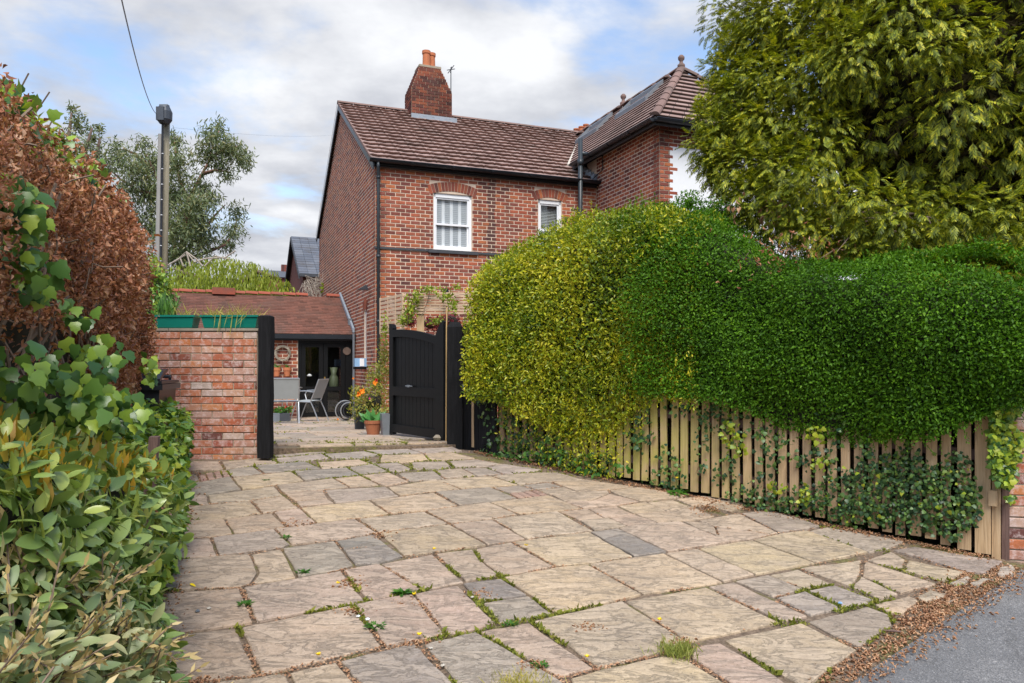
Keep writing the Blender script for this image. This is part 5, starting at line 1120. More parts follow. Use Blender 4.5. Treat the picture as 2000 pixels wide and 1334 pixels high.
MB().box(PX, -.03, .49, -.03, .49, -.17, -.10).build('cap_stone', M['stone_pale'], bpt)
# ================================================================== FAR: houses, pole, trees
sh = thing('slate_roofed_house', W(600, 560, 40), 'distant brick house with steep grey slate roof behind the left gable', 'house')
sc0 = W(592, 533, 38); SF = Fr(sc0, E1, E2)
m = MB(); m.box(SF, 0, 6, .1, 9.3, -9, -.02); m.prism([SF(.02, 0, -.02), SF(.02, 9.4, -.02), SF(.02, 4.7, 2.56)], E1 * .2); m.build('walls', M['brick_far'], sh)
m = MB()
for i in range(16):
    t0, t1 = -.25 + 4.95 * i / 16, -.25 + 4.95 * (i + 1.1) / 16; zf_ = lambda t: -.13 + 2.72 * (t + .25) / 4.95
    for j in range(14): x0 = -.2 + j * .45; m.add([SF(x0, t0, zf_(t0) + .05), SF(x0 + .44, t0, zf_(t0) + .05), SF(x0 + .44, t1, zf_(t1) + .02), SF(x0, t1, zf_(t1) + .02), SF(x0, t0, zf_(t0)), SF(x0 + .44, t0, zf_(t0))], [(0, 1, 2, 3), (4, 5, 1, 0)])
rf_ = m.build('roof_slates', M['slate'], sh, kind='stuff')
m = MB(); m.add([SF(-.2, 4.7, 2.6), SF(6.2, 4.7, 2.6), SF(6.2, 9.6, -.1), SF(-.2, 9.6, -.1)], [(3, 2, 1, 0)]); m.prism([SF(-.24, -.25, -.12), SF(-.24, 4.7, 2.58), SF(-.24, 4.7, 2.38), SF(-.24, -.25, -.32)], E1 * .08); m.prism([SF(-.24, 9.65, -.12), SF(-.24, 4.7, 2.58), SF(-.24, 4.7, 2.38), SF(-.24, 9.65, -.32)], E1 * .08); m.box(SF, -.2, 6.2, -.35, -.2, -.22, -.06); m.build('rear_roof_and_gutter', M['slate_pl'], sh)
MB().box(Fr(W(626, 545, 37.2), E1, E2), -.0, 1.0, 0, .4, -6, .25).build('chimney_breast', M['brick'], sh)
dh = thing('distant_house', W(545, 560, 70), 'far low grey roof with a tiny chimney between the willow and the slate roofed house', 'house')
q = W(500, 540, 70); DF = Fr(q, E1, E2); m = MB(); m.box(DF, 0, 8, 0, 6, -9, 0); m.build('walls', M['brick_far'], dh); MB().add([DF(-.3, -.3, 0), DF(8.3, -.3, 0), DF(8.3, 3, 1.0), DF(-.3, 3, 1.0), DF(8.3, 6.3, 0), DF(-.3, 6.3, 0)], [(0, 1, 2, 3), (3, 2, 4, 5)]).build('roof', M['slate'], dh); MB().box(DF, 2.5, 3.1, 2.7, 3.3, .5, 1.6).build('chimney', M['brick'], dh)
# telephone pole
tp = thing('telephone_pole', W(309, 560, 16), 'leaning wooden telephone pole with a cable guard and a dark junction drum on top', 'pole')
pb, ptp = W(314, 760, 16), W(325, 238, 16); m = MB().tube([pb, (pb + ptp) / 2, ptp], [.095, .085, .072], 14); m.build('pole', M['polewood'], tp, smooth=True)
gb0, gb1 = W(303, 760, 15.8), W(313, 262, 15.8); MB().tube([gb0, gb1], [.07, .045], 8).build('cable_guard', M['alu'] if False else plain('grey_guard', (.30, .29, .27), .8), tp)
MB().tube([W(311, 760, 15.72), W(318, 215, 15.8)], .022, 6).build('down_cable', M['gutter'], tp)
for i in range(8): Y = 300 + i * 30; x_ = 303 + (312 - 303) * (760 - Y) / 500; MB().box(Fr(W(x_ + 6, Y, 15.7)), -.018, .018, 0, .02, 0, .012).build('cable_clip', M['white'], tp)
c = W(321, 226, 15.8); m = MB(); m.lathe(c + UP * -.17, [(0, 0), (.10, 0), (.155, .08), (.16, .25), (.11, .36), (0, .38)], 14); m.box(Fr(c), -.10, .06, -.17, -.08, -.14, .14); m.build('junction_drum', plain('drum_plastic', (.06, .07, .085), .5, bmp=0), tp); MB().box(Fr(c), -.09, .09, -.05, .05, .20, .23).build('drum_bracket', M['zinc'], tp)
MB().tube([W(325, 245, 16) + UP * .0, c - UP * .1], .03, 6).build('bracket_stem', M['zinc'], tp)
a, b = W(305, 222, 15.8), W(232, -25, 7.0); pts = [a + (b - a) * k / 16 - UP * (.22 * 4 * (k / 16) * (1 - k / 16)) for k in range(17)]; MB().tube(pts, .007, 4).build('telephone_cable', M['gutter'], None, label='single black cable sweeping up from the pole drum over the drive', cat='cable')
a, b = W(336, 249, 15.8), W(700, 256, 44); MB().tube([a + (b - a) * k / 10 - UP * (.25 * 4 * (k / 10) * (1 - k / 10)) for k in range(11)], .002, 4).build('telephone_cable', M['zinc'], None, label='faint thin cable running right from the pole behind the house roof', cat='cable')
# trees
def pxblobs(lst, d, dd=1.0): return [(*W(x, y, d + (dz if len(r) else 0)), rx / F_PX * d, (rx + ry) / 2 / F_PX * d * dd, ry / F_PX * d) for (x, y, rx, ry, dz, *r) in [(*q, 0) for q in lst]]
def limbs(lst, d, r0=.1, r1=.03, mat='bark', name='limb', par=None, jit=.3):
    m = MB(); r = random.Random(len(lst))
    for q in lst:
        n = len(q); o = r.uniform(-jit, jit); m.tube([W(x, y, d + o * i) for i, (x, y) in enumerate(q)], [r0 + (r1 - r0) * i / (n - 1) for i in range(n)], 7)
    return m.build(name, M[mat], par, smooth=True)
eu = thing('eucalyptus_tree', W(350, 760, 30), 'open grey green eucalyptus with reddish limbs behind the telephone pole', 'tree')
limbs([[(352, 760), (350, 600), (352, 520), (362, 440), (372, 385)]], 30, .22, .10, 'bark_red', 'trunk', eu)
limbs([[(360, 450), (372, 385), (392, 345), (408, 315), (416, 285), (428, 255)], [(395, 340), (420, 332), (450, 336)], [(352, 520), (330, 440), (318, 380), (300, 330), (285, 300)], [(318, 385), (270, 372), (235, 350), (205, 322)], [(356, 500), (395, 455), (420, 420), (440, 400)], [(356, 510), (410, 490), (440, 478), (456, 455), (462, 430)], [(408, 310), (440, 290), (470, 285)], [(300, 330), (262, 300), (240, 290)], [(372, 400), (350, 350), (345, 310), (340, 270)], [(335, 465), (350, 430), (348, 410), (330, 402)]], 30, .085, .02, 'bark_red', 'limb', eu)
ls = [(232, 300, 30, 26), (262, 330, 34, 34), (300, 320, 36, 32), (345, 318, 36, 34), (290, 375, 48, 40), (340, 380, 46, 44), (385, 400, 42, 36), (300, 440, 44, 44), (352, 450, 50, 46), (395, 462, 34, 42), (418, 268, 30, 26), (442, 290, 36, 26), (470, 305, 22, 22), (478, 320, 15, 16), (400, 300, 22, 22), (430, 318, 26, 20), (446, 342, 18, 12), (428, 242, 12, 14), (340, 275, 20, 22), (395, 365, 26, 22), (462, 412, 18, 22), (456, 448, 24, 22), (446, 478, 20, 16), (215, 318, 16, 16), (240, 370, 16, 14), (350, 500, 60, 28), (280, 280, 18, 14), (378, 430, 30, 30), (412, 385, 20, 14), (250, 420, 18, 30)]
cs = [(*W(x, y, 30 + random.uniform(-1.6, 1.6)), rx * .0207, (rx + ry) * .012, ry * .0207) for x, y, rx, ry in ls]
n = 20000; P, Nn, k = blob_pts(cs, n, .95); P = P + rng.normal(0, .12, P.shape); V, F_ = leaves(P, rdir(n), unit(rdir(n) * .8 + [0, 0, -.7]), rng.uniform(.12, .24, n), tmpl_long(.24, .1)); npmesh('crown', [(V, F_, 0)], [M['euc']], eu, kind='stuff')
bt2 = thing('background_tree', W(150, 760, 24), 'smaller grey green tree showing above the dead hedge at the left', 'tree')
cs = [(*W(x, y, 24 + random.uniform(-.8, .8)), rx * .0166, rx * .0166, ry * .0166) for x, y, rx, ry in [(150, 240, 22, 28), (180, 270, 20, 30), (192, 320, 14, 24), (165, 310, 30, 40), (120, 300, 40, 50), (160, 380, 40, 40), (140, 210, 10, 12), (195, 250, 8, 12), (100, 380, 60, 60), (200, 400, 20, 40)]]
n = 6000; P, Nn, k = blob_pts(cs, n, .95); V, F_ = leaves(P, rdir(n), unit(rdir(n) + [0, 0, -.4]), rng.uniform(.09, .18, n), tmpl_long(.3, .1)); npmesh('crown', [(V, F_, 0)], [M['euc']], bt2, kind='stuff'); limbs([[(150, 760), (152, 500), (150, 380), (165, 300), (180, 250)], [(150, 380), (130, 300), (140, 220)], [(152, 400), (185, 330), (195, 270)]], 24, .16, .03, 'bark', 'trunk', bt2)
wi = thing('weeping_willow', W(430, 760, 22), 'low lime green weeping willow behind the outbuilding roof', 'tree')
Vs = []; n_s = 620; topc = [(290, 545), (330, 520), (380, 506), (430, 498), (490, 510), (540, 530), (575, 562), (590, 590)]
for i in range(n_s):
    X = rng.uniform(292, 588); Yt = np.interp(X, [p[0] for p in topc], [p[1] for p in topc]); Y = Yt + rng.uniform(0, 1) ** 1.5 * 70 ; d = 22 + rng.uniform(-1.5, 1.5) + (Y - Yt) * -.015; L_ = rng.uniform(.6, 1.6); k = 15; p = W(X, Y, d); t = np.linspace(0, 1, k); dr_ = rng.normal(0, .25)
    Vs.append(np.stack([p[0] + dr_ * t ** .5 + rng.normal(0, .02, k), p[1] + rng.normal(0, .03, k) - .2 * t, p[2] - L_ * t + .10 * np.sin(t * 3)], 1))
P = np.concatenate(Vs); n = len(P); V, F_ = leaves(P, unit(rdir(n) + [0, -1, 0.3]), unit(rdir(n) * .45 + [0, 0, -1.0]), rng.uniform(.09, .17, n), tmpl_long(.25, .1))
npmesh('crown', [(V, F_, 0)] + blob_core([(*W(430, 610, 22.6), 1.7, .8, 1.2), (*W(350, 620, 22.6), 1.1, .8, 1.0), (*W(520, 620, 22.6), 1.0, .7, .7)], .9, 1), [M['willow'], M['core']], wi, kind='stuff')
limbs([[(432, 800), (430, 640), (428, 540)], [(430, 600), (380, 540), (340, 525)], [(430, 590), (500, 530), (550, 545)]], 22.3, .14, .03, 'bark', 'trunk', wi)
bs = MB(); r_ = random.Random(2)
for q in ([(325, 520), (350, 505), (364, 492), (380, 512)], [(340, 512), (362, 498)], [(364, 492), (372, 520)], [(352, 504), (358, 520)], [(380, 512), (402, 505), (440, 503), (460, 490)], [(400, 520), (420, 500), (450, 507)], [(364, 492), (384, 506), (396, 520)]): bs.tube([W(x, y, 20.5) for x, y in q], .022, 5)
bs.build('bare_shrub', M['twig_pale'], None, label='pale leafless twigs standing above the willow beside the pole', cat='shrub')
dsb = MB()
for i in range(90):
    X = r_.uniform(596, 632); Y = r_.uniform(552, 590); p = W(X, Y, 24.5 + r_.uniform(-.4, .4)); dsb.tube([p, p + np.array((r_.uniform(-.2, .2), 0, r_.uniform(.1, .4))), p + np.array((r_.uniform(-.35, .35), 0, r_.uniform(-.2, .2)))], .009, 3)
dsb.build('dry_shrub', M['twig_pale'], None, label='dry grey beige shrub above the outbuilding ridge beside the gable', cat='shrub')
P = np.array([W(rng.uniform(626, 640), rng.uniform(555, 568), 24.0) for _ in range(50)]); npmesh('wall_fern', [(*leaves(P, rdir(50), rdir(50), rng.uniform(.08, .16, 50), tmpl_leaf()), 0)], [M['climber']], None, 'tiny green sprig beside the rear edge of the gable wall', 'plant')
# ================================================================== LEFT: dead beech hedge
HB = np.array((-.9308, -.3656))
def lline(ts, off=.35): return [(-1.8 - .3656 * t - .9308 * off, 3.67 + .9308 * t - .3656 * off) for t in ts]
hl = lline([-2.3, -1, 0, 1, 2, 3, 3.75])
fnh = ribbon(hl, [ZC + z for z in (.88, .94, 1.03, 1.10, 1.17, 1.25, 1.24)], [ZC - .42] * 2 + [ZC - .50] * 5, 1.4, .06, 0, HB, .045, 3, .22)
fnc = ribbon(hl, [ZC + z for z in (.88, .94, 1.03, 1.10, 1.17, 1.25, 1.24)], [ZC - 1.2] * 7, 1.25, .0, .09, HB, 0, 3, .22)
bh = thing('beech_hedge', np.mean([fnh(np.array([.5]), np.array([0.0]))[0]], 0), 'tall hedge of dead curled brown leaves on the left of the drive', 'hedge')
def dens(s, v): return np.where((s < .42) & (v < .26), .12, 1.0) * np.where((wav(fnh(s, v), 3.2, 9) > -.45), 1, .22)
P, Nn, s, v = on_surface(fnh, 84000, 1.0, dens); keep = (v < .80) | (rng.random(len(v)) < .35); P, Nn = P[keep], Nn[keep]; n = len(P)
P = P + Nn * (rng.uniform(-.16, .05, n) * np.where(P[:, 1] < 3.4, .6, 1))[:, None]; parts = []
for q in range(3): k = np.arange(n) % 3 == q; V, F_ = leaves(P[k], unit(Nn[k] * .6 + rdir(k.sum())), unit(rdir(k.sum()) + [0, 0, -.5]), rng.uniform(.022, .052, k.sum()) * np.clip(P[k][:, 1] / 4.6, .62, 1), tmpl_crinkle(q)); parts.append((V, F_, 0))
# far end face of the hedge, seen past the corner
e0 = np.array((*hl[-1], 0)); n = 5000; P = np.stack([e0[0] - .9308 * (a_ := rng.random(n) * 1.0) + rng.normal(0, .05, n), e0[1] - .3656 * a_ + rng.uniform(-.1, .08, n), ZC + rng.uniform(-.5, 1.3, n)], 1); V, F_ = leaves(P, rdir(n), rdir(n), rng.uniform(.035, .075, n), tmpl_crinkle(5)); parts.append((V, F_, 0))
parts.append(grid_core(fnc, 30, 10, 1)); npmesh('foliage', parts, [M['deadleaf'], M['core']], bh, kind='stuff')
tw = MB(); r_ = random.Random(6)
for i in range(190):
    s0, v0 = r_.random(), r_.random() * .72; p = fnh(np.array([s0]), np.array([v0]))[0]; d = np.array((r_.uniform(.1, .9), r_.uniform(-.6, .2), r_.uniform(-.2, 1.0))); d = d / np.linalg.norm(d) * r_.uniform(.12, .34)
    tw.tube([p - d * .5 - np.array((.03, 0, 0)), p + d * .15 + np.array((0, 0, r_.uniform(-.03, .03))), p + d * .5 - np.array((.02, 0, 0))], .0035, 4)
for i in range(60):
    s0 = r_.random() * .5; p = fnc(np.array([s0]), np.array([r_.uniform(.3, .62)]))[0] + np.array((.10, 0, 0)); d = np.array((r_.uniform(-.1, .15), r_.uniform(-.3, .3), r_.uniform(.15, .5))); tw.tube([p - d * .6, p + np.array((r_.uniform(0, .04), 0, 0)), p + d * .6], .006, 5)
tw.build('twigs', M['twig'], bh, kind='stuff')
# green growth along the top of the dead hedge
tg = thing('bramble_growth', fnh(np.array([.4]), np.array([.62]))[0], 'green and yellow ivy and bramble sprigs along the top of the dead hedge', 'climber')
s = .16 + rng.random(900) ** 1.2 * .7; v = rng.uniform(.58, .70, 900); P = fnh(s, v) + np.stack([rng.uniform(.0, .10, 900), np.zeros(900), np.abs(rng.normal(0, .06, 900))], 1); P = P[wav(P, 4, 21) > -.25]; n = len(P)
V, F_ = leaves(P, unit(rdir(n) * .7 + [.4, -.6, .4]), unit(rdir(n) + [.3, 0, .2]), rng.uniform(.035, .085, n), tmpl_ivy()); s = .16 + rng.random(300) * .75; P2 = fnh(s, rng.uniform(.56, .66, 300)) + [.04, 0, .06]; V2, F2 = leaves(P2, unit(rdir(300) + [0, -.6, .3]), unit(rdir(300) + [.2, 0, .6]), rng.uniform(.03, .06, 300), tmpl_leaf(.5))
npmesh('foliage', [(V, F_, 0), (V2, F2, 1)], [M['ivy'], M['ivy_lime']], tg, kind='stuff')
sm = MB()
for (s0, dx, dz) in ((.27, .14, .22), (.31, .16, .20), (.22, .05, .20), (.36, .10, .16), (.18, .06, .12), (.44, .12, .12)):
    p = fnh(np.array([s0]), np.array([.62]))[0]; sm.tube([p - [0, 0, .08], p + [dx * .5, 0, dz * .4], p + [dx, 0, dz]], .004, 4)
    for k in range(4): pass
sm.build('stems', M['twig'], tg, kind='stuff')
# -------- objects for single large leaves: the nearest ones become leaf parts, the rest stays joined
LEAFME = {}
def leaf_set(parent, P, Nn, Ax, size, kind_, mat, limit, tid, name='leaf'):
    """P.. arrays sorted by nearness; the first `limit` as single leaves"""
    out = []
    y = unit(Ax); x = unit(np.cross(y, Nn)); z = np.cross(x, y); order = np.argsort(np.linalg.norm(P - [0, 0, ZC], axis=1))
    V, T = kind_
    key = tid
    if key not in LEAFME:
        me = bpy.data.meshes.new(name); me.from_pydata([tuple(q) for q in V], [], [tuple(t) for t in T]); me.materials.append(mat); me.shade_smooth(); me.update(); LEAFME[key] = me
    base = np.array(wl(parent))
    for i in order[:limit]:
        o = bpy.data.objects.new(name, LEAFME[key]); COL.objects.link(o); o.parent = parent
        Mx = Matrix(((x[i][0], y[i][0], z[i][0]), (x[i][1], y[i][1], z[i][1]), (x[i][2], y[i][2], z[i][2]))); o.rotation_euler = Mx.to_euler(); o.location = Vector(P[i] - base); o.scale = (size[i],) * 3
    r = order[limit:]
    if len(r): Vv, Ff = leaves(P[r], Nn[r], Ax[r], size[r], kind_); out.append((Vv, Ff, 0))
    return out
def tmpl_big(wd=.42, curl=.15, fold=.06, nseg=6):
    V = []; T = []
    for i in range(nseg + 1):
        t = i / nseg; w_ = wd / 2 * (math.sin(math.pi * min(1, t * .93 + .03)) ** .75) * (1 - .25 * t); z = -curl * t * t; V += [(-w_, t, z + fold * (w_ / wd * 2) + .01 * math.sin(i * 2.1)), (0, t, z), (w_, t, z + fold * (w_ / wd * 2) + .01 * math.sin(i * 1.7))]
    for i in range(nseg): a = i * 3; T += [(a, a + 1, a + 4), (a, a + 4, a + 3), (a + 1, a + 2, a + 5), (a + 1, a + 5, a + 4)]
    return np.array(V), np.array(T)
def surf_leaves(fn, n, vmax, up=.4, sden=None, push=(-.05, .06)):
    P, Nn, s, v = on_surface(fn, n, vmax, sden); n = len(P); P = P + Nn * rng.uniform(*push, n)[:, None]
    return P, unit(Nn + rdir(n) * .55 + [0, 0, up]), unit(rdir(n) * .8 + Nn * .5 + [0, 0, -.1]), s, v
# laurel shrub (near left)
sl_line = [(-1.02, 1.25), (-1.16, 1.7), (-1.27, 2.2), (-1.38, 2.8), (-1.58, 3.45)]
ftop = [ZC + z for z in (-.12, -.13, -.15, -.24, -.33)]
fl1 = ribbon(sl_line, ftop, [ZC - 1.55] * 5, .9, .05, 0, HB, .07, 12, .25); fl1c = ribbon(sl_line, ftop, [ZC - 1.6] * 5, .9, .0, .12, HB, 0, 12, .25)
la = thing('laurel_shrub', fl1(np.array([.6]), np.array([0.0]))[0], 'glossy broad leaved laurel bulging beside the drive at the near left, behind the tan shrub', 'shrub')
P, Nn, Ax, s, v = surf_leaves(fl1, 7800, 1.0, .5, lambda s, v: (s > .30) | (v > .60)); k = ~((s > .80) & (v < .36)); P, Nn, Ax, v, s = P[k], Nn[k], Ax[k], v[k], s[k]
k = v <= .8; P, Nn, Ax = P[k], Nn[k], Ax[k]; n = len(P)
rest = leaf_set(la, P, Nn, Ax, rng.uniform(.045, .095, n), tmpl_big(.52), M['laurel_l'], 280, 'laurel')
gc = grid_core(fl1c, 20, 9, 1); npmesh('foliage', rest + [gc], [M['laurel_l'], M['core']], la, kind='stuff')
n = 560; s = rng.uniform(.35, 1, n); P = fl1(s, rng.uniform(.50, .80, n)) + [0, 0, .03]; V, F_ = leaves(P, unit(rdir(n) * .5 + [.3, -.8, .3]), unit(rdir(n) * .35 + [.1, 0, 1.0]), rng.uniform(.04, .085, n), tmpl_long(.3, .1)); npmesh('young_shoots', [(V, F_, 0)], [M['shoot']], la, kind='stuff')
# tan tipped shrub (nearest, bottom left)
t_line = [(-.98, 1.15), (-1.06, 1.55), (-1.16, 2.0), (-1.30, 2.35)]
f2 = ribbon(t_line, [ZC + z for z in (-.42, -.44, -.50, -.62)], [ZC - 1.7] * 4, .5, .08, 0, HB, .07, 15, .22)
te = thing('oleaster_shrub', f2(np.array([.5]), np.array([0.0]))[0], 'olive green shrub with tan young shoot tips in the bottom left corner', 'shrub')
P, Nn, Ax, s, v = surf_leaves(f2, 3800, .8, .4); n = len(P); rest = leaf_set(te, P, Nn, Ax, rng.uniform(.040, .075, n), tmpl_big(.50, .1), M['elae'], 250, 'elae'); npmesh('foliage', rest + [grid_core(ribbon(t_line, [ZC + z for z in (-.42, -.44, -.50, -.62)], [ZC - 1.7] * 4, .5, .0, .11, HB, 0, 15, .22), 16, 8, 1)], [M['elae'], M['core']], te, kind='stuff')
VV = []; sm = MB()
for i in range(330):
    p = f2(rng.random(1), rng.uniform(.10, .78, 1))[0]; d = unit(np.array([[rng.uniform(-.2, .8), rng.uniform(-.7, .2), rng.uniform(.0, .9)]]))[0]; L_ = rng.uniform(.10, .24); k = 12; t = np.linspace(.1, 1, k); sm.tube([p - d * .05, p + d * L_], .0022, 4)
    Pp = p + d * (L_ * t)[:, None]; A_x = unit(d + rdir(k) * .75); VV.append(leaves(Pp, rdir(k), A_x, rng.uniform(.022, .045, k) * (1.15 - .3 * t), tmpl_long(.34, .05)))
parts = []
for V, F_ in VV: parts.append((V, F_, 0))
npmesh('tan_shoots', parts, [M['elae_tip']], te, kind='stuff'); sm.build('shoot_stems', M['twig'], te, kind='stuff')
# leaning post with old boards behind it
of = thing('old_board_fence', np.array((-1.8, 3.6, drive(-1.8, 3.6))), 'rotting reddish timber post with dark boards, nearly buried in ivy beside the drive', 'fence')
b0 = np.array((-1.83, 3.58, 0)); m = MB(); m.prism([b0 + [-.035, 0, ZC - 1.48], b0 + [.02, 0, ZC - 1.48], b0 + [.075, .10, ZC - .36], b0 + [.03, .10, ZC - .36]], (-.02, .07, 0)); m.build('post', M['oldwood'], of)
OFr = Fr(b0 + [0, .03, ZC], (-.9308, -.3656, 0), (-.3656, .9308, 0))
for i in range(7): z = -1.45 + i * .155; MB().box(OFr, .03, .9, .0 + .004 * i, .03 + .004 * i, z, z + .135).build('board', M['oldwood'], of)
for i in range(6): z = -.62 - i * .09 ; 
for i in range(2): MB().box(Fr(b0 + [.0, .16, ZC - .25]), -.05, .07, 0, .10, -.62 + i * .08, -.62 + i * .08 + .066).build('brick', M['brick_old'], of)
# ivy bank along the left edge
iv = [(-1.90, 3.70), (-2.18, 4.4), (-2.50, 5.2), (-2.86, 6.1), (-3.26, 7.15)]
f3 = ribbon(iv, [ZC + z for z in (-.55, -.48, -.42, -.37, -.33)], [ZC - z for z in (1.44, 1.36, 1.28, 1.20, 1.10)], .45, .13, 0, HB, .07, 18, .25); f3c = ribbon(iv, [ZC + z for z in (-.6, -.52, -.48, -.42, -.4)], [ZC - 1.5] * 5, .45, .05, .11, HB, 0, 18, .25)
ib = thing('ivy_bank', f3(np.array([.5]), np.array([0.0]))[0], 'bank of dark and bright ivy trailing onto the paving along the left edge', 'ivy')
P, Nn, Ax, s, v = surf_leaves(f3, 9500, 1.0, .3); k = (v < .8); P, Nn, Ax = P[k], Nn[k], Ax[k]; n = len(P)
rest = leaf_set(ib, P, Nn, unit(Ax + [0, 0, -.5]), rng.uniform(.035, .075, n), tmpl_ivy(), M['ivy'], 250, 'ivy'); npmesh('foliage', rest + [grid_core(f3c, 20, 9, 1)], [M['ivy'], M['core']], ib, kind='stuff')
n = 420; P = f3(rng.random(n), rng.uniform(.05, .62, n)) + [.05, -.02, 0]; V, F_ = leaves(P, unit(rdir(n) * .5 + [.7, -.6, .2]), unit(rdir(n) + [0, 0, -.4]), rng.uniform(.03, .06, n), tmpl_ivy()); npmesh('lime_leaves', [(V, F_, 0)], [M['ivy_lime']], ib, kind='stuff')
# big ivy leaves hanging over the dead hedge near the camera
ng = thing('ivy_curtain', W(60, 500, 2.7), 'large glossy ivy leaves hanging over the near end of the dead hedge', 'ivy'); Ps = []
for (X, Y, rx, ry, d, k) in ((35, 430, 60, 80, 2.35, 80), (10, 370, 40, 40, 2.3, 20), (60, 530, 55, 50, 2.4, 36), (30, 700, 60, 60, 2.25, 26), (150, 700, 80, 50, 2.9, 26), (210, 800, 90, 45, 3.3, 90), (150, 600, 40, 30, 3.0, 14), (110, 780, 110, 60, 2.7, 90), (80, 275, 40, 18, 3.3, 12), (185, 330, 25, 25, 4.3, 14), (200, 690, 50, 40, 3.4, 24), (290, 720, 20, 40, 4.6, 20)):
    a = rng.random(k) * 6.283; r = np.sqrt(rng.random(k)); Ps += [W(X + rx * math.cos(q) * w__, Y + ry * math.sin(q) * w__, d + rng.uniform(-.08, .10)) for q, w__ in zip(a, r)]
P = np.array(Ps); n = len(P); rest = leaf_set(ng, P, unit(rdir(n) * .6 + [.5, -.8, .35]), unit(rdir(n) * .6 + [.2, 0, -.9]), rng.uniform(.038, .072, n), tmpl_ivy(), M['ivy'], 240, 'ivy_big'); npmesh('foliage', rest, [M['ivy']], ng, kind='stuff')
# green shrub in the gap left of the brick wall
cs = [(*W(290, 690, 8.4), .22, .3, .5), (*W(300, 620, 8.6), .20, .3, .32), (*W(285, 560, 8.8), .25, .3, .25), (*W(318, 590, 9.0), .15, .3, .2)]; bushy(cs, 2600, .07, tmpl_leaf(.55), [M['ivy']], 'green_shrub', 'dark ivy clad shrub squeezed between the dead hedge and the brick wall', 'shrub')
P, Nn, k = blob_pts([(*W(310, 560, 9.0), .18, .2, .22), (*W(300, 530, 9.2), .12, .2, .2)], 700, .9); npmesh('lime_shrub', [(*leaves(P, rdir(700), unit(rdir(700) + [0, 0, .5]), rng.uniform(.03, .07, 700), tmpl_leaf(.5)), 0)], [M['climber']], None, 'bright lime sprigs behind the left trough near the pole', 'shrub')
# ================================================================== RIGHT: hedges over the picket fence
def fpt(s, off=0): p = F1 + fd * s + fn_ * off; return (p[0], p[1])
BK = -fn_[:2]
gs = np.linspace(-.01, 2.8, 9); gtop = np.interp(gs, [-.1, 0, .4, 1.0, 1.65, 2.35, 2.8], [1.0, 1.06, 1.24, 1.43, 1.52, 1.46, 1.26]); gbot = np.interp(gs, [-.3, .3, .8, 1.3, 1.8, 2.1, 2.35], [-.40, -.42, -.58, -.80, -.64, -.36, -.30])
ggl = [fpt(s, .12) for s in gs]
fg = ribbon(ggl, ZC + gtop, ZC + gbot, 1.3, .04, 0, BK, .085, 31, .20); fgc = ribbon(ggl, ZC + gtop - .02, ZC + gbot + .05, 1.2, .02, .12, BK, 0, 31, .20)
gh = thing('golden_hedge', fg(np.array([.5]), np.array([0.0]))[0], 'yellow green clipped hedge with loose hanging sprigs over the left half of the picket fence', 'hedge')
P, Nn, s, v = on_surface(fg, 68000, .95, lambda s, v: (rng.random(len(s)) < np.clip((.97 - s) / .20, 0, 1) ** .7)); k = (v < .72) | (rng.random(len(v)) < .5); P, Nn = P[k], Nn[k]; n = len(P); P = P + Nn * rng.uniform(-.12, .06, n)[:, None]
V, F_ = leaves(P, unit(Nn * .7 + rdir(n) * .8 + [0, 0, .3]), unit(rdir(n) * .9 + [0, 0, .1] + Nn * .4), rng.uniform(.026, .056, n), tmpl_leaf(.42, .1, .1)); parts = [(V, F_, 0)]
n = 9000; e0 = np.array((*ggl[0], 0)); bk3 = np.array((*BK, 0)); q_ = rng.random(n); P = e0 + bk3 * (q_ * 1.0)[:, None] + rng.normal(0, .05, (n, 3)); P[:, 2] = ZC + rng.uniform(-.45, .98, n) + q_ * .15; V, F_ = leaves(P, unit(rdir(n) + [-.6, -.5, .2]), rdir(n), rng.uniform(.022, .046, n), tmpl_leaf(.45)); parts.append((V, F_, 0))
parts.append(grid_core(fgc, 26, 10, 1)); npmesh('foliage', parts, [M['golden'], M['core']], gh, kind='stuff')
Q = []                                      # sprigs poking out and trailing over the pickets
for i in range(330):
    if i < 150: p = fg(rng.random(1), rng.uniform(.50, .68, 1))[0]; d = unit(np.array([[rng.normal(0, .3), rng.normal(-.2, .3), 1.0]]))[0]; L_ = rng.uniform(.06, .15)
    else: p = fg(rng.uniform(.25, .95, 1), rng.uniform(0, .22, 1))[0] + np.array((*fn_[:2], 0)) * .04; d = unit(np.array([[rng.normal(0, .35), -.25, -1.0 if rng.random() < .75 else .8]]))[0]; L_ = rng.uniform(.10, .26)
    k = 14; t = np.linspace(0, 1, k); Q.append(leaves(p + d * (L_ * t)[:, None], rdir(k), unit(d + rdir(k) * .9), rng.uniform(.018, .038, k), tmpl_leaf(.42)))
npmesh('sprigs', [(a, b, 0) for a, b in Q], [M['golden']], gh, kind='stuff')
ds_ = np.linspace(1.85, 5.25, 10); dtop = np.interp(ds_, [1.85, 2.45, 2.85, 3.1, 3.35, 3.6, 4.1, 4.6, 5.25], [1.46, 1.44, 1.26, 1.06, .90, .84, .80, .70, .46]); dbot = np.interp(ds_, [2.0, 2.8, 3.4, 3.9, 4.4, 4.75, 4.9, 5.25], [-.28, -.30, -.50, -.56, -.58, -.50, -.30, -.22])
dl = [fpt(s, .13) for s in ds_]; fk = ribbon(dl, ZC + dtop, ZC + dbot, 1.3, .08, 0, BK, .075, 41, .22); fkc = ribbon(dl, ZC + dtop - .02, ZC + dbot + .04, 1.2, .03, .10, BK, 0, 41, .22)
dhg = thing('privet_hedge', fk(np.array([.5]), np.array([0.0]))[0], 'dense dark green clipped hedge with tiny leaves over the right half of the picket fence', 'hedge')
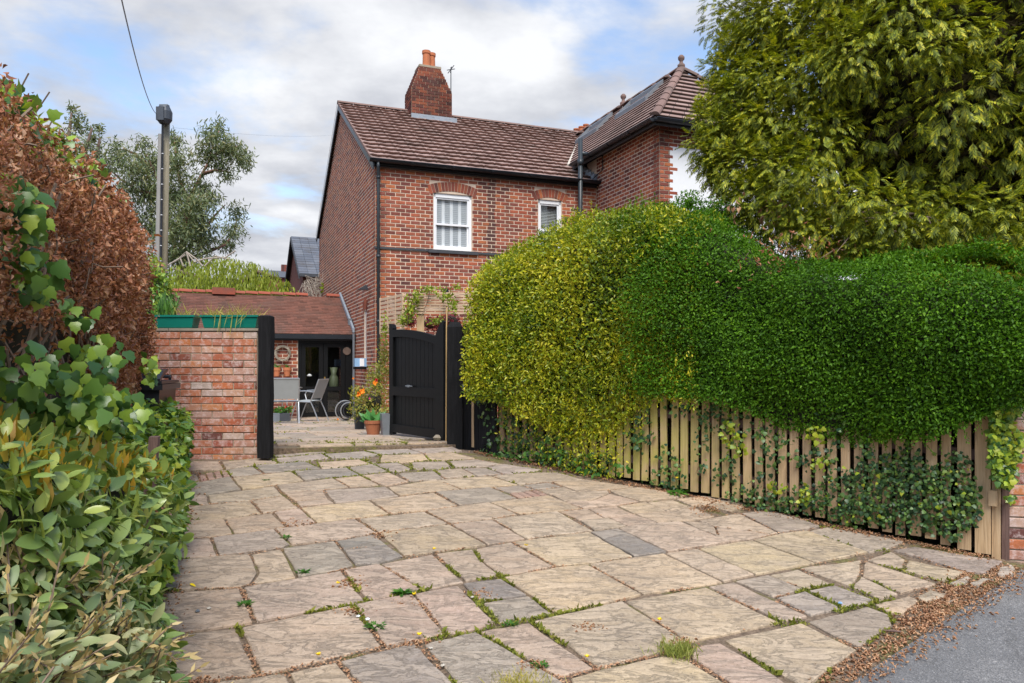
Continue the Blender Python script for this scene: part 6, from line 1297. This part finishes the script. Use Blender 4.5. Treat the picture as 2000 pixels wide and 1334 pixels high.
P, Nn, s, v = on_surface(fk, 112000, .92, lambda s, v: (rng.random(len(s)) < np.clip((s - .02) / .17, 0, 1) ** .8)); k = (v < .72) | (rng.random(len(v)) < .45); P, Nn = P[k], Nn[k]; n = len(P); P = P + Nn * rng.uniform(-.07, .035, n)[:, None]
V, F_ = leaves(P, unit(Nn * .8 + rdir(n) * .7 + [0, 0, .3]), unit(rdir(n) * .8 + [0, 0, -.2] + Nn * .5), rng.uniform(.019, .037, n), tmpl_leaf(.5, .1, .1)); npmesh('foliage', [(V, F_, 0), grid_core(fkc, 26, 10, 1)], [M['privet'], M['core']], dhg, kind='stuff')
Q = []
for i in range(420):
    if i < 260: p = fk(rng.random(1) ** 1.6, rng.uniform(.50, .66, 1))[0]; d = unit(np.array([[rng.normal(0, .3), rng.normal(-.1, .3), 1.0]]))[0]; L_ = rng.uniform(.04, .14)
    else: p = fk(rng.uniform(.0, 1, 1), rng.uniform(0, .06, 1))[0]; d = unit(np.array([[rng.normal(0, .35), -.15, -1.0]]))[0]; L_ = rng.uniform(.05, .13)
    k = 12; t = np.linspace(0, 1, k); Q.append(leaves(p + d * (L_ * t)[:, None], rdir(k), unit(d + rdir(k) * .9), rng.uniform(.014, .026, k), tmpl_leaf(.5)))
npmesh('sprigs', [(a, b, 0) for a, b in Q], [M['privet']], dhg, kind='stuff')
for (lo, hi, par_) in ((-.05, 2.3, gh), (2.3, 4.85, dhg)):        # hedge stems behind the pickets, backed by a dark sheet painted as shade
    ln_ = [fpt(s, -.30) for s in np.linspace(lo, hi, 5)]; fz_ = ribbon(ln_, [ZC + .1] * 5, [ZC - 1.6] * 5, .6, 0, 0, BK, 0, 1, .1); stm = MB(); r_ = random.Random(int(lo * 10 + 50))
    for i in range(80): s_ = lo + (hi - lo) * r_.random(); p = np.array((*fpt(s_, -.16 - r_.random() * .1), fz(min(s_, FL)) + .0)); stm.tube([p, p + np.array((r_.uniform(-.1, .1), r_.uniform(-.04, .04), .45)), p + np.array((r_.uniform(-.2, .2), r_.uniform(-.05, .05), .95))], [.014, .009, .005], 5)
    stm.build('stems', M['bark'], par_, kind='stuff'); npmesh('painted_shade_sheet', [grid_core(fz_, 8, 5, 0)], [M['core']], par_)
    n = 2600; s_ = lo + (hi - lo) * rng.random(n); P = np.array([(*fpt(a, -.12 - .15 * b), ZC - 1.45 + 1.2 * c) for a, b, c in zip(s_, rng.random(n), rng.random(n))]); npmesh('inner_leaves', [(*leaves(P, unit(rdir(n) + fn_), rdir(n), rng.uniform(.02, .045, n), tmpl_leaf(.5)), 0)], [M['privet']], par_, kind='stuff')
# loose privet tops against the white wall
cs = [(*W(1345, 400, 7.3), .16, .2, .14), (*W(1390, 420, 7.2), .22, .3, .16), (*W(1310, 415, 7.2), .16, .2, .10)]; P, Nn, k = blob_pts(cs, 2600, .9); npmesh('hedge_top_growth', [(*leaves(P, unit(Nn + rdir(2600)), unit(rdir(2600) + [0, 0, .6]), rng.uniform(.02, .038, 2600), tmpl_leaf(.5)), 0)], [M['privet']], dhg, kind='stuff')
# dry woody patch between hedge and conifer
tw = MB(); r_ = random.Random(16)
for i in range(70):
    X, Y = r_.gauss(1560, 50), r_.gauss(508, 10); p = W(X, Y, 6.5 + r_.uniform(-.15, .2)); d = np.array((r_.uniform(-.07, .07), r_.uniform(-.04, .04), r_.uniform(.03, .15))); tw.tube([p - d * .4, p + d * .2 + np.array((r_.uniform(-.02, .02), 0, 0)), p + d * .7], .0028, 4)
tw.build('dry_stems', M['twig'], dhg, kind='stuff')
n = 260; P = np.array([W(rng.normal(1570, 70), rng.normal(505, 24), 6.2 + rng.uniform(-.1, .1)) for _ in range(n)]); npmesh('withered_leaves', [(*leaves(P, rdir(n), rdir(n), rng.uniform(.025, .05, n), tmpl_crinkle(3)), 0)], [M['deadleaf']], dhg, kind='stuff')
# ivy on the fence: patches placed where they grow
def patch(lst, off, den, sz, tm_, up=.3):
    Ps = []
    for (X, Y, rx, ry) in lst:
        k = int(rx * ry / 100 * den); a = rng.random(k) * 6.283; r = np.sqrt(rng.random(k)) * (1 + rng.normal(0, .12, k))
        for q, w__ in zip(a, r): p = plane_hit(X + rx * math.cos(q) * w__, Y + ry * math.sin(q) * w__, F1 + fn_ * (off + rng.uniform(0, .07)), fn_); g_ = drive(p[0], p[1]); p[2] = max(p[2], g_ + .01 + rng.uniform(0, .04)); Ps.append(p)
    P = np.array(Ps); n = len(P); return leaves(P, unit(rdir(n) * .6 + fn_ + [0, 0, up]), unit(rdir(n) * .8 + [0, 0, -.6]), rng.uniform(sz * .6, sz * 1.3, n), tm_)
fi = thing('fence_ivy', fpt(3.8, .05) + (fz(3.8),), 'sheet of dark small leaved ivy over the lower right pickets', 'ivy')
main = [(1560, 975, 60, 30), (1640, 965, 80, 45), (1720, 960, 80, 55), (1790, 950, 70, 60), (1850, 960, 60, 55), (1895, 985, 25, 50), (1800, 1010, 90, 30), (1740, 905, 35, 25), (1690, 890, 18, 35), (1870, 905, 25, 28), (1500, 985, 50, 22), (1450, 965, 30, 20), (1680, 1005, 60, 25), (1860, 1035, 40, 20), (1775, 890, 22, 30), (1740, 925, 90, 20)]
npmesh('foliage', [(*patch(main, .02, 8.2, .030, tmpl_ivy()), 0), (*patch([(1700, 960, 140, 60), (1850, 950, 50, 60), (1560, 970, 60, 30)], .06, .3, .03, tmpl_ivy()), 1)], [M['ivy_dark'], M['ivy_lime']], fi, kind='stuff')
f_i = thing('fence_ivy', fpt(2.3, .05) + (fz(2.3),), 'scattered ivy and bright lime sprigs clinging to the middle pickets', 'ivy')
npmesh('foliage', [(*patch([(1310, 900, 26, 38), (1300, 940, 40, 30), (1430, 860, 24, 44), (1420, 925, 26, 34), (1395, 820, 30, 30), (1500, 880, 26, 44), (1530, 860, 26, 14), (1480, 840, 30, 20), (1560, 890, 24, 12), (1490, 945, 30, 28), (1590, 900, 40, 20), (1340, 800, 50, 14), (1250, 800, 20, 40), (1420, 800, 60, 20), (1640, 840, 14, 30), (1690, 840, 14, 60), (1600, 880, 26, 16), (1370, 870, 14, 70), (1640, 800, 60, 12)], .02, 4.5, .034, tmpl_ivy()), 0), (*patch([(1432, 850, 22, 40), (1450, 880, 14, 20), (1592, 850, 20, 22), (1600, 905, 22, 12), (1575, 965, 20, 18), (1520, 950, 24, 10)], .05, 5, .04, tmpl_ivy()), 1)], [M['ivy_dark'], M['ivy_lime']], f_i, kind='stuff')
fj = thing('fence_ivy', fpt(.4, .05) + (fz(.4),), 'dark ivy and low green weeds at the gate end of the picket fence', 'ivy')
npmesh('foliage', [(*patch([(962, 800, 26, 30), (985, 850, 34, 34), (975, 885, 34, 22), (1030, 845, 30, 36), (1010, 815, 20, 16), (1060, 890, 34, 20), (935, 780, 14, 10), (1090, 900, 40, 24), (1150, 905, 50, 24), (1000, 880, 50, 24), (1075, 830, 40, 40), (1250, 850, 30, 30)], .02, 6, .045, tmpl_ivy()), 0), (*patch([(1080, 878, 40, 22), (1000, 890, 44, 14), (1150, 905, 30, 22), (1215, 915, 20, 16)], .07, 5, .06, tmpl_leaf(.55)), 1)], [M['ivy_dark'], M['fern']], fj, kind='stuff')
npmesh('trailing_sprigs', [(*patch([(1130, 850, 90, 70), (1060, 800, 80, 30), (1200, 820, 60, 40), (1120, 890, 60, 40), (1230, 790, 40, 26), (1020, 830, 50, 50), (1170, 900, 50, 40), (1080, 850, 70, 60), (1010, 790, 60, 24)], .05, 7.5, .040, tmpl_leaf(.4), .2), 0)], [M['golden']], gh, kind='stuff')
ip = thing('pillar_ivy', W(1960, 850, 5.15), 'bright ivy column climbing between the end fence boards and the brick pillar', 'ivy')
P = np.array([W(X + rx * math.cos(a) * r, Y + ry * math.sin(a) * r, 5.12 + rng.uniform(-.03, .1)) for (X, Y, rx, ry, k) in ((1955, 830, 22, 60, 330), (1962, 900, 24, 50, 330), (1978, 790, 20, 30, 120), (1940, 860, 10, 60, 90), (1985, 870, 12, 30, 40), (1975, 975, 8, 8, 10)) for a, r in zip(rng.random(k) * 6.283, np.sqrt(rng.random(k)))]); n = len(P)
V, F_ = leaves(P, unit(rdir(n) * .6 + [-.3, -1, .3]), unit(rdir(n) * .8 + [0, 0, -.6]), rng.uniform(.025, .05, n), tmpl_ivy()); kk = (np.arange(n) % 3 == 0); V1, G1 = leaves(P[kk], unit(rdir(kk.sum()) * .6 + [-.3, -1, .3]), unit(rdir(kk.sum()) + [0, 0, -.6]), rng.uniform(.025, .05, kk.sum()), tmpl_ivy()); npmesh('foliage', [(V, F_, 0), (V1 - [0, .03, 0], G1, 1)], [M['ivy'], M['ivy_lime']], ip, kind='stuff')
# ================================================================== CONIFER
co = thing('conifer_tree', np.array((5.0, 8.4, ZC - 1.3)), 'huge golden green conifer overhanging the clipped hedge at the right', 'tree')
MB().tube([(5.0, 8.4, ZC - 1.4), (5.0, 8.4, ZC + 1.5), (4.9, 8.3, ZC + 4), (4.9, 8.3, ZC + 6.5)], [.24, .2, .15, .06], 12).build('trunk', M['bark'], co, smooth=True)
big = [(5.1, 8.5, ZC + 4.0, 2.75, 2.4, 3.3), (4.6, 7.9, ZC + 2.7, 2.3, 1.9, 1.7), (6.4, 7.6, ZC + 2.6, 2.0, 1.8, 1.9)]
lump = []; tries = 0
while len(lump) < 190 and tries < 12000:
    tries += 1; b = big[tries % 3]; d = rdir(1)[0]
    if d[1] > .35: continue
    p = np.array(b[:3]) + d * np.array(b[3:]) * .93
    if p[2] < ZC + .75 or p[2] > ZC + 5.6: continue
    if any(((p - np.array(c[:3])) / np.array(c[3:]) @ ((p - np.array(c[:3])) / np.array(c[3:]))) < .62 for c in big): continue
    px = 1000 + p[0] / p[1] * F_PX; py = HZ - (p[2] - ZC) / p[1] * F_PX
    if px < 1395 or (py > 455 and px < 1560) or py > 515: continue
    r = random.uniform(.28, .50); lump.append((*p, r, r, r * .95))
lump = [q for q in lump] + [(*W(x, y, d), r, r, r) for x, y, d, r in ((1820, 545, 5.75, .16), (1900, 540, 5.7, .2), (1970, 548, 5.6, .2), (1990, 500, 5.6, .25), (1930, 520, 5.65, .2), (1525, 130, 7.4, .3), (1540, 200, 7.2, .3), (1560, 270, 7.0, .3), (1475, 150, 7.6, .28), (1470, 230, 7.4, .28), (1490, 300, 7.2, .28), (1560, 60, 7.4, .3), (1580, 130, 7.2, .3), (1600, 200, 7.0, .3), (1610, 270, 6.8, .3), (1455, 100, 7.9, .25), (1530, 20, 7.7, .3), (1470, 380, 7.0, .22), (1540, 330, 6.9, .25), (1410, 260, 7.5, .24), (1390, 310, 7.5, .2))]
lump += [(*W(x, y, d), r, r, r) for x, y, d, r in ((1375, 285, 7.7, .2), (1385, 240, 7.8, .2), (1395, 190, 7.9, .2), (1405, 140, 8.0, .2), (1420, 100, 8.1, .2), (1440, 200, 7.6, .28), (1440, 270, 7.4, .28), (1450, 330, 7.2, .28), (1480, 100, 7.8, .3), (1490, 40, 7.9, .3), (1420, 350, 7.4, .22), (1445, 405, 7.2, .22), (1500, 240, 7.1, .3), (1500, 170, 7.3, .3), (1520, 60, 7.6, .3), (1510, 330, 6.9, .28), (1540, 380, 6.7, .28), (1600, 330, 6.4, .3), (1590, 460, 6.5, .22), (1680, 480, 6.3, .2), (1760, 430, 6.1, .28), (1860, 420, 5.9, .28), (1950, 430, 5.8, .28), (1700, 400, 6.2, .28))]
lump += [(*W(x, y, d), r, r, r) for x, y, d, r in ((1410, 300, 7.6, .30), (1400, 230, 7.8, .28), (1425, 150, 8.0, .30), (1440, 60, 8.2, .3), (1450, 380, 7.2, .30), (1500, 420, 6.9, .30), (1560, 430, 6.6, .3), (1650, 450, 6.4, .32), (1720, 485, 6.2, .30), (1800, 480, 6.1, .34), (1880, 500, 6.0, .34), (1960, 500, 5.9, .34), (1840, 530, 6.1, .2), (1400, 330, 7.5, .2), (1460, 20, 8.2, .3), (1620, 400, 6.5, .35))]
NF = 32000; k = rng.integers(0, len(lump), NF); ctr = np.array(lump); d = rdir(NF); d[:, 1] = -np.abs(d[:, 1]) * np.where(rng.random(NF) < .8, 1, -1); d[:, 0] -= .1; d = unit(d)
P = ctr[k, :3] + d * ctr[k, 3:] * rng.uniform(.45, .95, NF)[:, None]; ax = unit(d * .8 + rdir(NF) * .35 + [0, 0, -.35]); parts = []
szs = rng.uniform(.085, .17, NF)
for q in range(3): kk = np.arange(NF) % 3 == q; V, F_ = leaves(P[kk], unit(d[kk] * .6 + [0, 0, .9] + rdir(kk.sum()) * .35), ax[kk], szs[kk], tmpl_frond(q, 4)); parts.append((V, F_, 0))
# thinner shaded sprays filling between the clumps
big2 = big + [(5.3, 7.9, ZC + 1.5, 2.3, 1.5, 1.1)]; NG = 19000; Pb, Nb, kb = blob_pts(big2, NG, .16); kk = (Nb[:, 1] < .3) & (Pb[:, 2] > ZC + .5); Pb, Nb = Pb[kk], Nb[kk]; px = 1000 + Pb[:, 0] / Pb[:, 1] * F_PX; py = HZ - (Pb[:, 2] - ZC) / Pb[:, 1] * F_PX; kk = (px > 1400) & ~((py > 440) & (px < 1560)) & (py < 545); Pb, Nb = Pb[kk] * 1.0, Nb[kk]; n = len(Pb)
V, F_ = leaves(Pb - Nb * .12, unit(Nb + [0, 0, .7]), unit(Nb + rdir(n) * .5 + [0, 0, -.4]), rng.uniform(.12, .24, n), tmpl_frond(4, 4)); parts.append((V, F_, 0))
cc = blob_core([(*b[:3], b[3], b[4], b[5]) for b in big2], .58, 1)
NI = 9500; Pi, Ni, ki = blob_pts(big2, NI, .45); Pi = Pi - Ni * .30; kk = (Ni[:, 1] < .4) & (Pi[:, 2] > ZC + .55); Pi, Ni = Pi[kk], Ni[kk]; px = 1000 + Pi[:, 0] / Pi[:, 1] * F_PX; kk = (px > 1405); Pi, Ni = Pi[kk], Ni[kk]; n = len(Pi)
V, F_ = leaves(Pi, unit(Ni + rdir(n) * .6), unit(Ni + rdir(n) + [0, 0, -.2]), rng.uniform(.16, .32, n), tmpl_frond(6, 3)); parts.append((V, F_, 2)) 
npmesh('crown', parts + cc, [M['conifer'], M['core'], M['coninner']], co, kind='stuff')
br = MB(); r_ = random.Random(30)
for i in range(34):
    X, Y = r_.uniform(1600, 1990), r_.uniform(395, 490); d0 = r_.uniform(6.2, 7.4); p = W(X, Y, d0); e = p + np.array((r_.uniform(-.25, .25), -r_.uniform(.0, .2), r_.uniform(-.3, .10))); a = np.array((5.0, 8.2, p[2] + r_.uniform(.1, .5))); br.tube([p + (a - p) * .3, p, e], [.008, .005, .002], 5)
br.build('branches', M['twig'], co, kind='stuff')
# rusty dead sprays low in the conifer
n = 60; P = np.array([W(rng.choice([1497, 1525, 1440]) + rng.normal(0, 8), rng.choice([400, 425]) + rng.normal(0, 14), 6.8) for _ in range(n)]); npmesh('dead_sprays', [(*leaves(P, rdir(n), unit(rdir(n) * .4 + [0, 0, -1]), rng.uniform(.04, .08, n), tmpl_crinkle(2)), 0)], [M['litter']], co, kind='stuff')
# ================================================================== small growth on the ground
jp = []; jn = []
for a, b in JOINTS:
    L_ = np.linalg.norm(b - a); dist = np.hypot(*(a + b) / 2); k = int(L_ * (260 if dist < 5 else 130 if dist < 9 else 50)); t = rng.random(k)[:, None]
    if k: jp.append(a + (b - a) * t + rng.normal(0, .007, (k, 2)))
P2 = np.concatenate(jp); zf_ = np.where(P2[:, 1] + .27 * -P2[:, 0] * 0 < 8.3, ZC - 1.77 - .021 * P2[:, 0] + .0933 * P2[:, 1], 0); far = P2[:, 1] > 8.45 + .28 * (P2[:, 0] + 1.6); zf_ = np.where(far, ZC - .913 - .0393 * (P2[:, 1] - 8.6), zf_)
P = np.stack([P2[:, 0], P2[:, 1], zf_ - .008], 1); wv = wav(P * [1, 1, 0], 3.1, 77) + wav(P * [1, 1, 0], 9, 78) * .5
k = wv > .27; A_ = P[k]; n = len(A_); V, F_ = leaves(A_, unit(rdir(n) + [0, 0, .5]), unit(rdir(n) * [1, 1, .3] + [0, 0, .8]), rng.uniform(.008, .030, n) * np.where(rng.random(n) < .06, 1.7, 1), tmpl_leaf(.5)); k2 = (wv > -.5) & (wv < .05); B2 = P[k2][::2] + [0, 0, .006]; n2 = len(B2); V2, F2 = leaves(B2, unit(rdir(n2) * .5 + [0, 0, 1]), rdir(n2) * [1, 1, .15], rng.uniform(.010, .022, n2), tmpl_leaf(.6))
npmesh('joint_moss', [(V, F_, 0), (V2, F2, 1)], [M['moss'], M['litter']], None, 'moss, grass and crumbled leaves growing in the paving joints', 'moss', kind='stuff')
def strip(pa, pb, wdt, n, side):
    t = rng.random(n)[:, None]; nr = np.array((-(pb - pa)[1], (pb - pa)[0])); nr = nr / np.linalg.norm(nr) * side; q = pa + (pb - pa) * t + nr * (np.abs(rng.normal(0, wdt, n)))[:, None]; return q
Ls = np.concatenate([strip(RE0[:2], RE1[:2], .09, 1700, -1), strip(RE0[:2], RE1[:2], .07, 650, 1), strip(RE0[:2] + [-.25, .05], (RE0[:2] * .4 + RE1[:2] * .6), .08, 900, -1)])
cen = (F0[:2] + G(1450, 1100)[:2]) / 2
Ls2 = np.concatenate([strip(np.array(fpt(-.1, .03)), np.array(fpt(FL, .03)), .06, 2200, s_) for s_ in (-1,)] + [strip(np.array(iv[0]) + [.06, 0], np.array(iv[-1]) + [.1, 0], .07, 1100, -1)])
Ls2 = np.concatenate([Ls2, np.array([G(rng.normal(1385, 22), rng.normal(994, 5))[:2] for _ in range(140)]), np.array([G(rng.normal(x, 16), rng.normal(y, 5))[:2] for x, y in ((940, 1160), (790, 1180), (820, 1255), (700, 1195), (1040, 1300), (390, 1330), (580, 1022), (740, 1045), (1150, 1225), (1330, 1255), (690, 1140)) for _ in range(55)])])
Pl = np.concatenate([Ls, Ls2]); nearroad = np.concatenate([np.ones(len(Ls)), np.zeros(len(Ls2))]); z = ZC - 1.77 - .021 * Pl[:, 0] + .0933 * Pl[:, 1] + .004 - nearroad * .012; n = len(Pl)
V, F_ = leaves(np.stack([Pl[:, 0], Pl[:, 1], z], 1), unit(rdir(n) * .35 + [0, 0, 1]), rdir(n) * [1, 1, .12], rng.uniform(.010, .030, n), tmpl_crinkle(7)); npmesh('leaf_litter', [(V, F_, 0)], [M['litter']], None, 'dry brown leaf litter along the road edge, the fence foot and the ivy', 'leaf litter', kind='stuff')
def tuft(X, Y, n, r, h, lb, mt='grass', nm='grass_tuft'):
    c = G(X, Y); P = np.tile(c, (n, 1)) + np.stack([rng.normal(0, r, n), rng.normal(0, r, n), np.zeros(n)], 1); V, F_ = leaves(P, unit(rdir(n) + [0, -.5, 0]), unit(np.stack([rng.normal(0, .6, n), rng.normal(0, .6, n), np.ones(n)], 1)), rng.uniform(h * .5, h, n), tmpl_long(.07, .25)); npmesh(nm, [(V, F_, 0)], [M[mt]], None, lb, 'grass', kind='stuff')
tuft(1322, 1276, 420, .045, .075, 'round tuft of yellow green grass between slabs near the bottom right')
tuft(1020, 1340, 420, .07, .06, 'wide tuft of straw coloured grass cut by the bottom edge of the picture', 'drygrass')
def weed(X, Y, n, r, sz, lb, mt='fern', off=0):
    c = G(X, Y); a = rng.random(n) * 6.283; ax = np.stack([np.cos(a), np.sin(a), rng.uniform(.1, .9, n)], 1); P = np.tile(c, (n, 1)) + ax * [r * .5, r * .5, 0] * rng.random((n, 1)); V, F_ = leaves(P, unit(np.array([0, 0, 1.0]) + rdir(n) * .4), unit(ax), rng.uniform(sz * .6, sz, n), tmpl_leaf(.4)); npmesh('weed', [(V, F_, 0)], [M[mt]], None, lb, 'weed')
weed(786, 1160, 34, .05, .075, 'leafy green weed at the top edge of a pink slab, below centre left')
weed(732, 1225, 60, .09, .04, 'low spreading weed in the joint left of the leafy weed'); weed(590, 1118, 40, .07, .035, 'flat weed in a joint left of the dark slabs'); weed(478, 1180, 46, .07, .035, 'dark green weed in the joint between two left slabs')
weed(558, 1050, 30, .06, .035, 'small bright weed in the joint beside the grey slab at left'); weed(997, 1220, 50, .08, .03, 'creeping weed by the small grey slabs in the centre'); weed(1323, 965, 26, .12, .10, 'dandelion leaves at the foot of the fence under a yellow flower'); weed(300, 1225, 60, .09, .04, 'green weeds at the lower left paving edge'); weed(302, 1310, 30, .06, .09, 'upright lime leaves at the bottom left paving corner', 'climber'); weed(1055, 1300, 50, .06, .03, 'small weed in the joint near the bottom centre'); weed(520, 938, 50, .05, .02, 'sprig in the yellow slab joint near the wall')
names = {(848, 1080): 'dandelion head in the joint at the centre of the drive', (1028, 1073): 'dandelion head in the joint right of the centre one', (660, 1148): 'yellow petal blossom lying on the rippled left slab', (622, 1290): 'dandelion in the joint near the bottom left', (809, 1170): 'dull yellow dandelion beside the leafy weed', (1288, 1220): 'dandelion in the long joint right of centre near the bottom', (1147, 1293): 'dandelion by the bottom centre joint', (819, 1250): 'small dandelion above the brown litter near the bottom', (1320, 932): 'tall dandelion standing against the fence pickets'}
for (X, Y), lb in names.items():
    c = G(X, Y) if Y > 940 else G(1322, 968) + UP * .13; n = 26; a = rng.random(n) * 6.283; ax = np.stack([np.cos(a), np.sin(a), rng.uniform(.1, .8, n)], 1); c2 = c + UP * .025
    V, F_ = leaves(np.tile(c2, (n, 1)), np.tile([0, 0, 1.0], (n, 1)), unit(ax), rng.uniform(.014, .021, n), tmpl_leaf(.4, .05, -.2)); npmesh('dandelion', [(V, F_, 0)], [M['yellow']], None, lb, 'flower', 'dandelions in the drive joints'); 
MB().tube([G(1322, 968), G(1322, 968) + UP * .14], .003, 5).build('dandelion_stalk', M['fern'], None, label='thin stalk of the tall dandelion at the fence foot', cat='stalk')
c = G(371, 1144); npmesh('yellow_leaf', [(*leaves(np.array([c + UP * .012]), np.array([[0, -.5, 1.0]]), np.array([[.8, -.6, 0]]), np.array([.055]), tmpl_big(.35)), 0)], [M['yellow']], None, 'bright yellow leaf lying at the left paving edge', 'leaf')
for (X, Y, s_, mt, lb) in ((386, 1196, .014, 'zinc', 'dark pebble on the left slab'), (408, 1190, .012, 'stone_pale', 'pale pebble on the left slab, right of the dark one'), (922, 1168, .011, 'stone_pale', 'white crumpled scrap by the grey slab'), (841, 1268, .010, 'stone_pale', 'white scrap in the joint near the bottom'), (700, 1206, .012, 'white', 'left white scrap in the littered joint'), (718, 1212, .013, 'white', 'right white scrap in the littered joint'), (865, 1302, .011, 'stone_pale', 'white scrap lowest in the wide joint'), (1641, 1180, .014, 'blue', 'crumpled blue and white scrap on a joint at the right')):
    c = G(X, Y); r_ = random.Random(X); m = MB(); m.lathe(c + UP * .002, [(0, 0), (s_, .003), (s_ * .9, s_ * .5), (s_ * .4, s_ * .8), (0, s_ * .85)], 7); m.v = [(x + r_.uniform(-.003, .003), y + r_.uniform(-.003, .003), z + r_.uniform(-.001, .003)) for x, y, z in m.v]; m.build('pebble' if 'pebble' in lb else 'litter_scrap', M[mt], None, label=lb, cat='pebble' if 'pebble' in lb else 'scrap')
MB().tube([G(1725, 1231) , G(1760, 1238) + UP * .012], .006, 5).build('fallen_twig', M['oldwood'], None, label='short dark twig on the broken corner of the grey slab by the road', cat='twig')
